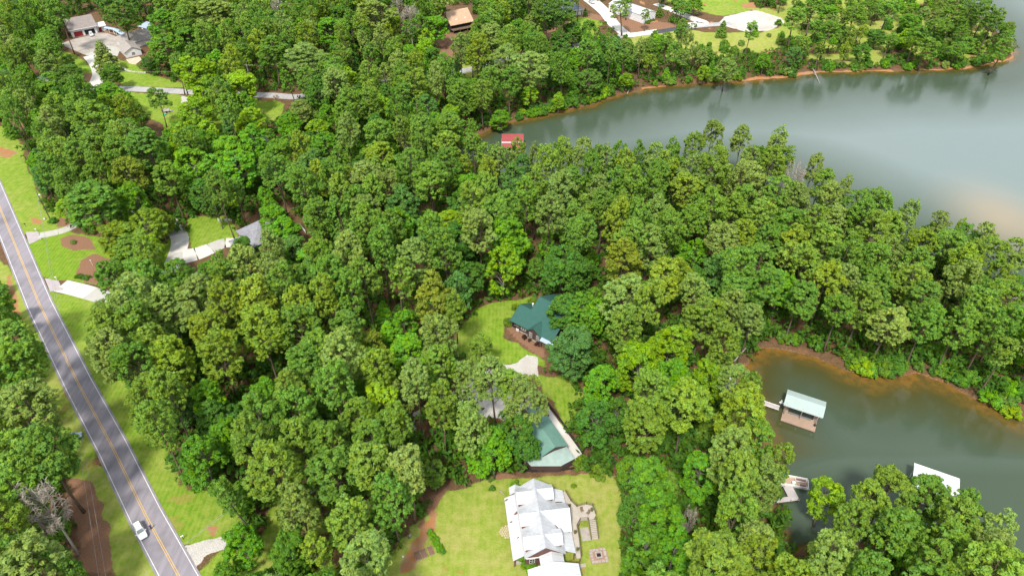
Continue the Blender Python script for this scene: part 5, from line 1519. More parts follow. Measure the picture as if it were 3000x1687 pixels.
# ---- person in blue standing by the car
def person():
    f = P(444, 1549); o = empty('person', (f.x, f.y, 0.06), suv_a + R(200), 'person in blue shirt and dark trousers standing on the road beside the white car', 'person')
    def skin(name, verts, edges, rad, mat, root=0, sub=2):
        me = bpy.data.meshes.new(name); me.from_pydata(verts, edges, [])
        me.materials.append(mat)
        ob = bpy.data.objects.new(name, me); COL.objects.link(ob); ob.parent = o
        md = ob.modifiers.new('skin', 'SKIN'); md.use_smooth_shade = True
        lay = me.skin_vertices[0].data
        for i, r in enumerate(rad):
            lay[i].radius = (r, r) if not isinstance(r, tuple) else r
            lay[i].use_root = (i == root)
        sb = ob.modifiers.new('subdivision', 'SUBSURF'); sb.levels = sub; sb.render_levels = sub
        return ob
    sk = simple('skin', (0.52, 0.33, 0.25), (0.48, 0.30, 0.22), 6.0, 0.6)
    V = [(0, 0, .96), (0, 0, 1.15), (0, 0, 1.36), (0, 0, 1.46), (0.01, 0, 1.53), (.02, 0, 1.60), (.015, 0, 1.70), (0, 0, 1.75)]
    E_ = [(i, i + 1) for i in range(7)]
    Rd = [(.15, .11), (.13, .10), (.16, .11), (.09, .08), .055, .085, .09, .05]
    for s in (-1, 1):
        n = len(V)
        V += [(0, s * .09, .92), (.01, s * .10, .50), (-.01, s * .10, .09), (.14, s * .11, .03)]
        E_ += [(0, n), (n, n + 1), (n + 1, n + 2), (n + 2, n + 3)]; Rd += [.095, .06, .045, .035]
        n = len(V)
        V += [(0, s * .19, 1.40), (-.02, s * .25, 1.13), (.12, s * .24, .93), (.18, s * .23, .86)]
        E_ += [(2, n), (n, n + 1), (n + 1, n + 2), (n + 2, n + 3)]; Rd += [.06, .045, .033, .04]
        w = n + 3
        for j, (dx, dy, dz) in enumerate(((.07, -.03, -.07), (.085, -.01, -.075), (.085, .01, -.07), (.07, .03, -.06), (.02, -.05 * 1, -.05))):
            n = len(V); b = V[w]
            V += [(b[0] + dx * .55, b[1] + dy, b[2] + dz * .55), (b[0] + dx, b[1] + dy * 1.1, b[2] + dz * 1.05)]
            E_ += [(w, n), (n, n + 1)]; Rd += [.011, .009]
    skin('body', V, E_, Rd, sk)
    blue = simple('blue shirt cloth', (0.02, 0.07, 0.42), (0.015, 0.05, 0.33), 5.0, 0.85)
    V = [(0, 0, .93), (0, 0, 1.15), (0, 0, 1.38), (0, 0, 1.45)]; E_ = [(0, 1), (1, 2), (2, 3)]; Rd = [(.175, .135), (.16, .125), (.185, .13), (.10, .09)]
    for s in (-1, 1):
        n = len(V); V += [(0, s * .20, 1.41), (-.01, s * .235, 1.22)]; E_ += [(2, n), (n, n + 1)]; Rd += [.078, .068]
    skin('shirt', V, E_, Rd, blue)
    dk = simple('dark trousers cloth', (0.03, 0.03, 0.04), (0.022, 0.022, 0.03), 5.0, 0.85)
    V = [(0, 0, .97)]; E_ = []; Rd = [(.16, .125)]
    for s in (-1, 1):
        n = len(V); V += [(0, s * .095, .86), (.01, s * .10, .50), (-.01, s * .10, .10)]; E_ += [(0, n), (n, n + 1), (n + 1, n + 2)]; Rd += [.11, .078, .065]
    skin('trousers', V, E_, Rd, dk)
    for s in (-1, 1):
        MB().box(-.08, .20, s * .105 - .05, s * .105 + .05, 0, .09).build('shoe', M_BUMP, o, True, bevel=.03)
    hd = MB().ball((.005, 0, 1.70), .105, 12, 8, (1, .86, 1.05)).build('hair', simple('grey white hair', (.55, .5, .45), (.45, .4, .36), 8.0, .8), o, True)
    hd.location = (-.018, 0, .015)
    for s in (-1, 1):
        MB().ball((.095, s * .032, 1.655), .013, 6, 4).build('eye', M_BUMP, o)
        MB().ball((.01, s * .088, 1.64), .026, 6, 4, (.7, .4, 1)).build('ear', sk, o)
    MB().ball((.112, 0, 1.63), .016, 6, 4, (1, .8, 1.3)).build('nose', sk, o)
    MB().box(.092, .104, -.022, .022, 1.585, 1.592).build('mouth', M_TAIL, o)
person()

# ---- poles and wires
M_POLE = simple('creosoted pole', (0.11, 0.085, 0.065), (0.075, 0.06, 0.045), 1.5, 0.9)
M_POLEG = simple('weathered grey pole', (0.42, 0.39, 0.36), (0.33, 0.31, 0.28), 1.5, 0.9)
M_WIRE = simple('power line', (0.30, 0.30, 0.30), (0.25, 0.25, 0.25), 1.0, 0.6)
p1 = P(149, 646)
o_ = empty('utility_pole', p1, 0, 'dark wooden utility pole with a white lamp above a round bush by the upper driveway', 'utility pole')
MB().tube([(0, 0, -0.5), (0, 0, 12)], [0.17, 0.11], 8).build('shaft', M_POLE, o_)
MB().tube([(0, 0, 10.6), (0.9, -0.5, 11.0)], 0.05, 5).build('lamp_arm', M_METAL, o_)
MB().tube([(0.9, -0.5, 10.75), (0.9, -0.5, 11.05)], [0.36, 0.14], 10).build('lamp_head', M_TRIM, o_)
MB().tube([(0, 0, 11.0), (2.2, -0.6, 0)], 0.025, 4).build('guy_wire', M_WIRE, o_)
p2 = P(740, 264)
o_ = empty('utility_pole', p2, 0, 'tall bare grey utility pole beside the black asphalt square on the lane', 'utility pole')
MB().tube([(0, 0, -0.5), (0, 0, 12.5)], [0.18, 0.12], 8).build('shaft', M_POLEG, o_)
MB().box(-0.9, 0.9, -0.06, 0.06, 11.7, 11.85).build('crossarm', M_POLEG, o_)
o_ = empty('marker_post', P(747, 265), 0, 'short grey stub post next to the tall bare pole', 'post')
MB().tube([(0, 0, -0.3), (0, 0, 3.2)], 0.12, 8).build('shaft', M_POLEG, o_)
def wire(a, b, sag, label, r=0.03):
    n = 14; pts = []
    for i in range(n + 1):
        t = i / n; p = Vector(a).lerp(Vector(b), t); p.z -= sag * 4 * t * (1 - t); pts.append(p)
    MB().tube(pts, r, 4).build('power_line', M_WIRE, None, label=label, cat='power line')
top1 = (p1.x, p1.y, 11.6)
e1 = P(300, 1760, 9.5); e2 = P(322, 1760, 9.0)
wire(top1, e1, 1.2, 'outer thin power line along the verge west of the road')
wire((p1.x, p1.y, 11.2), e2, 1.4, 'inner thin power line along the verge west of the road')
wire(P(360, 1720, 8.0), P(690, 1480, 8.0), 0.5, 'lower thin wire crossing the road above the gravel drive')
wire(P(372, 1720, 8.4), P(700, 1462, 8.4), 0.5, 'upper thin wire crossing the road above the gravel drive')
wire((p2.x - 0.8, p2.y, 12.0), P(300, 205, 10), 2.0, 'thin power line from the bare grey pole towards the garage', 0.035)
wire((p2.x + 0.8, p2.y, 12.0), P(1160, 190, 10), 2.0, 'thin power line from the bare grey pole towards the cove', 0.035)

# ---- mailboxes, posts
def mailbox(px, py, label, rz, post=None, box=None):
    o = empty('mailbox', P(px, py), rz, label, 'mailbox')
    MB().box(-.06, .06, -.06, .06, 0, 1.05).build('post', post or M_TRIM, o)
    mb = MB(); n = 7
    pr = [(-.11, 0)] + [(.11 * -math.cos(math.pi * i / n), .13 + .11 * math.sin(math.pi * i / n)) for i in range(n + 1)] + [(.11, 0)]
    a = [(-.28, y, 1.05 + z) for y, z in pr]; b = [(.28, y, 1.05 + z) for y, z in pr]
    k = len(pr); mb.v = a + b; mb.f = [tuple(range(k - 1, -1, -1)), tuple(range(k, 2 * k))] + [(i, (i + 1) % k, k + (i + 1) % k, k + i) for i in range(k)]
    mb.build('box', box or M_TRIM, o)
    MB().box(-.02, .12, .115, .13, 1.2, 1.36).build('flag', M_REDD, o)
mailbox(107, 679, 'white mailbox on the north side of the upper driveway mouth', R(40))
mailbox(120, 703, 'white mailbox on the south side of the upper driveway mouth', R(40))
mailbox(166, 820, 'white mailbox by the lower driveway mouth', R(40))
mailbox(181, 848, 'small white marker box south of the lower driveway mouth', R(40))
mailbox(537, 1578, 'dark mailbox with white top in the grass above the gravel drive', R(40), M_BLACKW, M_TRIM)
mailbox(76, 664, 'black mailbox in the grass just above the upper driveway', R(40), M_BLACKW, M_BLACKW)
o_ = empty('lamp_post', P(272, 778), 0, 'white lamp post standing in the round straw bed', 'lamp post')
MB().tube([(0, 0, 0), (0, 0, 1.9)], 0.05, 8).build('post', M_TRIM, o_)
MB().tube([(0, 0, 1.9), (0, 0, 2.0), (0, 0, 2.25), (0, 0, 2.35)], [0.08, 0.16, 0.18, 0.03], 8).build('lantern', M_TRIM, o_)
o_ = empty('meter_box', P(131, 643), R(20), 'pale meter box standing on the grass beside the utility pole', 'box')
MB().box(-.35, .35, -.25, .25, 0, .75).build('cabinet', M_METAL, o_, bevel=.04)
MB().box(-.30, .30, -.27, -.25, .1, .65).build('door', M_TRIM, o_)

# ---- fire pit, garden, stones
def firepit():
    a = P(1754, 1627); o = empty('fire_pit', (a.x, a.y, 0), R(8), 'square stone fire pit on a paved pad beside the white roofed house', 'fire pit')
    rnd = random.Random(3)
    MB().prism([(-1.9, -1.6), (1.2, -1.8), (2.0, -1.0), (1.9, 1.0), (1.1, 1.9), (-1.4, 1.7), (-2.0, 1.0)], 0, .05).build('pad', M_BRICK, o)
    for i in range(-2, 3):
        for j in range(-2, 3):
            if abs(i) < 2 and abs(j) < 2: continue
            x, y = i * .72 + rnd.uniform(-.08, .08), j * .66 + rnd.uniform(-.08, .08)
            MB().box(x - .31, x + .31, y - .28, y + .28, .052, .10 + rnd.uniform(0, .03)).build('paver', M_STONE, o, bevel=.03)
    for s, (x0, x1, y0, y1) in enumerate(((-.75, .75, -.75, -.45), (-.75, .75, .45, .75), (-.75, -.45, -.45, .45), (.45, .75, -.45, .45))):
        for k in range(2):
            d = (k - .5)
            if s < 2: MB().box(x0 + .75 * k, x0 + .73 + .77 * k * 1, y0, y1, .06, .5).build('stone', M_STONE, o, bevel=.03)
            else: MB().box(x0, x1, y0 + .45 * k, y0 + .43 + .45 * k, .06, .5).build('stone', M_STONE, o, bevel=.03)
    MB().box(-.44, .44, -.44, .44, .06, .16).build('ash', M_DARK, o)
firepit()
def bed(px, py, rz, w, l, label):
    a = P(px, py); o = empty('garden_bed', (a.x, a.y, 0), rz, label, 'garden bed')
    for x0, x1, y0, y1 in ((-w / 2, w / 2, -l / 2, -l / 2 + .06), (-w / 2, w / 2, l / 2 - .06, l / 2), (-w / 2, -w / 2 + .06, -l / 2 + .06, l / 2 - .06), (w / 2 - .06, w / 2, -l / 2 + .06, l / 2 - .06)):
        MB().box(x0, x1, y0, y1, 0, .3).build('board', M_WOOD, o)
    MB().box(-w / 2 + .07, w / 2 - .07, -l / 2 + .07, l / 2 - .07, 0, .24).build('soil', simple('garden soil', (.22, .13, .09), (.15, .09, .06), 3.0, .95, bump_s=.6), o)
bed(1224, 1628, R(25), 1.4, 2.2, 'raised garden bed of bare soil, the one nearest the woods')
bed(1242, 1621, R(25), 1.2, 2.2, 'weedy raised garden bed between the two others')
bed(1262, 1613, R(25), 1.1, 2.2, 'raised garden bed nearest the leafy row')
o_ = empty('bucket', P(1181, 1631), 0, 'white bucket on the grass left of the garden beds', 'bucket')
MB().tube([(0, 0, 0), (0, 0, .4)], [.16, .2], 12).build('pail', M_TRIM, o_)
MB().tube([(-.2, 0, .4), (-.1, 0, .56), (.1, 0, .56), (.2, 0, .4)], .012, 4).build('handle', M_METAL, o_)
def stone_patio():
    a = P(1485, 1557); o = empty('stone_landing', (a.x, a.y, 0), 0, 'round landing of tan stones at the porch edge of the white roofed house', 'patio')
    rnd = random.Random(8)
    for i in range(-3, 4):
        for j in range(-3, 4):
            x, y = i * .5 + (j % 2) * .22, j * .46
            if math.hypot(x, y) > 1.5: continue
            n = 6; t0 = rnd.random() * 6
            MB().prism([(x + .24 * rnd.uniform(.8, 1.1) * math.cos(t0 + 6.28 * k / n), y + .22 * rnd.uniform(.8, 1.1) * math.sin(t0 + 6.28 * k / n)) for k in range(n)], 0, .07 + rnd.uniform(0, .03)).build('stone', simple_tan, o)
simple_tan = simple('tan flagstone', (0.56, 0.46, 0.34), (0.46, 0.37, 0.27), 1.5, 0.9, bump_s=0.2)
stone_patio()
def stone_edging():
    ln = curve([PD(285, 152), PD(300, 165), PD(318, 178), PD(335, 182), PD(365, 184)], 0.9)
    o = empty('stone_edging', (ln[0].x, ln[0].y, 0), 0, 'curving row of cream stones edging the lawn by the low house', 'edging')
    rnd = random.Random(5)
    for p in ln:
        x, y = p.x - ln[0].x, p.y - ln[0].y
        w = rnd.uniform(.34, .46)
        MB().box(x - w, x + w, y - .35, y + .35, 0, .45 + rnd.uniform(-.1, .15)).build('stone', M_CONCB, o, bevel=.06)
stone_edging()
def well_house():
    a = P(489, 330); o = empty('well_house', (a.x, a.y, 0), R(20), 'tiny grey roofed well house on the lawn by a lone pine', 'well house')
    MB().box(-1.0, 1.0, -.8, .8, 0, 1.1).build('wall', M_STONE, o)
    gable(o, M_GRYBR, -1.3, 1.3, -1.1, 1.1, 1.1, 1.8, ridge='x', th=.08)
    MB().box(-.3, .3, -.84, -.8, 0, .9).build('door', M_BLACKW, o)
well_house()
o_ = empty('tub', P(483, 337), 0, 'turquoise tub in front of the tiny well house', 'tub')
MB().tube([(0, 0, 0), (0, 0, .35)], [.6, .7], 14).build('shell', simple('turquoise plastic', (.03, .38, .30), (.025, .32, .25), 2.0, .5), o_)
MB().tube([(0, 0, .35), (0, 0, .39)], .72, 14).build('rim', simple('turquoise rim', (.05, .45, .36), (.04, .4, .3), 2.0, .5), o_)
o_ = empty('bird_house', P(509, 343), 0, 'white bird house on a thin pole near the well house', 'bird house')
MB().tube([(0, 0, 0), (0, 0, 2.6)], .05, 6).build('pole', M_METAL, o_)
MB().box(-.45, .45, -.3, .3, 2.6, 3.0).build('box', M_TRIM, o_)
gable(o_, M_TRIM, -.55, .55, -.4, .4, 3.0, 3.25, ridge='x', th=.04)
for dx, lab in ((0, 'dark stone gate pillar at the lane end, nearer the water oak'), (-5, 'dark stone gate pillar at the lane end, nearer the lawn')):
    a = P(812 + dx * 1.6, 288 - dx * 0.4); o_ = empty('gate_pillar', (a.x, a.y, 0), R(10), lab, 'pillar', 'gate pillars')
    MB().box(-.35, .35, -.35, .35, 0, 1.5).build('shaft', M_STONE, o_, bevel=.03)
    MB().box(-.45, .45, -.45, .45, 1.5, 1.65).build('cap', M_CONCD, o_)

# ---- fallen trunks
def log(name, a, b, r, label, limbs=4, za=0.2, zb=0.4, seed=1):
    rnd = random.Random(seed)
    pa, pb = Vector((*a[:2], za)), Vector((*b[:2], zb))
    o = empty(name, (pa.x, pa.y, 0), 0, label, 'fallen tree')
    pb = pb - Vector((pa.x, pa.y, 0)); pa = Vector((0, 0, pa.z))
    mid = pa.lerp(pb, .5) + Vector((rnd.uniform(-.4, .4), rnd.uniform(-.4, .4), .1))
    MB().tube([pa, mid, pb], [r, r * .75, r * .35], 8).build('trunk', M_DEADWOOD, o, True)
    for k in range(limbs):
        t = rnd.uniform(.35, .95); s = pa.lerp(pb, t)
        d = Vector((rnd.gauss(0, 1), rnd.gauss(0, 1), rnd.uniform(.2, .9))).normalized() * rnd.uniform(1, 2.4)
        MB().tube([s, s + d * .5, s + d], [r * .4, r * .25, r * .1], 5, cap=False).build('limb', M_DEADWOOD, o, True)
log('fallen_tree', P(2580, 80), P(2615, 56), .3, 'bleached fallen trunk among the shrubs on the far point', 6, .4, 2.4, 1)
log('fallen_tree', P(2370, 188), P(2404, 238), .28, 'grey fallen trunk reaching from the clay bank into the lake', 3, .5, WZ, 2)
log('fallen_tree', P(2148, 190), P(2186, 162), .25, 'pale driftwood trunk lying above the clay bank', 6, .3, .8, 3)
log('fallen_tree', P(2345, 135), P(2365, 122), .25, 'short pale log in the brush on the far point', 5, .3, .8, 4)
log('fallen_tree', P(1838, 268), P(1858, 240), .2, 'thin grey snag at the water below the lime green tree', 5, WZ, 1.5, 5)
log('fallen_tree', P(2150, 1060), P(2190, 1030), .2, 'thin fallen trunk leaning over the head of the lower cove', 4, .3, 3.0, 6)
log('fallen_tree', P(1200, 1575), P(1206, 1566), .32, 'dark stump leaning beside the worn path', 0, .2, .7, 7)
log('fallen_tree', P(1463, 1440), P(1478, 1452), .22, 'pale cut log lying at the porch corner of the white roofed house', 0, .25, .4, 8)
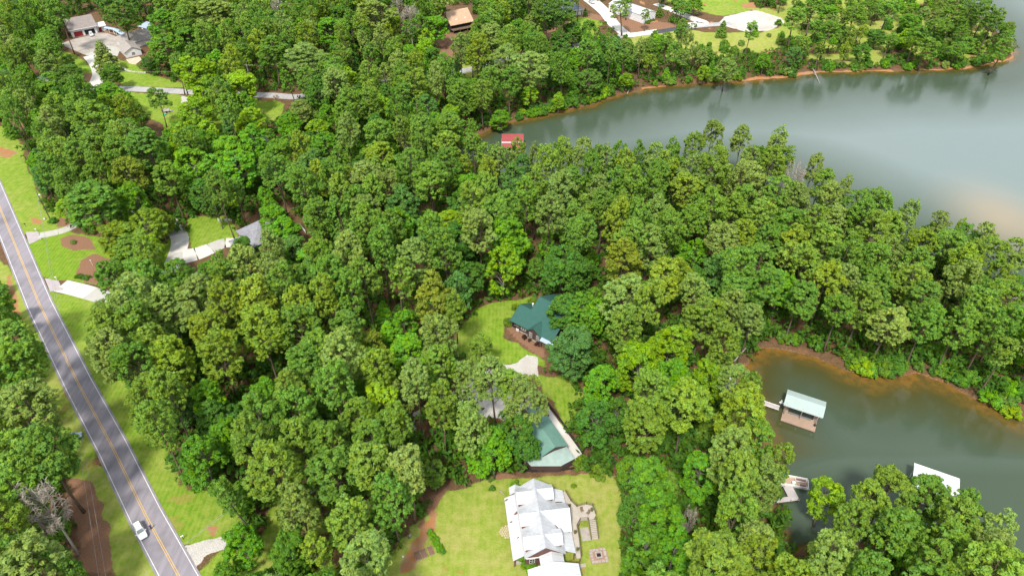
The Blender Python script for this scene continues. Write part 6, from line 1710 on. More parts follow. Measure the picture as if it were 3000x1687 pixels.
# every tree in sight, largest in the picture first: kind, shade, x, y, height, crown radius, form
TREE_DATA = '''
pc-95.4 89.2 28.3 5.6 1|pb-105.2 101.7 28.2 6.2 5|pa36.6 65.3 29.5 5.4 5|pb-86 66.5 25.7 5.6 3|pa-47 84.9 28.8 5.2 3|bj-67.9 94.2 20.0 5.0 5|pc79.3 70.7 24.0 4.5 7
pc-36.4 86.7 23.9 5.1 3|pd-61.3 126.5 28.1 5.4 6|bi15.5 128.8 18.0 6.6 6|pa29.4 100.4 26.0 5.1 0|pd-70.3 120.9 26.6 5.0 2|pc-23.8 80.6 25.1 4.1 2|pc-130.6 186.4 25.0 8.8 4
pa-30.5 76.5 25.0 4.3 2|pa83.9 62.5 28.4 5.4 3|pb58.6 68.7 25.0 4.1 3|pa42.9 76.6 28.1 4.2 4|pa-75.1 96.4 29.2 4.2 5|bf30.6 81.6 18.0 4.9 1|pa-28.8 88.3 26.0 4.9 4
pb-42.2 79.6 24.7 3.8 2|pc73.5 74.8 24.0 4.3 4|pd38.7 103.0 26.2 5.0 3|pb-26.6 67.7 25.0 4.8 1|pa48.7 134.3 24.5 5.4 2|pa-95.8 74.6 28.4 4.5 0|pb3.8 106.2 25.0 4.7 2
pb45.5 91.0 27.3 4.4 6|pc-39.6 106.4 28.9 4.3 3|pc-114.1 115.8 27.1 5.2 3|bf-54.4 76.5 13.2 4.1 5|pa86.5 74.8 24.0 4.6 4|pa-55.1 93.0 28.1 3.9 3|pb-95 119.3 28.0 5.3 6
pb-21.3 86.5 26.0 4.7 4|pb-7.8 99.0 26.5 3.7 2|pb-39.3 115.9 29.2 5.4 6|bf41.3 92.2 17.0 4.5 3|pa-76 105.0 28.8 4.1 4|bk-21 143.5 24.0 5.6 1|bh13.9 161.5 21.0 6.3 4
bj28.6 88.5 18.0 5.3 6|bg31.1 122.6 20.0 5.5 0|pd47.1 98.5 27.5 5.2 7|bh19.1 106.1 17.0 4.6 1|bj-43.8 74.1 15.6 4.2 6|pa28.3 129.5 26.7 4.2 2|lg66.8 86.5 17.0 4.1 5
pc-87.8 116.2 25.5 5.1 7|pb-95.7 136.3 28.4 6.2 7|pa-15.9 103.8 25.0 4.1 0|pb96.5 133.9 22.0 5.0 5|bg40.2 129.9 17.8 5.6 2|pb88.9 69.1 24.0 4.6 4|bg-3 161.8 20.1 5.4 5
pa-24.5 98.6 25.2 3.9 3|pa45.3 83.5 27.8 4.0 3|bj26 73.2 17.0 4.4 3|pb-4 113.1 24.0 4.8 4|pb-18.4 125.2 27.9 5.2 0|pc-54.9 100.0 24.9 5.1 7|pb-21.8 109.2 27.3 3.9 4
pc-126.2 218.0 27.4 7.6 1|pb-81.6 139.3 26.1 6.5 1|dl-91.9 79.0 24.0 3.7 0|pc-38.7 95.0 24.3 4.8 7|bf-95.8 217.4 20.0 7.4 4|pd-32.2 117.1 24.7 4.5 0|pb-9.9 168.6 29.0 4.8 7
pd-66 138.9 28.2 5.4 6|pb122.2 150.1 23.5 4.7 7|pa52.9 125.7 23.7 4.1 2|pc83.5 82.6 22.0 4.5 5|pb46.7 71.7 25.0 3.5 5|bf-0.4 170.1 24.0 6.3 6|pc-19 160.8 26.6 4.7 2
pk31.5 154.1 27.6 5.6 0|pc-53.2 129.6 26.9 5.2 2|bf22.2 117.6 17.2 4.4 5|pa93.3 140.7 23.5 4.5 2|pc-47.1 102.6 26.6 4.1 6|pd-73.5 135.5 28.4 4.8 2|bg-135.5 293.7 22.0 8.9 1
pb28.5 141.5 25.3 5.5 7|bf-110.5 216.5 21.0 7.8 7|pc77.1 144.1 21.4 4.9 4|pd44 66.5 24.4 4.2 6|pd84.8 148.2 24.6 4.7 3|pb10.4 175.2 28.7 5.1 4|pc121.6 138.8 23.9 4.6 2
pd-81.9 119.1 25.2 5.1 0|pc114.7 132.7 22.2 3.9 7|pc53.3 95.8 24.0 3.7 3|pa67.4 78.0 21.0 3.4 6|pc109.6 142.4 21.5 5.2 4|pb-9.6 113.8 22.0 4.3 2|pb-27.6 158.8 25.6 5.2 0
pa77.2 83.6 22.0 4.5 3|pb-88.6 137.8 26.4 5.3 0|bf-4.1 98.5 17.0 4.3 6|bf32.3 73.2 17.0 4.4 5|bf-26.1 128.0 17.0 5.2 0|pb51.4 85.4 25.0 3.7 6|td-36.8 71.8 19.9 2.7 7
pc20 166.7 28.8 4.6 5|pc107 134.1 21.6 3.8 7|pc-26.1 194.6 28.5 5.6 1|pa130.2 143.7 23.6 5.3 5|pa33.8 137.0 28.8 3.8 7|pc-58.9 179.2 26.5 4.8 6|pa104.9 168.5 25.7 5.5 7
pc68.7 145.7 24.9 4.7 1|pa-82.8 107.1 24.1 4.2 7|pb-45.4 158.3 28.0 4.9 1|pc62 62.9 28.8 3.9 4|pd39.7 146.4 26.6 5.2 4|pc-50.5 116.5 23.9 5.3 4|pc62.4 154.2 25.8 5.2 5
pc-42.3 140.7 28.7 3.8 0|pa-45.7 96.2 25.3 3.8 7|pb-89.8 302.7 25.0 10.1 0|pd-48.3 139.3 27.3 3.8 4|bf-73 114.1 16.2 4.2 2|bg47.3 119.2 17.0 4.4 5|pc86.5 139.6 21.5 4.3 5
pa-102.2 90.3 26.2 5.2 3|bb-151.4 365.6 24.0 12.4 2|pa-16.8 117.3 24.0 4.2 1|tc-55.5 83.4 21.3 2.6 6|pa-39.1 147.5 25.8 4.6 4|pa-155 241.6 26.9 7.5 6|pc-36.4 159.9 28.8 4.1 0
bd-115.1 183.6 17.2 6.4 7|pa-98.2 124.8 28.0 5.9 3|pa108.9 150.9 22.2 4.9 6|pc-93.5 126.0 28.3 6.2 6|pc-66 193.8 28.7 4.4 6|bf-123.3 195.8 20.5 5.7 0|bj18.9 143.4 16.0 5.1 1
pb-70.9 151.5 28.3 5.0 1|bh-68.5 106.8 15.4 4.9 1|pd-74.4 127.5 25.9 4.7 7|bi-34.6 189.0 22.0 5.7 5|pd51.8 104.1 24.5 4.7 7|pk-126 204.9 24.0 5.3 3|pb6.3 292.0 25.0 8.1 6
pa71.2 81.7 22.0 3.7 5|bg-30.7 109.2 18.9 5.4 5|pa-92 191.0 27.5 4.1 4|pb60.6 167.7 22.7 4.8 3|bh1.1 103.0 17.0 4.3 7|pc-2.3 178.6 29.2 5.5 5|bh25.2 84.0 14.0 3.3 2
pc-78.7 206.5 23.9 5.5 7|pa92.1 167.1 22.8 5.3 2|pc128.4 168.1 21.7 5.3 5|bg-114.1 281.8 21.0 7.5 6|pe-195.9 359.3 24.0 7.9 2|pc93.5 157.6 25.4 4.6 7|pc-32.8 201.8 29.4 5.2 6
pc-107.1 309.9 24.0 7.9 0|bg-125 260.8 18.0 7.4 1|pa-11.4 182.9 27.7 5.0 7|pa-112.8 202.5 23.9 4.5 7|pa-102.7 160.0 26.2 3.8 6|pa75.5 177.5 25.4 5.0 2|pc46.1 168.4 28.4 4.5 5
bd-123.9 179.3 15.8 5.9 0|pa82.2 159.3 22.9 4.4 1|ta-31.3 150.9 23.0 3.5 7|pc-105.5 146.0 27.4 4.8 1|tc121 130.3 20.9 2.8 3|pb61.2 134.7 22.7 3.8 1|pc-41.2 129.5 24.3 4.5 1
pa32.4 164.1 29.0 4.9 1|pc-60.2 143.5 29.5 4.5 0|pc84.6 192.8 24.6 5.0 6|pa-136.3 204.3 27.5 4.0 2|pa135.8 161.8 22.5 4.9 6|pc-145.1 211.4 27.6 5.3 4|pa60.8 182.0 25.7 4.6 7
pc99.6 148.8 22.0 4.3 3|pa-87.8 123.9 25.1 5.0 0|bj-161.8 327.2 20.0 8.5 4|pc-119.2 120.5 27.2 6.3 4|pb93.2 75.5 22.0 3.5 2|bh18.6 159.2 18.0 4.8 6|pd50 62.3 25.8 4.7 2
pd-55.1 136.7 26.1 3.8 3|bj-173.7 358.4 20.0 8.6 2|pc-21.8 207.4 26.8 4.8 6|pd56.4 198.0 21.6 5.4 5|ta122 124.5 21.1 2.6 2|pb48.5 144.2 23.7 3.8 5|pc113.6 157.8 22.4 4.8 0
pb-68.5 162.5 26.0 3.7 6|bi-15.2 153.5 18.0 4.1 2|bh24.8 108.6 15.1 3.8 7|pc126.1 134.0 22.7 4.0 0|pa-33.6 102.1 23.6 4.0 1|pc100.6 154.9 25.3 4.0 3|pc54.8 179.5 23.6 4.0 7
pb39.9 164.1 24.8 4.4 7|pc-98.9 81.3 25.6 4.6 0|pc-154.2 209.1 24.3 4.7 6|pc-99.6 147.7 25.4 4.9 3|pc4 184.8 29.4 4.3 0|pa32 109.0 24.4 4.5 6|bf39.3 119.0 18.0 4.6 7
pc-55 149.2 25.3 3.8 5|bh-11.5 161.1 15.8 4.7 1|pa-51.1 109.2 24.6 4.1 1|pc-185.2 243.1 27.5 3.8 7|bf-101.4 227.2 20.0 7.5 6|pa11 203.5 28.8 5.1 2|pd125.1 156.3 24.7 4.6 1
pd-15.1 305.8 27.9 5.3 2|pb14.5 193.2 25.4 5.0 3|pb-58.7 230.0 27.1 4.7 1|pb91.4 149.4 22.7 3.9 1|pb-66.8 351.9 26.0 9.4 7|pd120.2 168.6 22.3 4.3 5|bi59.3 161.0 18.0 4.4 4
bg-103.7 258.3 15.0 5.9 2|pc105.1 176.6 25.4 5.0 4|pc-135.3 216.0 26.3 4.8 5|pc60.2 146.2 21.1 5.4 4|pc-20.6 267.4 23.3 5.2 2|pa88 210.2 25.2 4.4 4|pa65.5 201.5 24.9 4.7 7
pa-75.6 145.7 25.5 5.3 7|pc38.9 192.8 28.4 4.4 0|pc-43 171.7 26.8 4.7 3|pc-29.9 95.2 25.2 3.8 1|pc70.3 160.1 21.1 4.8 7|pa68.1 181.9 24.8 4.5 0|pa-54.8 255.9 24.4 5.3 4
bj-70.6 237.9 16.0 5.7 4|bf-96.2 236.6 18.5 5.7 1|pc-32 225.3 28.6 5.1 4|bf-28.9 141.1 15.0 3.7 3|pc-56 193.4 29.4 4.5 3|pc-24.1 166.4 28.6 4.3 0|bh3 101.6 13.0 3.3 1
pb90.6 189.5 24.6 4.3 0|pc84.2 177.7 22.9 4.9 6|bf-76.8 188.5 16.0 5.1 0|pb58 139.4 23.5 3.8 0|pb100 189.7 25.0 3.8 5|pc-107.4 248.1 26.0 4.1 3|pb79.8 204.6 23.2 5.3 6
ba-116.5 173.0 14.6 5.4 1|pa-52.6 157.5 26.5 4.4 5|pc-114 225.3 24.2 4.8 2|pc-36.4 173.9 23.7 4.4 4|pa-12.1 270.6 23.3 4.5 6|pa-40 276.3 23.9 5.3 7|pc-143.7 198.9 25.3 4.1 6
bh14.3 146.3 15.0 4.9 0|pd-150.3 257.3 22.4 4.5 2|pc-88 144.5 28.0 4.4 1|pd68.7 171.9 22.5 4.1 6|pa-22.6 223.9 23.8 5.5 0|pd30.2 173.1 28.5 3.8 7|pb-170.7 237.3 26.0 4.9 0
pc-52.7 177.6 25.8 3.8 0|bh-79.7 275.0 21.1 5.3 2|bf22.3 142.8 17.0 3.8 4|pc18.7 175.3 24.3 4.8 0|pc-47.9 234.3 23.6 5.4 5|pa58 93.9 19.0 2.8 7|pc45.4 194.1 24.5 4.0 7
pa0.2 111.0 22.0 3.9 5|la-17.4 94.8 10.9 3.1 7|bj-85.9 232.0 16.0 5.9 6|pa-7.8 130.2 15.0 3.2 2|pc-43.5 248.8 27.7 3.8 7|cb-193.2 328.6 15.0 5.0 2|pc27.9 183.3 25.0 4.3 4
pc-46.9 123.0 23.9 4.7 3|pd83.7 168.1 21.9 5.0 2|pa-43.7 190.5 25.3 3.9 3|pc-220.9 350.5 29.0 4.9 7|pc104.8 184.2 25.2 4.2 6|pb-69.2 267.1 26.7 5.5 3|tb143.6 160.8 22.0 4.5 6
pc26.1 200.4 29.1 3.7 4|pb53.5 114.4 20.0 4.1 7|pc-48.6 148.2 25.3 5.0 3|bf56.4 173.5 14.0 3.9 7|pc-1 281.3 23.4 5.2 4|bi-0.3 208.9 19.3 4.9 7|pb-4 302.3 24.0 6.7 5
pb-47 196.1 27.2 5.2 5|pc20 198.6 24.1 5.0 1|pb-31.7 277.2 27.2 3.8 6|pa90.5 174.7 25.5 3.9 6|ta77.6 163.5 21.9 3.5 4|pa-23 234.1 25.9 5.3 4|bb-86.1 267.7 15.0 5.6 4
bf-87.9 255.6 15.0 5.5 7|pc22.3 296.6 23.2 4.2 2|pb72.8 232.2 25.0 3.9 3|pd-8 207.8 23.9 3.7 0|pc-191 265.4 27.0 4.2 3|bj25.6 93.9 14.0 3.4 7|bc34.6 299.4 15.0 5.7 4
pb74.9 199.7 24.5 4.2 0|pa-140.6 324.2 26.6 4.3 6|pd-73.8 224.0 23.7 4.4 0|pc74.8 61.0 23.5 5.4 5|pc33.4 308.8 23.9 5.4 1|pc-91.2 66.1 25.7 4.7 5|bk-35.6 132.1 16.0 3.5 0
pc197.3 332.4 17.0 6.4 0|pd-46.7 215.9 24.3 5.5 5|pa63.4 221.9 25.0 4.3 0|pa-40.4 231.6 25.5 4.0 1|bf-39.3 358.1 17.0 7.8 0|pc224.6 365.2 20.0 6.7 0|pc36.3 171.7 28.3 4.1 3
pd-118.6 289.6 27.6 4.3 7|pb82.3 228.8 25.0 3.9 1|pc-114.4 108.0 25.8 5.1 3|pa99.1 196.9 24.6 4.1 4|pb44.1 179.3 25.5 4.3 1|bf-71.4 183.6 15.0 4.8 7|pb59.2 206.2 24.2 4.9 1
pc74.9 170.6 21.3 4.5 1|pa-175.6 253.2 23.7 4.6 7|pe-187.8 289.9 20.0 6.2 1|bf-63.7 101.6 16.7 4.6 7|pb97 309.2 16.0 5.1 2|pc73.7 189.4 23.2 4.5 7|bj-155.4 340.6 18.0 8.1 3
bf-7.4 97.3 12.0 3.1 6|pc-168.6 262.9 27.2 4.2 2|pc-62.7 243.2 26.0 5.0 4|pd-62.1 199.5 26.2 5.1 1|pc89.5 80.5 21.0 3.3 3|ta-14.9 137.2 22.9 2.7 4|pc-167.3 252.6 23.7 5.2 3
tc229 327.6 18.0 4.6 7|pc47.9 199.6 26.4 4.3 4|pb98.6 180.6 21.0 4.6 2|pb-22.9 312.3 26.0 4.7 6|bh-16.6 176.7 17.5 5.1 2|pa18.1 218.2 25.0 4.1 6|pb-186.5 252.0 26.4 4.1 5
pb-9.6 326.9 24.0 6.1 4|pc-215.1 306.3 24.4 4.2 4|pc-29.9 213.5 28.2 3.8 7|pa112.5 174.6 22.6 4.3 3|pb-39.3 195.4 25.3 3.7 7|bg-20.2 184.5 17.3 5.5 4|pa7.3 191.9 26.8 4.8 0
pb27.4 192.2 25.1 3.9 1|pa-53.8 187.8 27.1 3.7 3|tc153.2 343.1 20.0 5.2 6|bf-90.3 353.8 18.0 7.5 3|pc-233 338.6 25.6 4.1 3|bj-58.4 88.6 11.2 3.6 4|pc-62.6 252.4 26.7 5.5 1
pc-204.6 308.8 24.8 4.6 3|lj-56.9 71.6 9.7 2.6 1|pb102 209.7 23.0 3.2 4|pb-202.9 299.6 22.6 4.6 0|te233.8 348.9 22.0 4.9 4|pc-160.4 349.1 24.2 5.2 6|pc24.2 58.1 29.4 5.1 2
pc-144.9 271.6 17.0 4.3 7|pb24.4 216.8 25.0 3.6 3|bc-181.3 307.5 13.0 4.8 0|pc32.4 195.3 25.7 3.7 4|be-98.5 198.2 17.0 3.6 1|pb-59.8 322.1 25.8 4.8 0|pc-13.9 225.4 22.0 3.9 1
bh-105.4 205.4 15.4 4.7 2|pc212.3 354.3 17.0 6.4 5|bj-111.2 234.7 18.5 5.4 2|ca35.2 94.1 7.8 2.5 3|pc-48.5 184.0 27.3 4.1 0|tc140.9 355.5 22.0 4.9 6|pc-82.5 66.9 20.0 2.3 6
bi-66.9 175.9 13.0 4.6 0|pa-9.9 190.0 26.5 4.4 3|pb48.8 214.6 25.0 3.9 1|bf49.2 173.9 15.2 3.9 4|pd-94.7 327.4 25.6 4.8 2|pc11.9 307.2 27.2 4.0 2|pc-36.9 165.9 26.1 3.9 3
bf-60.2 116.9 13.0 4.1 5|tc191.6 369.0 21.0 5.2 6|bi-79 112.6 15.7 4.3 3|pb-43.5 179.6 25.0 5.1 7|bj-198.7 291.1 16.0 8.3 3|pc-85.1 282.8 22.4 4.8 6|bf-35.5 180.9 19.6 5.1 7
pc-9.4 278.1 24.7 4.2 3|pc86.7 83.9 20.0 3.0 2|bj208.9 374.3 12.0 6.4 1|tc-91.5 200.8 18.1 3.1 0|pe16.2 358.7 26.0 5.9 3|bf-4.9 269.7 10.0 4.8 3|pa-1 314.3 27.1 4.7 1
bg-120.2 233.0 21.6 5.4 2|pa68.1 211.0 25.1 4.5 1|pe22.4 356.6 27.0 7.1 7|bh184.8 356.9 10.0 6.0 6|bh-61.9 108.5 16.0 4.3 7|bf76.1 153.1 17.7 4.7 1|pa-44.7 206.8 24.2 5.2 0
pa-8.8 220.6 22.0 3.8 2|bi-166.4 218.4 13.3 3.6 2|pa-136.8 223.2 28.7 3.9 6|bh30.8 361.4 13.0 6.2 3|tb143.2 170.1 22.0 2.8 6|pc-145.4 220.6 26.3 4.9 0|pb82.5 216.7 22.5 3.8 4
pa20.8 181.2 25.4 3.9 4|tc113.6 187.4 23.0 4.4 2|pc-133.8 137.2 28.8 4.8 6|pa-155.7 220.3 23.9 4.2 1|pd51.1 208.3 25.2 4.4 4|pe26.1 358.9 27.0 5.9 6|bf80.1 76.8 15.0 4.0 5
tb58.3 375.2 18.0 4.8 1|pa-131.3 325.3 26.1 3.8 1|bj-36.9 123.2 17.3 5.3 0|pc-57 206.1 28.1 3.8 1|tb129.8 176.5 22.0 2.8 6|pb-4.8 217.7 23.0 3.2 5|pa2.1 226.3 22.0 3.1 6
pa-80.1 153.8 25.4 2.6 7|tc173.1 363.1 21.0 5.1 4|bj-82.1 127.7 11.3 3.6 1|pb32 213.3 25.0 3.3 0|bj-109.8 271.9 15.9 4.4 5|pc-119.6 272.5 22.8 5.2 7|pd-116.3 321.2 24.7 4.3 3
pc-36.7 208.5 23.7 5.3 3|pc-44.9 346.9 22.5 4.4 4|pd38.1 211.1 24.7 3.8 3|pa-117.1 266.0 22.9 4.0 6|ch-65.6 132.2 9.0 2.7 1|pc-119.8 311.6 24.2 4.1 5|pa-161.9 223.9 24.6 4.1 1
bf-173.2 288.4 13.0 5.5 0|pa-113.3 330.8 26.2 4.4 7|pd-42.1 301.5 22.6 3.8 3|pa54.7 110.0 24.0 2.9 3|te236.1 361.1 22.0 5.0 4|bf-133.2 310.7 18.5 5.0 2|bd-114.6 190.1 14.0 4.2 2
cf-34.3 142.2 8.6 2.7 2|pa-60 286.4 23.8 4.2 0|td139.8 154.4 18.9 2.8 3|bg-75.6 251.7 14.0 5.3 4|pb108.8 162.6 22.0 3.8 1|bi47.6 322.1 19.0 5.0 2|te232.9 366.9 22.0 5.5 7
pb-222.9 314.4 24.6 4.4 6|tc155.1 371.9 21.0 4.7 2|bh23.3 352.1 12.0 5.3 4|pc14.2 217.3 24.0 3.6 1|pc-62.6 307.7 23.0 4.0 1|pc-119.9 331.2 25.9 4.7 7|pc-29.4 293.9 23.7 4.5 1
bh40.1 316.0 15.5 4.4 4|bf-73.4 260.2 16.4 4.2 5|bh131.8 153.6 15.8 4.8 0|bh18.9 302.0 16.5 4.6 4|lg7.7 287.3 12.0 4.2 6|pc-46.3 284.4 25.3 3.8 5|pc-144.8 298.6 22.9 3.8 2
pb118.6 177.4 21.2 4.0 7|tc193.5 337.2 19.0 4.5 4|pc-36 248.9 25.1 3.7 0|bi135.8 332.8 11.1 4.3 0|pa72.7 205.7 21.5 4.2 3|pc214.4 335.6 13.0 4.8 1|bh170.1 337.2 10.8 4.4 4
lb-55.7 297.2 17.0 5.4 0|pb-63.8 149.1 27.3 3.9 0|tc-16.7 233.1 23.5 2.8 1|pa-10.6 350.8 23.2 5.3 5|pc-79.8 296.2 23.2 5.0 7|pa34.1 180.7 27.3 4.2 1|cf-37.2 152.9 7.1 2.1 3
bi-33.8 266.9 17.6 5.0 3|pc-110.6 360.3 25.4 5.1 3|bf-170.8 224.3 15.2 3.9 7|bj-233.6 348.0 20.9 5.7 4|pb-109.4 337.6 27.2 5.2 5|pa37.4 200.0 26.7 4.4 4|bi4 220.3 17.2 4.5 1
tc75.2 323.2 16.8 3.5 3|bc93.9 400.5 11.0 5.7 4|pc98 163.0 23.6 3.7 2|bh-84.1 177.8 11.0 4.0 6|bg197.3 352.2 12.4 5.4 6|bi-68.8 215.2 20.5 5.4 1|dl95.2 207.5 20.0 3.4 7
pd46 154.2 21.3 4.0 0|ta92.4 216.0 21.9 3.5 5|pc43.3 215.8 25.0 2.4 7|bj-135.8 341.4 20.7 5.5 1|pc8.7 318.2 27.0 3.7 7|bg-128.6 277.5 15.0 6.4 7|tc115.2 185.1 22.0 3.3 0
bh-74.1 317.1 16.5 4.2 3|tb120.7 184.8 22.0 2.9 4|pa-51.9 308.9 25.6 4.3 0|bh64.3 140.1 15.2 3.9 3|pc-103 327.9 25.9 3.9 7|pc29.2 214.0 25.0 3.3 3|pa-195.2 257.6 23.9 5.1 5
bf216 395.5 14.4 5.7 1|pb-137.1 228.7 26.6 3.8 5|pc-74.8 290.7 23.7 4.8 4|pc-155.3 232.0 23.7 4.4 7|bc7.3 169.4 9.9 3.0 4|tb-94 339.3 23.1 3.4 2|bf-85.3 208.7 9.8 2.9 2
bh-16.5 193.9 19.1 4.9 7|lg-150.5 200.4 10.8 3.6 7|ta-76.2 329.3 23.6 2.9 7|bf24.6 173.4 8.4 2.7 4|pc-13.9 343.6 23.2 4.5 6|pc139.4 177.5 18.0 4.1 6|lb-26.2 113.8 16.0 3.0 0
bf46.4 313.2 11.6 3.4 5|pc-210.1 313.1 24.6 5.0 4|pa-57.2 269.4 22.9 3.8 2|bf-59.1 236.7 15.7 4.1 6|bc39.3 365.7 12.0 4.4 5|pa-176.9 369.3 24.5 5.4 7|pd-71.5 337.0 26.2 4.4 1
bh-90.2 372.1 17.8 5.4 0|pb-131.8 353.7 25.7 5.2 1|bg-108.2 168.1 19.5 4.9 3|bf119.1 326.0 11.3 3.4 1|pc-130.5 130.8 28.3 4.7 7|bb11 364.6 16.0 6.0 7|pb-41.6 59.9 26.2 3.9 5
pa-75.9 307.3 23.2 4.3 5|bh-36.2 320.2 16.1 4.7 0|bh-50.6 245.6 18.3 5.8 2|tc-169.4 231.4 23.0 2.8 3|bf168 381.9 14.4 5.2 6|pc-23.2 274.5 22.8 3.8 4|bf-60 186.0 12.7 4.7 0
pb-49 301.4 23.2 4.4 0|pc-69.4 330.5 22.7 3.8 7|pa-127.4 343.0 24.9 4.1 0|bg-40.7 328.6 17.0 5.0 3|li-112.6 259.4 13.0 3.9 3|lf10.3 176.4 15.0 2.7 4|tc115.5 344.0 19.0 3.1 6
pc-71 202.8 23.8 4.1 6|tc-51 344.3 19.3 2.8 5|pa-161 357.0 24.9 5.1 5|pa-202.6 269.6 27.1 5.1 3|pc55.4 218.5 25.0 2.7 6|lj-91.2 166.2 11.0 3.0 6|tc-95.3 291.9 17.9 2.5 7
cc233.5 351.2 9.0 3.7 5|tc43.7 308.3 22.4 2.5 4|tb59.7 320.9 16.7 2.8 3|bf72 340.3 12.7 4.7 1|bj-95 81.5 9.0 2.2 7|pd-4.5 364.2 22.7 4.9 3|pa-64 261.4 25.3 4.1 6
tc51.3 315.4 17.0 3.0 4|bh52 160.0 13.9 4.4 7|pc-236.2 365.0 23.9 4.0 3|tc-208 303.5 20.4 3.6 1|bg-115.1 243.7 18.0 4.6 3|bj-178.6 246.5 20.8 5.3 7|bg-60.5 363.7 18.3 4.7 1
ca47.1 108.7 10.2 2.8 5|bf-14.3 203.1 18.7 5.8 6|bg-41.8 339.1 17.0 4.5 7|bj-34.5 62.9 19.0 5.2 5|td63.8 317.3 13.7 2.9 5|pa-197.6 265.0 22.6 4.2 7|bg51.9 308.3 9.0 3.5 1
pc58.7 188.3 21.3 3.8 4|cc110.6 373.2 9.0 2.7 7|pb-27.5 59.7 28.8 4.5 0|pa-100.3 356.5 22.4 4.2 5|cc40.5 108.8 8.0 2.2 4|pa-97.7 374.8 23.4 4.3 0|bj101.6 405.4 10.0 5.3 5
bf-58.1 162.4 18.8 5.5 3|tc-79.7 340.2 21.3 3.2 5|pa-116.3 112.8 25.9 5.2 1|tc73.7 331.5 18.0 3.2 2|lg-171.3 279.3 11.5 3.4 2|cj-204.7 263.0 8.4 2.7 2|tc5 332.2 23.2 2.5 1
pc-245.6 366.7 25.4 3.9 2|pc-7.6 358.3 24.1 4.2 7|tb107.2 199.0 22.0 2.0 4|pa-38.7 375.9 22.8 4.1 5|lg88.6 315.8 10.0 3.3 2|pb84.3 339.1 18.0 3.0 1|pc-124.2 352.3 27.2 4.8 7
bh-183.5 270.2 18.6 4.9 2|ci-94.2 143.8 8.8 2.5 4|ta129.8 160.0 22.9 2.8 2|lg-72 300.7 14.0 4.5 2|dl-50.4 354.4 22.0 5.0 0|bh-6.3 196.8 17.9 5.5 0|lg20 286.5 10.0 3.0 2
tb80.3 319.5 15.1 2.7 6|bh-53.4 281.2 15.0 4.1 2|bi-86.8 221.3 16.3 4.8 3|bh42.1 334.1 17.2 4.4 3|tc-103.9 321.8 21.3 3.1 1|tb92.8 225.0 23.0 3.2 1|bg-52.3 264.5 17.9 5.3 5
tc154.6 362.8 13.2 3.5 5|lj23.6 154.6 10.3 3.5 3|pa78.5 183.5 21.1 3.7 3|ta147.2 332.6 13.2 2.8 1|bf-129.5 241.8 15.2 4.1 6|lf-79.7 196.2 15.0 3.1 5|tb-67.3 322.7 22.2 2.6 1
pb-239 331.2 23.4 3.9 3|pa-13.6 365.8 23.9 4.5 6|cc-131.5 197.3 9.0 2.8 7|pc-101.2 365.4 27.2 3.8 0|tc224.9 352.8 12.7 3.2 4|lb-113.4 147.3 13.0 3.1 1|ta166.2 351.2 14.1 3.5 6
pc-47.6 363.7 26.8 4.0 0|tc-214.6 328.0 23.3 2.9 2|td160.7 335.4 12.2 2.7 3|tb59.3 328.4 17.0 2.8 5|tb219 382.6 13.3 3.2 1|ch28.1 304.5 7.7 2.6 2|dl35.7 80.4 15.0 1.4 3
bf65.3 194.1 17.3 5.1 2|tc-45.8 269.7 21.1 3.4 0|li-172.5 325.5 9.7 2.9 3|pb85.7 328.2 16.0 2.7 7|td-17.1 213.9 18.5 2.9 4|ta49.8 185.3 19.4 3.0 1|tb88.5 322.2 13.4 2.7 1
pc-30.9 234.0 26.1 4.0 0|pc-118.3 337.9 28.0 4.2 2|bg-24.9 261.0 16.8 4.7 6|ta142.1 337.8 14.0 2.6 1|tc222.3 341.3 12.7 3.5 6|bg-34.6 285.7 13.0 5.1 1|pb7.8 217.0 24.0 2.3 7
bf-28.8 246.9 19.6 5.7 4|pd-109.7 95.1 28.5 4.3 6|bf-164.7 282.2 12.4 4.0 2|bh-49.6 66.1 15.1 4.1 4|pc56.3 213.1 20.8 4.7 0|tc82.7 348.9 16.0 2.8 0|pc-173.5 269.4 23.4 4.6 0
ta-237.3 358.2 21.8 2.6 2|lg-96.8 206.0 10.1 3.0 2|td174.7 354.1 13.9 2.5 2|bh-238.4 371.1 14.8 3.8 5|bh-60.4 329.7 16.2 4.6 2|lc-208.9 323.2 11.8 3.3 7|bj65.7 68.0 15.7 4.7 2
bh-206.5 394.6 17.4 4.5 0|ta-226.5 308.2 22.9 2.4 3|tc-146.2 315.4 18.9 3.0 4|pc-22.8 242.1 23.4 4.9 2|tc245.4 350.2 12.3 3.3 5|tc184.4 343.3 13.9 2.5 4|tc17.5 308.3 18.2 3.0 1
bj37.7 322.2 16.9 4.9 7|pc37.4 218.1 24.0 2.8 5|pb-1.4 221.9 20.0 2.8 0|tb93.7 227.8 24.0 3.2 7|tc189.5 386.3 15.4 3.2 7|bj86.7 222.4 19.5 5.0 1|td-59 336.3 20.7 2.5 2
pb131.4 125.1 24.6 5.0 3|bf-46.5 318.2 17.2 4.4 5|pd-118.7 296.5 24.6 3.9 0|tc-218.2 299.5 17.5 2.4 3|pa-248 346.4 23.6 3.8 2|ta248.7 356.0 14.8 2.7 1|ch-5.2 292.9 7.7 2.1 2
bf29.8 323.6 13.6 4.3 2|tc140.2 343.4 13.0 2.7 7|bi-180.8 261.7 16.2 5.2 4|ta230 391.4 13.0 3.1 5|tc-106.2 352.2 22.9 2.6 3|pc-86.3 380.4 22.6 4.9 1|bf135.8 132.5 15.9 4.5 0
tc64.3 325.5 15.9 3.1 6|lj-94.9 250.5 11.1 3.1 1|bj2.6 352.5 17.1 5.0 1|bh-52.8 224.4 15.1 4.8 7|pc1.3 373.7 25.9 4.6 3|tc-47.1 166.2 23.4 3.2 7|tc-54.5 313.8 19.3 3.0 7
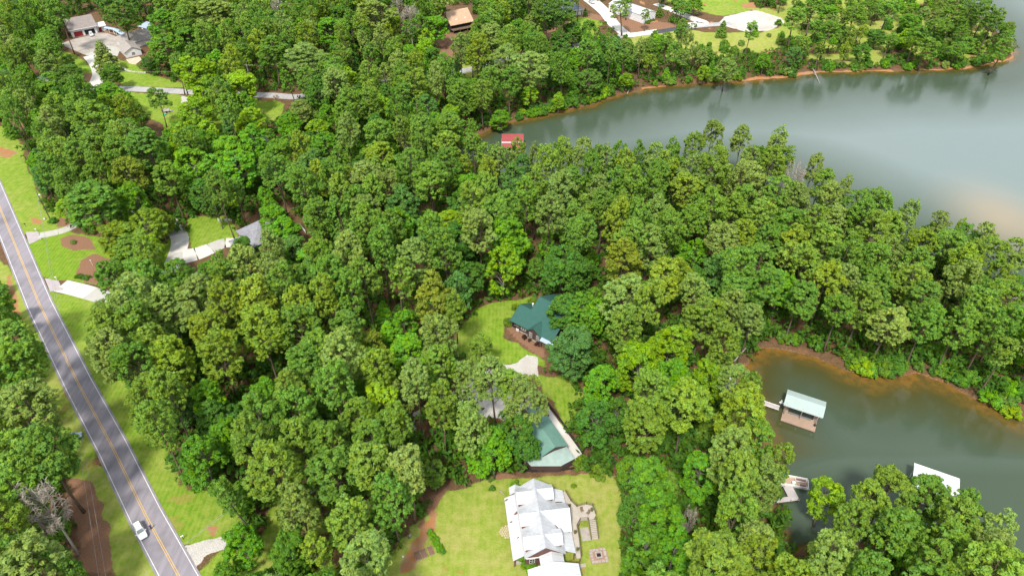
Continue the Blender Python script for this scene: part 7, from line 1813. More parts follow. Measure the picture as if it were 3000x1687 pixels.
pb-71.5 273.8 25.4 4.1 1|tc-42.8 368.6 19.7 2.4 4|lc26.8 342.6 10.0 2.9 3|bj4.2 337.2 13.7 4.2 5|tc-78.7 346.6 22.7 3.2 5|pc-3.1 323.0 25.3 3.9 3|cf-109.3 319.3 7.2 2.5 0
bh-64.1 296.9 14.1 4.1 5|bf132.7 182.0 15.2 4.0 4|tb53 327.9 16.2 3.4 2|pa-142.6 232.0 24.0 4.6 1|bg-16.2 280.7 11.0 4.4 1|bj-21.1 285.9 15.8 4.6 6|la107.4 331.3 10.1 2.7 4
bj19.4 209.6 16.2 4.4 6|bj-66.6 207.1 12.8 3.8 2|bh-245.3 408.5 18.6 5.5 4|pb-73 280.8 23.1 5.4 5|tc189.5 346.3 11.3 2.7 2|bh-77.9 244.7 12.5 3.8 1|bf-101.8 345.0 19.8 5.3 7
bi17.7 369.4 14.1 4.2 7|bj5.1 379.7 12.8 3.6 6|bf-211.7 296.9 17.4 4.6 3|lf-19.2 168.6 14.0 2.7 6|bj-223.2 338.2 18.5 5.5 3|bj-10.8 291.0 16.0 4.7 3|pc-255.4 366.7 22.5 3.8 1
bh-111.3 383.2 16.3 5.2 2|bi-49.9 170.9 17.0 4.3 6|lf47.1 220.9 13.4 3.6 6|tc99.8 139.1 17.0 2.7 4|bf-128 233.1 14.6 4.3 4|pa9.4 324.3 23.7 4.0 6|tc91.3 327.7 12.6 2.9 5
lf-40.9 310.6 14.0 3.9 0|li-158.1 213.9 9.9 2.9 7|bg-39.7 258.4 13.0 4.6 0|ta172.9 372.6 14.4 2.7 1|pd-76.9 375.8 25.7 5.4 5|bi-27.8 317.6 11.3 3.7 4|lf-86.5 247.7 11.3 3.7 4
dl-59 372.8 22.0 3.6 6|bh157.8 397.5 10.6 3.9 5|tb71.1 381.4 12.0 2.4 2|pa-1.4 330.0 23.4 5.3 1|cj94.2 322.1 8.7 2.4 1|bj140.5 139.6 19.0 5.2 5|bi-26 178.7 15.3 4.2 1
td-251.4 360.2 23.5 2.5 7|lj70.3 328.2 9.4 2.7 1|bf-44.9 241.0 10.0 3.1 4|pc-47 375.2 26.1 3.9 2|pd-52.8 200.9 23.7 5.0 0|bi-222.6 399.0 21.1 5.6 1|bh19.8 327.9 13.5 4.1 5
cf72.1 318.5 6.9 2.2 6|bj134.7 171.1 14.1 4.1 0|tc195.9 389.2 12.7 3.1 0|lf38.3 350.1 11.3 3.6 4|cc29.8 315.5 8.3 2.3 4|td164.6 343.1 11.3 2.4 5|lh-147.5 333.7 10.7 3.2 5
bj-80.8 352.7 18.8 5.8 2|lc44.1 114.3 9.7 2.8 3|pa-127.9 368.1 24.2 5.4 7|cc-56.4 108.6 7.7 2.5 6|ta-151.3 227.3 22.6 3.0 4|bi-0.4 382.8 12.7 3.7 2|lb-140.2 332.5 15.0 5.9 1
lg142.7 185.2 16.0 1.8 5|tc15.9 316.8 18.6 2.6 1|tc-135.6 359.0 22.4 3.4 7|td-18.5 349.0 17.3 2.9 0|tc66.7 335.3 14.5 2.6 0|lc4.9 301.0 9.9 2.6 1|tc180.2 368.6 12.4 2.5 4
tb87.7 364.1 12.9 2.8 5|lj-159.4 280.6 9.1 2.7 0|pc-60.6 386.2 22.4 4.0 7|tb156.2 383.4 11.9 3.6 7|lj-132.6 257.2 10.1 3.1 2|li-175.1 231.9 11.9 3.3 4|bg-99.4 382.0 16.3 4.7 6
ce82.3 403.6 6.0 1.8 5|bf95 69.7 15.0 3.8 7|ta-148.6 303.5 18.8 2.7 6|ta187.2 394.6 13.6 3.4 0|ta258.9 382.8 12.5 3.2 3|bj-158.4 256.1 15.1 4.4 2|bi-257.3 376.9 18.8 5.6 7
bf-2.1 188.6 15.6 4.4 0|bf94.6 331.5 9.9 2.6 0|la80.5 330.6 8.6 2.9 3|tc-142.6 242.9 17.9 3.1 7|pc-170.3 374.7 26.1 4.4 6|lj38.9 157.7 10.2 3.4 1|pd-94.2 387.1 27.2 5.2 2
bf-132.1 208.4 13.1 3.7 5|bj56.5 339.3 11.3 4.2 3|tb164.7 373.8 12.3 2.5 4|bj-250.3 371.9 18.3 4.9 5|bh-127.7 333.7 14.3 4.2 3|td176.1 389.9 11.1 3.3 2|tc238.2 395.3 14.6 3.0 5
bi-249.1 379.3 16.1 4.7 3|tc-217.4 315.0 20.4 2.4 1|tb223.6 376.1 13.6 2.9 6|bf-42.6 295.0 12.4 3.4 6|ca-154.8 162.5 8.6 2.8 6|bh257.5 368.9 10.1 4.0 7|ta-59.9 153.2 19.5 2.9 6
tb168.5 391.7 15.2 3.0 7|pb-35.2 382.0 27.7 5.0 1|ch-45.8 289.8 8.6 2.4 6|cf45.1 188.3 8.8 2.7 6|pa-250.9 352.1 23.9 4.0 0|bj-69.9 169.8 12.3 3.8 6|cj119.2 330.7 7.9 2.1 2
bh39 186.2 15.8 4.4 2|pb-196.8 389.4 23.3 4.3 7|cj26.6 312.4 8.3 2.8 6|ta211.7 385.3 12.2 2.6 6|bj22.7 319.6 13.0 3.9 2|bf-224.2 302.3 14.4 4.2 2|bi-213.5 282.3 21.1 5.5 6
bf-154.9 263.1 14.3 4.4 1|bj-242.1 347.1 14.0 3.9 5|cf19.4 189.2 8.8 2.6 1|bf91.5 338.2 9.8 2.9 2|dl-121.4 375.8 20.0 3.3 1|lg-125.5 323.8 10.0 3.2 1|bf-21 217.5 9.0 2.7 5
bh-81.5 323.8 16.8 4.7 4|lg120 159.6 11.0 3.4 7|bf-147.6 351.1 14.8 4.7 7|bj-17.7 328.0 12.0 3.7 0|ch125.1 174.3 8.0 2.3 1|bf-64.8 274.2 17.5 5.2 1|bj-11 318.0 13.1 4.1 5
tc257.8 395.7 13.6 3.2 7|lf-16.5 296.4 11.8 3.2 1|cj60.3 334.2 7.0 2.3 2|cj57 100.7 7.1 2.1 1|bg-114.8 347.1 18.0 4.9 7|bh108 205.0 12.8 3.9 7|cg-146.3 226.5 8.0 2.4 5
cj-109 325.9 7.0 2.0 2|lf-80.8 218.5 10.1 2.8 2|tb164.6 366.0 13.9 2.5 3|lj149.6 161.9 10.1 3.0 5|bf-124.8 247.0 13.7 4.3 6|bj-69.6 410.5 14.2 3.6 4|bf-185.9 279.9 15.3 4.0 3
bj-26.8 187.6 14.0 3.9 1|tc-18.4 319.4 22.8 2.8 2|tc248.5 364.7 13.8 2.6 6|lj100.5 214.7 9.7 3.3 3|lh51.6 352.9 10.1 2.8 1|bc72.5 359.2 9.0 2.5 5|pc32.4 389.5 23.7 5.1 7
bh-36.2 302.6 11.4 3.6 5|lg-48.6 294.8 14.0 4.0 1|bf116.5 147.5 11.0 3.2 7|lc29.3 207.3 11.7 3.4 6|ba48 355.8 9.5 2.9 3|lj-24.1 304.2 10.9 3.4 5|bf105 193.9 12.1 3.4 2
bh-111.7 370.5 17.4 4.4 0|pa-241.7 376.7 25.1 5.1 4|lf-28.8 300.2 13.0 4.1 1|bf-235.6 317.0 14.8 4.0 2|tc-203.3 280.0 18.1 3.5 2|tc-126.7 381.0 19.0 3.6 3|cg-17.5 237.1 7.5 2.1 5
bf-58.4 172.6 13.7 3.7 7|la-57.2 354.4 9.2 2.8 5|tc177.2 382.8 12.7 2.7 3|ci89.7 372.5 9.1 2.7 2|cc41.2 404.8 4.5 1.2 4|lj-51.5 271.5 10.1 3.4 0|bj-191.7 272.7 15.0 4.5 2
tc200.8 396.0 11.7 2.8 1|lj-77.7 335.0 11.9 3.5 6|dl140 147.3 14.0 3.0 4|tc175.5 404.4 12.3 3.2 1|bj-78.8 363.2 17.3 4.9 5|bi-87.7 401.0 14.8 4.4 2|bi2.6 201.9 12.8 3.8 7
bj-198.7 275.8 16.4 4.4 1|dl-37.4 235.5 14.0 2.4 5|tc-227.8 317.2 17.5 3.0 0|bg72.7 350.6 10.1 3.7 6|bf-92.5 378.3 13.8 3.6 6|li-71 100.4 9.0 2.7 5|pc36.2 396.4 27.5 4.8 4
bf-31.7 312.6 13.7 4.3 0|bf-49.2 332.9 12.0 3.8 5|bj-84.4 290.9 11.5 3.7 4|ca-52.3 362.1 7.2 2.0 5|bg-242.9 355.5 17.1 4.7 7|bf-126.2 316.6 15.1 3.8 5|ca-74.3 323.6 7.9 2.3 2
bj39.6 224.6 14.7 4.5 4|bj-17.2 411.0 11.7 3.1 5|lh31.7 220.6 13.5 3.7 5|bh12.6 339.0 15.2 4.5 7|pb-102.5 74.1 27.1 4.8 6|bc-78.8 267.8 9.6 2.8 0|pb12.7 375.9 25.3 3.9 0
lf-7 226.2 12.0 3.2 4|li-164.1 233.8 9.9 3.3 6|ta188.2 404.0 12.3 3.2 1|ta-105.3 375.7 19.7 3.0 2|pd-166.4 369.1 22.6 4.3 2|tc251.1 401.3 12.7 2.5 0|ch-100.7 247.7 7.9 2.7 7
bg-47 276.2 9.8 3.0 4|bg-75.8 231.0 11.9 3.3 7|ca66.4 346.9 8.8 2.8 7|ta231.5 403.6 15.5 3.3 2|ta63.3 398.7 14.1 2.6 5|cj28.7 224.8 8.9 2.7 4|ca92.6 199.6 6.4 2.2 1
tc151.3 409.7 14.6 3.1 3|bi-44.7 382.0 14.5 3.8 4|bg217 409.4 8.9 3.9 5|li-64.6 335.4 11.0 3.5 4|bj-138.7 144.1 9.0 2.8 1|bf156.6 422.4 8.2 3.7 0|pd-5.4 375.9 25.8 4.9 0
lh-37.7 219.3 9.8 2.6 3|bj-12.6 373.7 17.3 4.9 1|td201 404.2 11.3 2.8 2|bh-178.8 276.6 14.4 4.4 5|bj-42.9 403.1 14.0 4.0 4|pc35.2 58.5 28.3 4.1 0|bf-21.4 251.4 10.3 3.5 6
bf-221.5 326.3 16.7 4.6 4|pb-75.3 383.8 22.8 4.9 7|cg-96.2 408.9 9.9 2.7 7|cf5.3 419.8 7.1 2.4 3|bg108.6 188.8 12.0 3.1 7|bf-58.4 402.3 21.0 5.3 7|ta10.9 331.5 21.4 3.3 3
cj8.3 394.9 8.5 2.5 4|bh-118.3 251.0 12.7 3.4 1|bf-85.1 342.0 10.1 2.7 5|pc-184.6 385.5 26.9 5.3 7|bh-117.2 354.7 18.1 4.8 3|lj66.6 216.8 9.6 2.7 2|cg43.4 354.0 8.3 2.6 4
cc16.1 347.4 10.0 2.8 3|ta159.7 406.1 11.5 2.4 1|ta-115.2 374.3 17.7 2.6 3|lf-84.2 346.4 8.5 2.6 6|lh-72.2 208.9 9.3 2.7 5|ci-52.1 371.9 6.6 2.2 6|bj-148.4 249.6 15.1 4.3 2
tc194.3 401.3 14.1 2.6 5|bh-43.8 225.8 13.1 3.9 7|pd-210.7 272.4 25.2 4.7 1|lj31.5 147.4 8.6 2.7 7|bf-127.4 396.4 20.7 5.3 7|td72.4 221.7 18.7 2.8 5|tc-165.2 381.8 23.0 3.4 7
cc20.1 311.9 7.1 2.2 2|tc74.3 213.8 17.1 2.6 0|cf41.5 138.8 8.1 2.7 6|lj49.7 345.9 10.6 3.1 4|bj-136.2 365.1 15.4 4.7 1|bf-262.1 370.0 19.6 5.5 0|tc-197 397.1 19.3 2.5 1
bf-155.1 250.2 13.7 3.7 0|lg-51.8 394.8 11.5 3.8 0|lj98.8 172.6 8.5 2.8 5|la-68.1 306.6 9.3 2.9 0|bj-143.8 149.3 11.0 3.5 1|tc213.6 365.5 11.3 2.4 7|ta-178.1 377.7 20.9 2.5 7
bh-120.6 363.1 17.7 5.6 3|pc-204.3 402.5 22.5 3.8 4|pd22.3 384.1 23.9 4.4 3|pc-50.6 381.5 24.0 3.9 3|bh2.9 409.7 16.7 4.3 0|tc-126.3 388.5 20.7 2.8 4|pc-89.1 393.0 27.2 5.3 2
pc10.1 406.8 23.8 4.6 0|lh-122.8 282.8 11.0 3.2 0|ch-90.2 226.1 8.7 2.4 2|ta244.2 402.7 14.6 3.0 4|bg77.8 222.5 10.1 2.9 6|lg-240.8 421.7 8.6 2.7 1|bh-48.2 400.4 16.4 4.1 0
pb8.8 387.8 25.4 4.2 3|bf-115.9 92.5 14.3 3.9 5|bi-54.9 217.4 13.4 4.3 3|pa-156.4 388.7 25.6 4.9 6|cc96 428.7 7.7 2.2 6|bj-254 391.8 20.6 5.5 6|tc-244 382.8 17.9 2.9 2
bh-210.7 412.4 17.0 4.9 4|cc79.8 197.5 8.4 2.3 7|bi-102.4 395.7 11.5 3.2 2|lj115.3 195.5 10.9 3.6 6|tc181.9 406.2 14.1 2.6 0|bg-158.3 415.0 14.4 4.5 4|bi-66.4 281.2 13.9 3.7 1
ca30.7 334.8 7.3 2.4 0|lh-34.8 242.9 11.6 3.0 5|bi-19 417.3 16.0 4.3 5|pa-83 389.9 23.6 4.0 6|pc-218.5 392.5 25.9 5.0 5|ta-140.4 383.7 21.4 3.4 6|tc64.3 408.8 12.6 3.1 6
ch24.4 206.3 8.1 2.5 6|dl-95 243.3 11.0 2.5 7|pc-133.7 375.8 25.6 4.5 0|ta-71.7 392.1 20.1 2.9 0|cf-21.6 338.2 6.4 2.0 4|cc13.7 209.1 9.2 2.6 1|bh-242.9 337.2 9.2 3.0 1
cf50.9 74.5 7.1 2.0 0|lh12.4 413.3 11.4 3.4 7|bi-130.6 123.0 22.1 5.7 1|tc145.9 419.6 13.1 2.5 7|tc209.8 406.5 12.2 2.9 7|ci-81.7 225.1 8.8 2.8 5|ch-251.9 428.8 6.6 2.2 6
lf-256.5 405.2 12.1 3.4 7|bi-75.7 412.3 16.1 4.9 3|ta84.2 415.0 16.9 3.1 5|tc260.7 402.0 15.2 2.6 4|tc255.7 405.2 15.0 2.5 1|pc-110 86.9 23.5 4.2 2|bf-61.5 212.6 14.5 4.6 1
cc124.8 188.4 9.6 2.7 5|bg-58.2 277.3 15.2 3.9 7|ta-97.1 396.6 19.0 3.0 1|bi-199.7 411.7 16.2 5.2 1|bi-107.9 399.9 16.2 4.7 6|lh-83.6 313.1 8.7 2.8 6|cf-84.4 157.7 10.0 2.8 2
bf56.7 223.6 11.4 3.3 7|lj-225.1 405.7 11.0 3.0 3|lh-75.8 214.9 10.7 3.0 0|tc13.2 397.8 21.9 3.3 7|tc3.6 404.1 20.8 2.7 3|pb-40.9 396.9 24.4 4.1 1|tc166.2 403.7 13.6 3.3 1
tb-106 391.5 22.9 2.6 7|pb-259.6 396.1 22.6 3.7 2|bj-11 391.5 17.3 4.9 3|bj55.3 346.0 9.1 3.0 7|cc-65.5 155.2 7.0 2.0 1|ba-16.2 219.0 9.8 3.0 5|lj-18.9 355.0 11.4 3.4 1
lh-126 293.8 8.4 2.9 3|bg182.9 420.8 12.7 5.1 3|tb236.2 415.9 12.0 2.8 6|pc-66.6 399.4 26.9 5.1 6|bj-267.2 396.6 13.8 4.3 6|lg52.3 165.9 9.2 2.9 3|lf-215.8 416.6 7.9 2.7 6
cf-121.3 411.5 9.1 2.7 1|lf49.4 336.0 9.6 3.0 1|cj66.7 226.7 7.7 2.0 5
'''
TREE_SHADES = ['olive', 'sage', 'green', 'yellowish', 'dark', 'bright', 'lime', 'deep', 'bluish', 'mid', 'brownish', 'grey']

# ---- open places (2576 px copy): roads, lawns, roofs, water; no undergrowth there
CLEAR = [
    [(-80, 320), (45, 350), (70, 420), (95, 480), (120, 520), (155, 550), (165, 572), (215, 575), (215, 600), (242, 650), (245, 700), (275, 740), (205, 765), (205, 830), (240, 930), (290, 1050), (330, 1130), (390, 1230), (490, 1290), (572, 1287), (560, 1350), (545, 1400), (500, 1449), (500, 1700), (240, 1700), (215, 1449), (180, 1380), (190, 1290), (175, 1210), (205, 1160), (195, 1080), (130, 1000), (112, 930), (82, 850), (35, 790), (12, 700), (-80, 600)],
    [(430, 580), (460, 575), (480, 540), (570, 545), (600, 580), (640, 530), (662, 540), (650, 575), (640, 600), (600, 592), (575, 615), (520, 650), (480, 668), (440, 680), (425, 650), (440, 620)],
    [(745, 560), (770, 565), (772, 590), (745, 582)],
    [(1150, 885), (1170, 830), (1188, 772), (1240, 752), (1330, 742), (1372, 738), (1388, 765), (1372, 800), (1395, 850), (1372, 880), (1372, 940), (1340, 952), (1300, 945), (1270, 915), (1225, 905)],
    [(1350, 945), (1440, 962), (1452, 1000), (1436, 1055), (1400, 1030), (1330, 965)],
    [(1352, 1065), (1372, 1040), (1395, 1028), (1465, 1140), (1445, 1185), (1330, 1185), (1362, 1120)],
    [(1100, 1215), (1180, 1208), (1340, 1185), (1500, 1185), (1540, 1240), (1545, 1320), (1550, 1400), (1560, 1700), (900, 1700), (1000, 1400), (1050, 1330)],
    [(1205, 335), (1330, 300), (1480, 265), (1585, 235), (1800, 212), (2000, 200), (2300, 190), (2480, 175), (2545, 150), (2560, 40), (2700, 0), (2700, 660), (2540, 592), (2490, 560), (2400, 540), (2330, 545), (2260, 500), (2210, 470), (2110, 440), (2060, 400), (2000, 375), (1960, 330), (1900, 310), (1760, 300), (1740, 340), (1620, 352), (1500, 352), (1420, 335), (1370, 362), (1320, 365), (1262, 365)],
    [(1905, 885), (1960, 872), (2050, 902), (2120, 942), (2200, 950), (2300, 938), (2400, 965), (2480, 1002), (2700, 1075), (2700, 1400), (2480, 1250), (2400, 1212), (2310, 1172), (2250, 1190), (2200, 1190), (2150, 1230), (2110, 1200), (2060, 1190), (2030, 1210), (2010, 1160), (2000, 1110), (1955, 1080), (1962, 1010), (1900, 925)],
    [(1990, 1215), (2025, 1205), (2022, 1262), (2012, 1290), (2044, 1340), (2030, 1368), (1988, 1398), (1968, 1335), (1990, 1280)],
    [(165, 38), (245, 20), (268, 58), (340, 88), (395, 80), (400, 98), (345, 152), (300, 152), (282, 130), (242, 140), (252, 190), (205, 230), (225, 190), (150, 112)],
    [(290, 150), (330, 158), (370, 185), (440, 200), (520, 212), (445, 242), (330, 235), (300, 200)],
    [(612, 222), (740, 230), (742, 252), (690, 292), (640, 292), (640, 250)],
    [(380, 268), (425, 262), (458, 250), (462, 285), (440, 312), (400, 320), (385, 300)],
    [(1128, 12), (1188, 8), (1192, 45), (1140, 78), (1128, 90)],
    [(1118, 88), (1148, 84), (1132, 150), (1118, 140)],
    [(1372, 90), (1440, 60), (1470, 40), (1512, 45), (1505, 62), (1450, 95), (1395, 108)],
    [(1460, 0), (1545, 0), (1560, 45), (1640, 55), (1700, 60), (1700, 78), (1570, 98), (1530, 62), (1480, 30)],
    [(1590, 0), (1640, 0), (1652, 50), (1602, 60)],
    [(1650, 12), (1760, 2), (1870, 0), (1950, 30), (1985, 60), (1975, 105), (1900, 128), (1850, 118), (1770, 112), (1700, 100), (1770, 70)],
    [(1160, 172), (1180, 170), (1180, 190), (1160, 190)],
    [(355, 300), (420, 300), (420, 320), (355, 320)],
    [(165, 1075), (210, 1078), (212, 1112), (165, 1110)],
    [(2215, 70), (2262, 40), (2270, 60), (2220, 85)],
]
CLEAR = [[(x * D, y * D) for x, y in c] for c in CLEAR]
NO_BASE = [poly(c) for c in ([(585, 620), (640, 555), (780, 560), (790, 640), (680, 650)], [(1285, 830), (1380, 760), (1480, 800), (1450, 880), (1370, 890)], [(1290, 1190), (1370, 1050), (1460, 1150), (1440, 1190)], [(160, 100), (270, 60), (420, 80), (420, 150), (300, 160), (240, 140)],
    [(1130, 100), (1125, 60), (1230, 40), (1230, 90)], [(1380, 30), (1480, -10), (1500, 40), (1420, 60)], [(1590, 30), (1560, -20), (1650, -20), (1660, 60)], [(440, 600), (500, 600), (620, 640), (480, 700), (420, 690), (440, 640)], [(1120, 1000), (1200, 925), (1300, 912), (1340, 890), (1370, 1050), (1340, 1080)])]
MS = 6.0
_mx, _my = np.meshgrid(np.arange(-600, 3600, MS), np.arange(-300, 2400, MS))
_mask = np.zeros(_mx.shape, bool)
for c in CLEAR: _mask |= inside(_mx, _my, c)
def in_clear(xs, ys):
    i = np.clip(((ys + 300) / MS).astype(int), 0, _mask.shape[0] - 1); j = np.clip(((xs + 600) / MS).astype(int), 0, _mask.shape[1] - 1)
    return _mask[i, j]
BS = 1.5
_bx, _by = np.meshgrid(np.arange(-480, 480, BS), np.arange(40, 520, BS))
_lake = lake_d(_bx, _by)
_ban = _lake < 1.0
for q in NO_BASE: _ban |= inside(_bx, _by, q)
_ban |= seg_dist(_bx, _by, [tuple(p) for p in road_line[::3]] + [tuple(road_line[-1])], closed=False) < 7.0
_ban |= seg_dist(_bx, _by, [tuple(p) for p in lane], closed=False) < 3.5
def banned(x, y):
    i = int((y - 40) / BS); j = int((x + 480) / BS)
    return not (0 <= i < _ban.shape[0] and 0 <= j < _ban.shape[1]) or bool(_ban[i, j])
def tint(shade, rnd, amt=0.14):
    c = SHADES[shade]
    k = rnd.uniform(1 - amt, 1 + amt)
    return (c[0] * k * rnd.uniform(0.92, 1.08), c[1] * k, c[2] * k * rnd.uniform(0.9, 1.1), 1)

def plant(kind, shade, x, y, z, h, r, var, rnd, tilt=(0, 0)):
    tm, cm = VAR[kind][var % len(VAR[kind])]
    root = empty(NAME[kind], (x, y, z), rnd.uniform(0, 6.28))
    root.scale = (r / NOMR[kind], r / NOMR[kind], h / NOMH[kind])
    root.rotation_euler = (tilt[0], tilt[1], rnd.uniform(0, 6.28))
    for me in (tm, cm):
        o = bpy.data.objects.new(me.name.split('.')[0], me); COL.objects.link(o); o.parent = root
        if me is cm: o.color = tint(shade, rnd)
    root['category'] = CAT[kind]
    return root

KINDS = {'p': 'pine', 't': 'thin', 'b': 'broad', 'l': 'lacy', 'c': 'cone', 'd': 'dead'}
TREES = []
for row in TREE_DATA.strip().replace('\n', '|').split('|'):
    w = row[2:].split()
    TREES.append((KINDS[row[0]], TREE_SHADES[ord(row[1]) - 97], float(w[0]), float(w[1]), float(w[2]), float(w[3]), int(w[4])))
rp_ = random.Random(9)
INDIV = 300
PLANTED, REST, seen_ = [], [], {}
for t in TREES:
    kind, shade, x, y, h, r, var = t
    seen_[kind] = seen_.get(kind, 0) + 1
    if seen_[kind] > INDIV:
        REST.append(t); continue
    tl = (rp_.gauss(0, 0.03), rp_.gauss(0, 0.03))
    if kind == 'thin': tl = (rp_.gauss(0.02, 0.05), rp_.gauss(0.05, 0.06))
    PLANTED.append((plant(kind, shade, x, y, ground_z(x, y), h, r, var, rp_, tl), t))

# ---- labels: the nearest landmark and the rank among trees of that kind there
def W(px, py): return tuple(P(px * D, py * D)[:2])
LAND = [(W(1340, 860), 'the green roofed cottage'), ((9, 106), 'the teal roofed barn'), ((5.8, 84), 'the large white roofed house'), ((14, 77), 'the stone fire pit'), (W(1062, 1390), 'the garden beds'),
        ((71, 115), 'the aqua roofed boathouse'), ((0, 253), 'the red roofed boathouse'), ((96, 95), 'the white roofed boathouse'), ((65, 96), 'the pontoon boat'), ((-83, 193), 'the grey roofed house'),
        (W(130, 560), 'the lamp lit utility pole'), (W(638, 226), 'the bare grey utility pole'), ((-226, 376), 'the red door garage'), (W(330, 145), 'the low house by the garage'), (W(420, 285), 'the tiny well house'),
        ((-28, 390), 'the tan roofed house'), ((30, 400), 'the slate blue roofed house'), ((72, 402), 'the long white shed'), (W(1890, 60), 'the pale gravel lot'), (W(363, 1325), 'the white car on the road'),
        (W(178, 1105), 'the parked blue sedan'), (W(520, 1380), 'the mouth of the gravel drive'), (W(150, 710), 'the lower driveway mouth'), (W(470, 640), 'the curved concrete driveway'), (W(1310, 930), 'the gravel turning circle'),
        (W(2169, 935), 'the lime bush over the lower cove'), (W(1900, 900), 'the head of the lower cove'), (W(2030, 1380), 'the small dark inlet'), (W(2540, 1010), 'the far end of the lower cove bank'), (W(2545, 150), 'the tip of the far point'),
        (W(2050, 195), 'the trunk fallen into the lake'), (W(1590, 230), 'the bend of the far shore'), (W(1250, 315), 'the head of the upper cove'), (W(1980, 460), 'the dead tree on the peninsula'), (W(2400, 680), 'the pale shoal off the peninsula'),
        (W(120, 1330), 'the dead pine west of the road'), (W(640, 262), 'the black asphalt square'), (W(1620, 88), 'the white concrete pad'), (W(1500, 40), 'the wide white driveway'), (W(20, 480), 'the top of the road')]
KW = {'pine': 'pine', 'thin': 'slender pine', 'broad': 'broadleaf tree', 'lacy': 'young leafy tree', 'cone': 'cedar', 'dead': 'bare dead tree'}
ORD = ['closest', 'second closest', 'third closest', 'fourth closest', 'fifth closest', 'sixth closest', 'seventh closest', 'eighth closest', 'ninth closest', 'tenth closest', 'eleventh closest', 'twelfth closest']
def zone(x, y):
    px, py = (v / D for v in PX(x, y, 0.0))
    near = min(((p.x - x) ** 2 + (p.y - y) ** 2, p.x - x) for p in road_line)
    if near[1] > 0 and px < 420: return 'in the woods west of the road'
    if py < 360 and px < 760: return 'in the woods around the garage court'
    if py < 360 and px < 1180: return 'in the far woods along the lane'
    if py < 360 and px > 1930: return 'on the far point of the lake'
    if py < 360: return 'on the far shore of the upper cove'
    if px > 1700 and py < 1000: return 'on the wooded peninsula between the coves'
    if px > 1850 and py > 1300: return 'on the near bank of the lower cove'
    if px > 1500: return 'in the woods between barn and lower cove'
    if py > 1180: return 'in the woods beside the gravel drive'
    if py < 760 and px < 760: return 'in the woods around the grey roofed house'
    if px < 1130: return 'in the big wood between road and cottage'
    if py < 760: return 'in the big wood behind the cottage'
    return 'around the gravel turning circle'
by_land = {}
for root, t in PLANTED:
    d, i = min(((t[2] - q[0]) ** 2 + (t[3] - q[1]) ** 2, i) for i, (q, _) in enumerate(LAND))
    by_land.setdefault((i, KW[t[0]]), []).append((d, root, t))
for (i, kw), rows in by_land.items():
    rows.sort(key=lambda a: a[0])
    for n, (d, root, t) in enumerate(rows):
        pre = SHADE_WORD[t[1]] + ' ' if t[0] != 'dead' else ''
        if n < len(ORD):
            tag(root, pre + kw + ', ' + ORD[n] + ' ' + kw.split()[-1] + ' to ' + LAND[i][1], group=kw + ' stand near ' + LAND[i][1])
        else:
            tag(root, pre + kw + ' ' + zone(t[2], t[3]) + ', deep inside', group=pre + kw + ' ' + zone(t[2], t[3]))

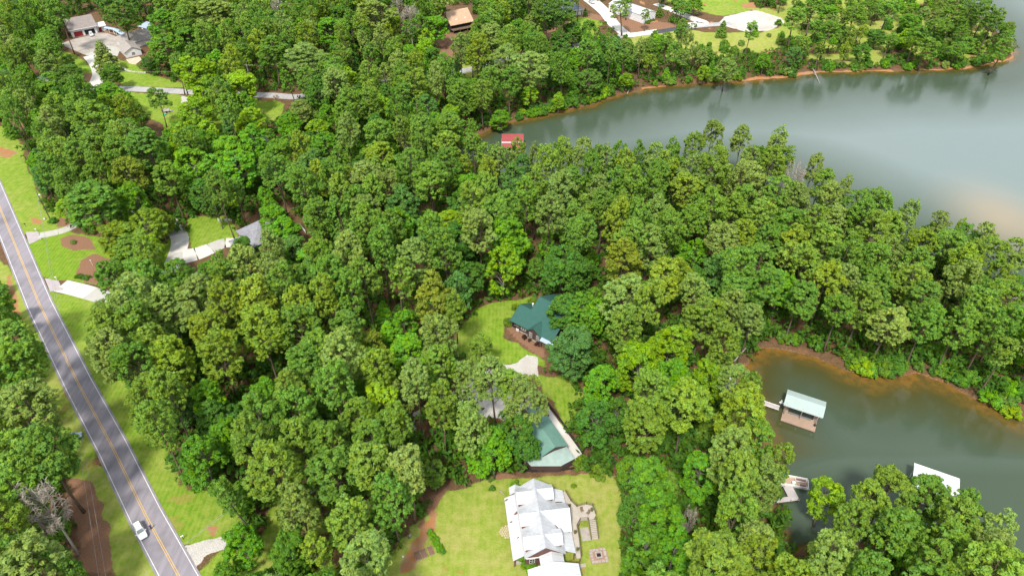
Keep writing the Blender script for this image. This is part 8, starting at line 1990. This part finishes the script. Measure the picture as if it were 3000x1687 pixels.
# ---- the smallest-looking pines past the first three hundred, as one mass
def far_pines():
    rs = np.random.RandomState(8)
    V, T, S, off = [], [], [], 0
    lods = []
    for i in range(3):
        r2 = np.random.RandomState(60 + i); rd2 = random.Random(60 + i)
        p, rad = lumpy(r2, rd2, ((0, 0, 18.5), 4.2, 7.6), 22, 210, (0.45, 0.85))
        me = clumps_mesh('lod', p, rad, 0.8, 13, 0.46, M_NEEDLE, r2)
        co = np.empty(len(me.vertices) * 3, np.float32); me.vertices.foreach_get('co', co)
        tn = np.empty(len(me.vertices) * 4, np.float32); me.attributes['tone'].data.foreach_get('color', tn)
        lods.append((co.reshape(-1, 3), tn.reshape(-1, 4))); bpy.data.meshes.remove(me)
    trunks = MB()
    for t in REST:
        co, tn = lods[rs.randint(3)]
        a = rs.rand() * 6.28; c, s = math.cos(a), math.sin(a); k = t[5] / 4.9; kz = t[4] / 27.0
        z0 = ground_z(t[2], t[3])
        V.append(np.stack([(co[:, 0] * c - co[:, 1] * s) * k + t[2], (co[:, 0] * s + co[:, 1] * c) * k + t[3], co[:, 2] * kz + z0], -1))
        T.append(tn); S.append(np.tile(np.array(tint(t[1], rp_)), (len(co), 1)))
        trunks.tube([(t[2], t[3], z0 - 0.3), (t[2], t[3], z0 + t[4] * 0.9)], [0.3, 0.08], 6)
    V, T, S = np.concatenate(V), np.concatenate(T), np.concatenate(S)
    m = len(V) // 4
    me = bpy.data.meshes.new('pine_wood')
    nt_ = len(trunks.v)
    me.vertices.add(len(V) + nt_)
    me.vertices.foreach_set('co', np.concatenate([V, np.array(trunks.v)]).astype(np.float32).ravel())
    tf = [f for f in trunks.f]
    loops = np.concatenate([np.arange(m * 4)] + [np.array(f) + len(V) for f in tf])
    starts = np.concatenate([np.arange(m) * 4, m * 4 + np.cumsum([0] + [len(f) for f in tf])[:-1]])
    me.loops.add(len(loops)); me.loops.foreach_set('vertex_index', loops.astype(np.int32))
    me.polygons.add(m + len(tf)); me.polygons.foreach_set('loop_start', starts.astype(np.int32))
    me.update(calc_edges=True)
    for nm, arr in (('tone', T), ('tint', S)):
        at = me.attributes.new(nm, 'FLOAT_COLOR', 'POINT')
        at.data.foreach_set('color', np.concatenate([arr, np.ones((nt_, 4)) * 0.5]).astype(np.float32).ravel())
    mm = M_NEEDLE.copy(); mm.name = 'pine needles of the wood'
    nt2 = mm.node_tree; oi = [n for n in nt2.nodes if n.type == 'OBJECT_INFO'][0]
    an = nt2.nodes.new('ShaderNodeAttribute'); an.attribute_name = 'tint'
    hs = [n for n in nt2.nodes if n.type == 'HUE_SAT'][0]
    nt2.links.new(an.outputs['Color'], hs.inputs['Color'])
    me.materials.append(mm); me.materials.append(M_BARK)
    me.polygons.foreach_set('material_index', np.concatenate([np.zeros(m, int), np.ones(len(tf), int)]).astype(np.int32))
    o = bpy.data.objects.new('pine_wood', me); COL.objects.link(o)
    tag(o, 'scattered smaller pines filling the gaps of the woods far and near', 'pine wood', kind='stuff')
if REST: far_pines()
# ---- undergrowth below the canopy: a mass nobody could count
def undergrowth():
    rs = np.random.RandomState(31)
    n = 33000
    y = rs.uniform(62, 450, n); w = 0.79 * np.sqrt(y * y + 140 * 140) + 6
    x = rs.uniform(-1, 1, n) * w
    i = np.clip(((y - 40) / BS).astype(int), 0, _ban.shape[0] - 1); j = np.clip(((x + 480) / BS).astype(int), 0, _ban.shape[1] - 1)
    px, py = PX(x, y, 1.0)
    ok = ~_ban[i, j] & ~in_clear(px, py)
    gi = np.searchsorted(gx, x).clip(0, len(gx) - 1); gj = np.searchsorted(gy, y).clip(0, len(gy) - 1)
    ok &= (grass[gj, gi] < 0.5) & (gravel[gj, gi] < 0.2) & (straw[gj, gi] < 0.3)
    px2, py2 = PX(x, y, 3.0); ok &= ~in_clear(px2, py2)
    keep = rs.rand(n) < (0.75 + 0.25 * vnoise(x, y, 18.0)); ok &= keep
    x, y = x[ok], y[ok]
    z = np.where(_lake[i[ok], j[ok]] > 9, 0.0, -0.35)
    cs, rad = [], []
    for a, b, c in zip(x, y, z):
        s = rs.uniform(0.6, 1.0)
        for q in range(3):
            cs.append((a + rs.normal() * 0.9, b + rs.normal() * 0.9, c + rs.uniform(0.4, 3.4 if b > 150 else 5.5) * s)); rad.append(rs.uniform(0.6, 1.2))
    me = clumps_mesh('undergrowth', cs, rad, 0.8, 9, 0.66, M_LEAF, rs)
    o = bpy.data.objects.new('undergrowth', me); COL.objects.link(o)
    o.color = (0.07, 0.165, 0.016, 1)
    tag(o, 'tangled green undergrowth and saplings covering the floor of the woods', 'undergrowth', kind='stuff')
    print('UNDERGROWTH', len(x), len(me.polygons))
undergrowth()

# ---- garden bushes and shore shrubs, each its own plant
def bush(px, py, r, h, shade, label, group=None, cat='bush', name='bush', var=None):
    p = P(px, py); rr = rp_
    z = ground_z(p.x, p.y)
    o = plant('shrub', shade, p.x, p.y, z, h, r, rr.randrange(5) if var is None else var, rr)
    o.name = name
    tag(o, label, cat, group)
    return o
bush(1487, 950, 1.7, 2.4, 'hedge', 'round light green bush at the porch corner of the brown cottage')
bush(1514, 908, 1.5, 2.0, 'hedge', 'light green clipped bush behind the cottage porch roof')
bush(1560, 888, 1.4, 1.8, 'hedge', 'light green bush behind the ridge of the brown cottage')
bush(1537, 991, 0.8, 1.3, 'maroon', 'dark maroon bush under the single cottage window')
bush(1552, 999, 0.6, 1.0, 'maroon', 'smallest maroon bush, between the two larger ones at the cottage wall')
bush(1576, 1013, 0.95, 1.5, 'maroon', 'largest maroon bush, at the gable end of the cottage wall')
bush(156, 652, 1.8, 1.9, 'deep', 'round dark bush at the foot of the utility pole')
bush(217, 712, 1.0, 1.3, 'sage', 'spiky pale plant in the oval straw bed')
for k, x in enumerate((232, 241, 250, 259)):
    bush(x, 811 + k * 1.5, 1.1, 0.9, 'dark', 'low dark hedge bush along the edge of the lower straw bed', 'low hedge of the straw bed')
for k, (x, y) in enumerate(((1262, 1562), (1268, 1573), (1275, 1584), (1282, 1596), (1289, 1607), (1294, 1617))):
    bush(x, y, 0.85, 1.2, 'bright', 'bright green vegetable plant in the leafy row beside the garden beds', 'leafy row by the garden beds')
bush(1442, 1434, 0.9, 1.2, 'deep', 'dark shrub by the cut log at the porch corner')
bush(1512, 1424, 1.2, 1.8, 'mid', 'green shrub at the north porch gable of the white roofed house')
bush(1535, 1650, 1.6, 1.6, 'mid', 'green shrub at the kitchen corner of the white roofed house')
bush(1560, 1672, 1.3, 1.4, 'bright', 'light shrub between the white house and its garage')
bush(1680, 1425, 0.7, 0.7, 'hedge', 'small tuft of green in the yard north of the deck')
bush(1757, 1390, 2.4, 3.6, 'hedge', 'rounded light green bush at the corner of the timber fence')
bush(1705, 1362, 2.0, 2.6, 'hedge', 'light green bush at the end of the pale walk by the barn')
bush(2530, 1078, 3.2, 4.4, 'lime', 'lime green bush leaning over the lower cove on the clay bank')
bush(2898, 1168, 2.8, 3.4, 'bright', 'bright green shrub at the waterline near the end of the lower cove')
bush(2945, 1180, 2.6, 3.0, 'sage', 'pale shrub at the waterline next to the bright green one')
bush(2960, 1205, 2.4, 3.0, 'lime', 'lime shrub at the waterline nearest the frame edge')
for k, (x, y) in enumerate(((1898, 66), (1905, 63), (1893, 68), (1913, 61), (1900, 70))):
    bush(x, y, 1.0, 1.3, 'dark', 'small dark shrub planted along the end wall of the white metal shed', 'foundation shrubs of the white shed')
rq = random.Random(616)
SH_ZONES = [  # (centre line on the 2576 px copy, spread m, how many, shades, place words)
    ([(1590, 225), (1750, 205), (1950, 192), (2150, 172), (2400, 168), (2520, 145)], 3.0, 55, ['mid', 'deep', 'bright', 'sage', 'green'], 'on the clay bank of the far shore'),
    ([(2000, 120), (2200, 110), (2400, 120), (2480, 130)], 12.0, 100, ['mid', 'deep', 'green', 'sage', 'bright'], 'in the rough grass of the point'),
    ([(2050, 20), (2200, 15), (2350, 30)], 14.0, 40, ['mid', 'bright', 'green'], 'in the thicket behind the far point'),
    ([(1240, 310), (1330, 292), (1450, 262), (1560, 238)], 2.2, 48, ['mid', 'bright', 'lime', 'deep'], 'leaning over the upper cove'),
    ([(1960, 872), (2060, 905), (2140, 935), (2300, 930), (2420, 965)], 3.0, 26, ['mid', 'green', 'deep'], 'on the bank north of the lower cove'),
    ([(2440, 985), (2520, 1010), (2570, 1030)], 4.0, 12, ['mid', 'green', 'bright'], 'at the end of the lower cove'),
    ([(1560, 120), (1700, 130), (1850, 140)], 6.0, 18, ['mid', 'deep', 'green'], 'below the dry grass strip'),
]
SHRUBS = {}
for ln, spread, cnt, shades, words_ in SH_ZONES:
    q = [PD(*p) for p in ln]
    made = 0; guard = 0
    while made < cnt and guard < cnt * 12:
        guard += 1
        t = rq.random() * (len(q) - 1); i = int(t); p = q[i].lerp(q[i + 1], t - i)
        x, y = p.x + rq.gauss(0, spread), p.y + abs(rq.gauss(0, spread)) - 0.2 * spread
        if float(lake_d(np.array([x]), np.array([y]))[0]) < 0.8: continue
        r = rq.uniform(1.3, 2.7); h = r * rq.uniform(1.1, 2.0); sh = rq.choice(shades)
        px, py = PX(x, y, 1.0)
        o = plant('shrub', sh, x, y, ground_z(x, y), h, r, rq.randrange(5), rq)
        o['category'] = 'shrub'
        SHRUBS.setdefault((SHADE_WORD[sh], words_), []).append((x, o))
        made += 1
NTH = ['westernmost', 'second from the west', 'third from the west', 'fourth from the west', 'fifth from the west', 'sixth from the west', 'seventh from the west', 'eighth from the west', 'ninth from the west', 'tenth from the west', 'eleventh from the west', 'twelfth from the west']
for (sw, words_), rows in SHRUBS.items():
    rows.sort(key=lambda a: a[0])
    for n, (x, o) in enumerate(rows):
        tag(o, sw + ' shrub ' + words_ + ', ' + (NTH[n] if n < len(NTH) else 'towards the east'), 'shrub', sw + ' shrubs ' + words_)
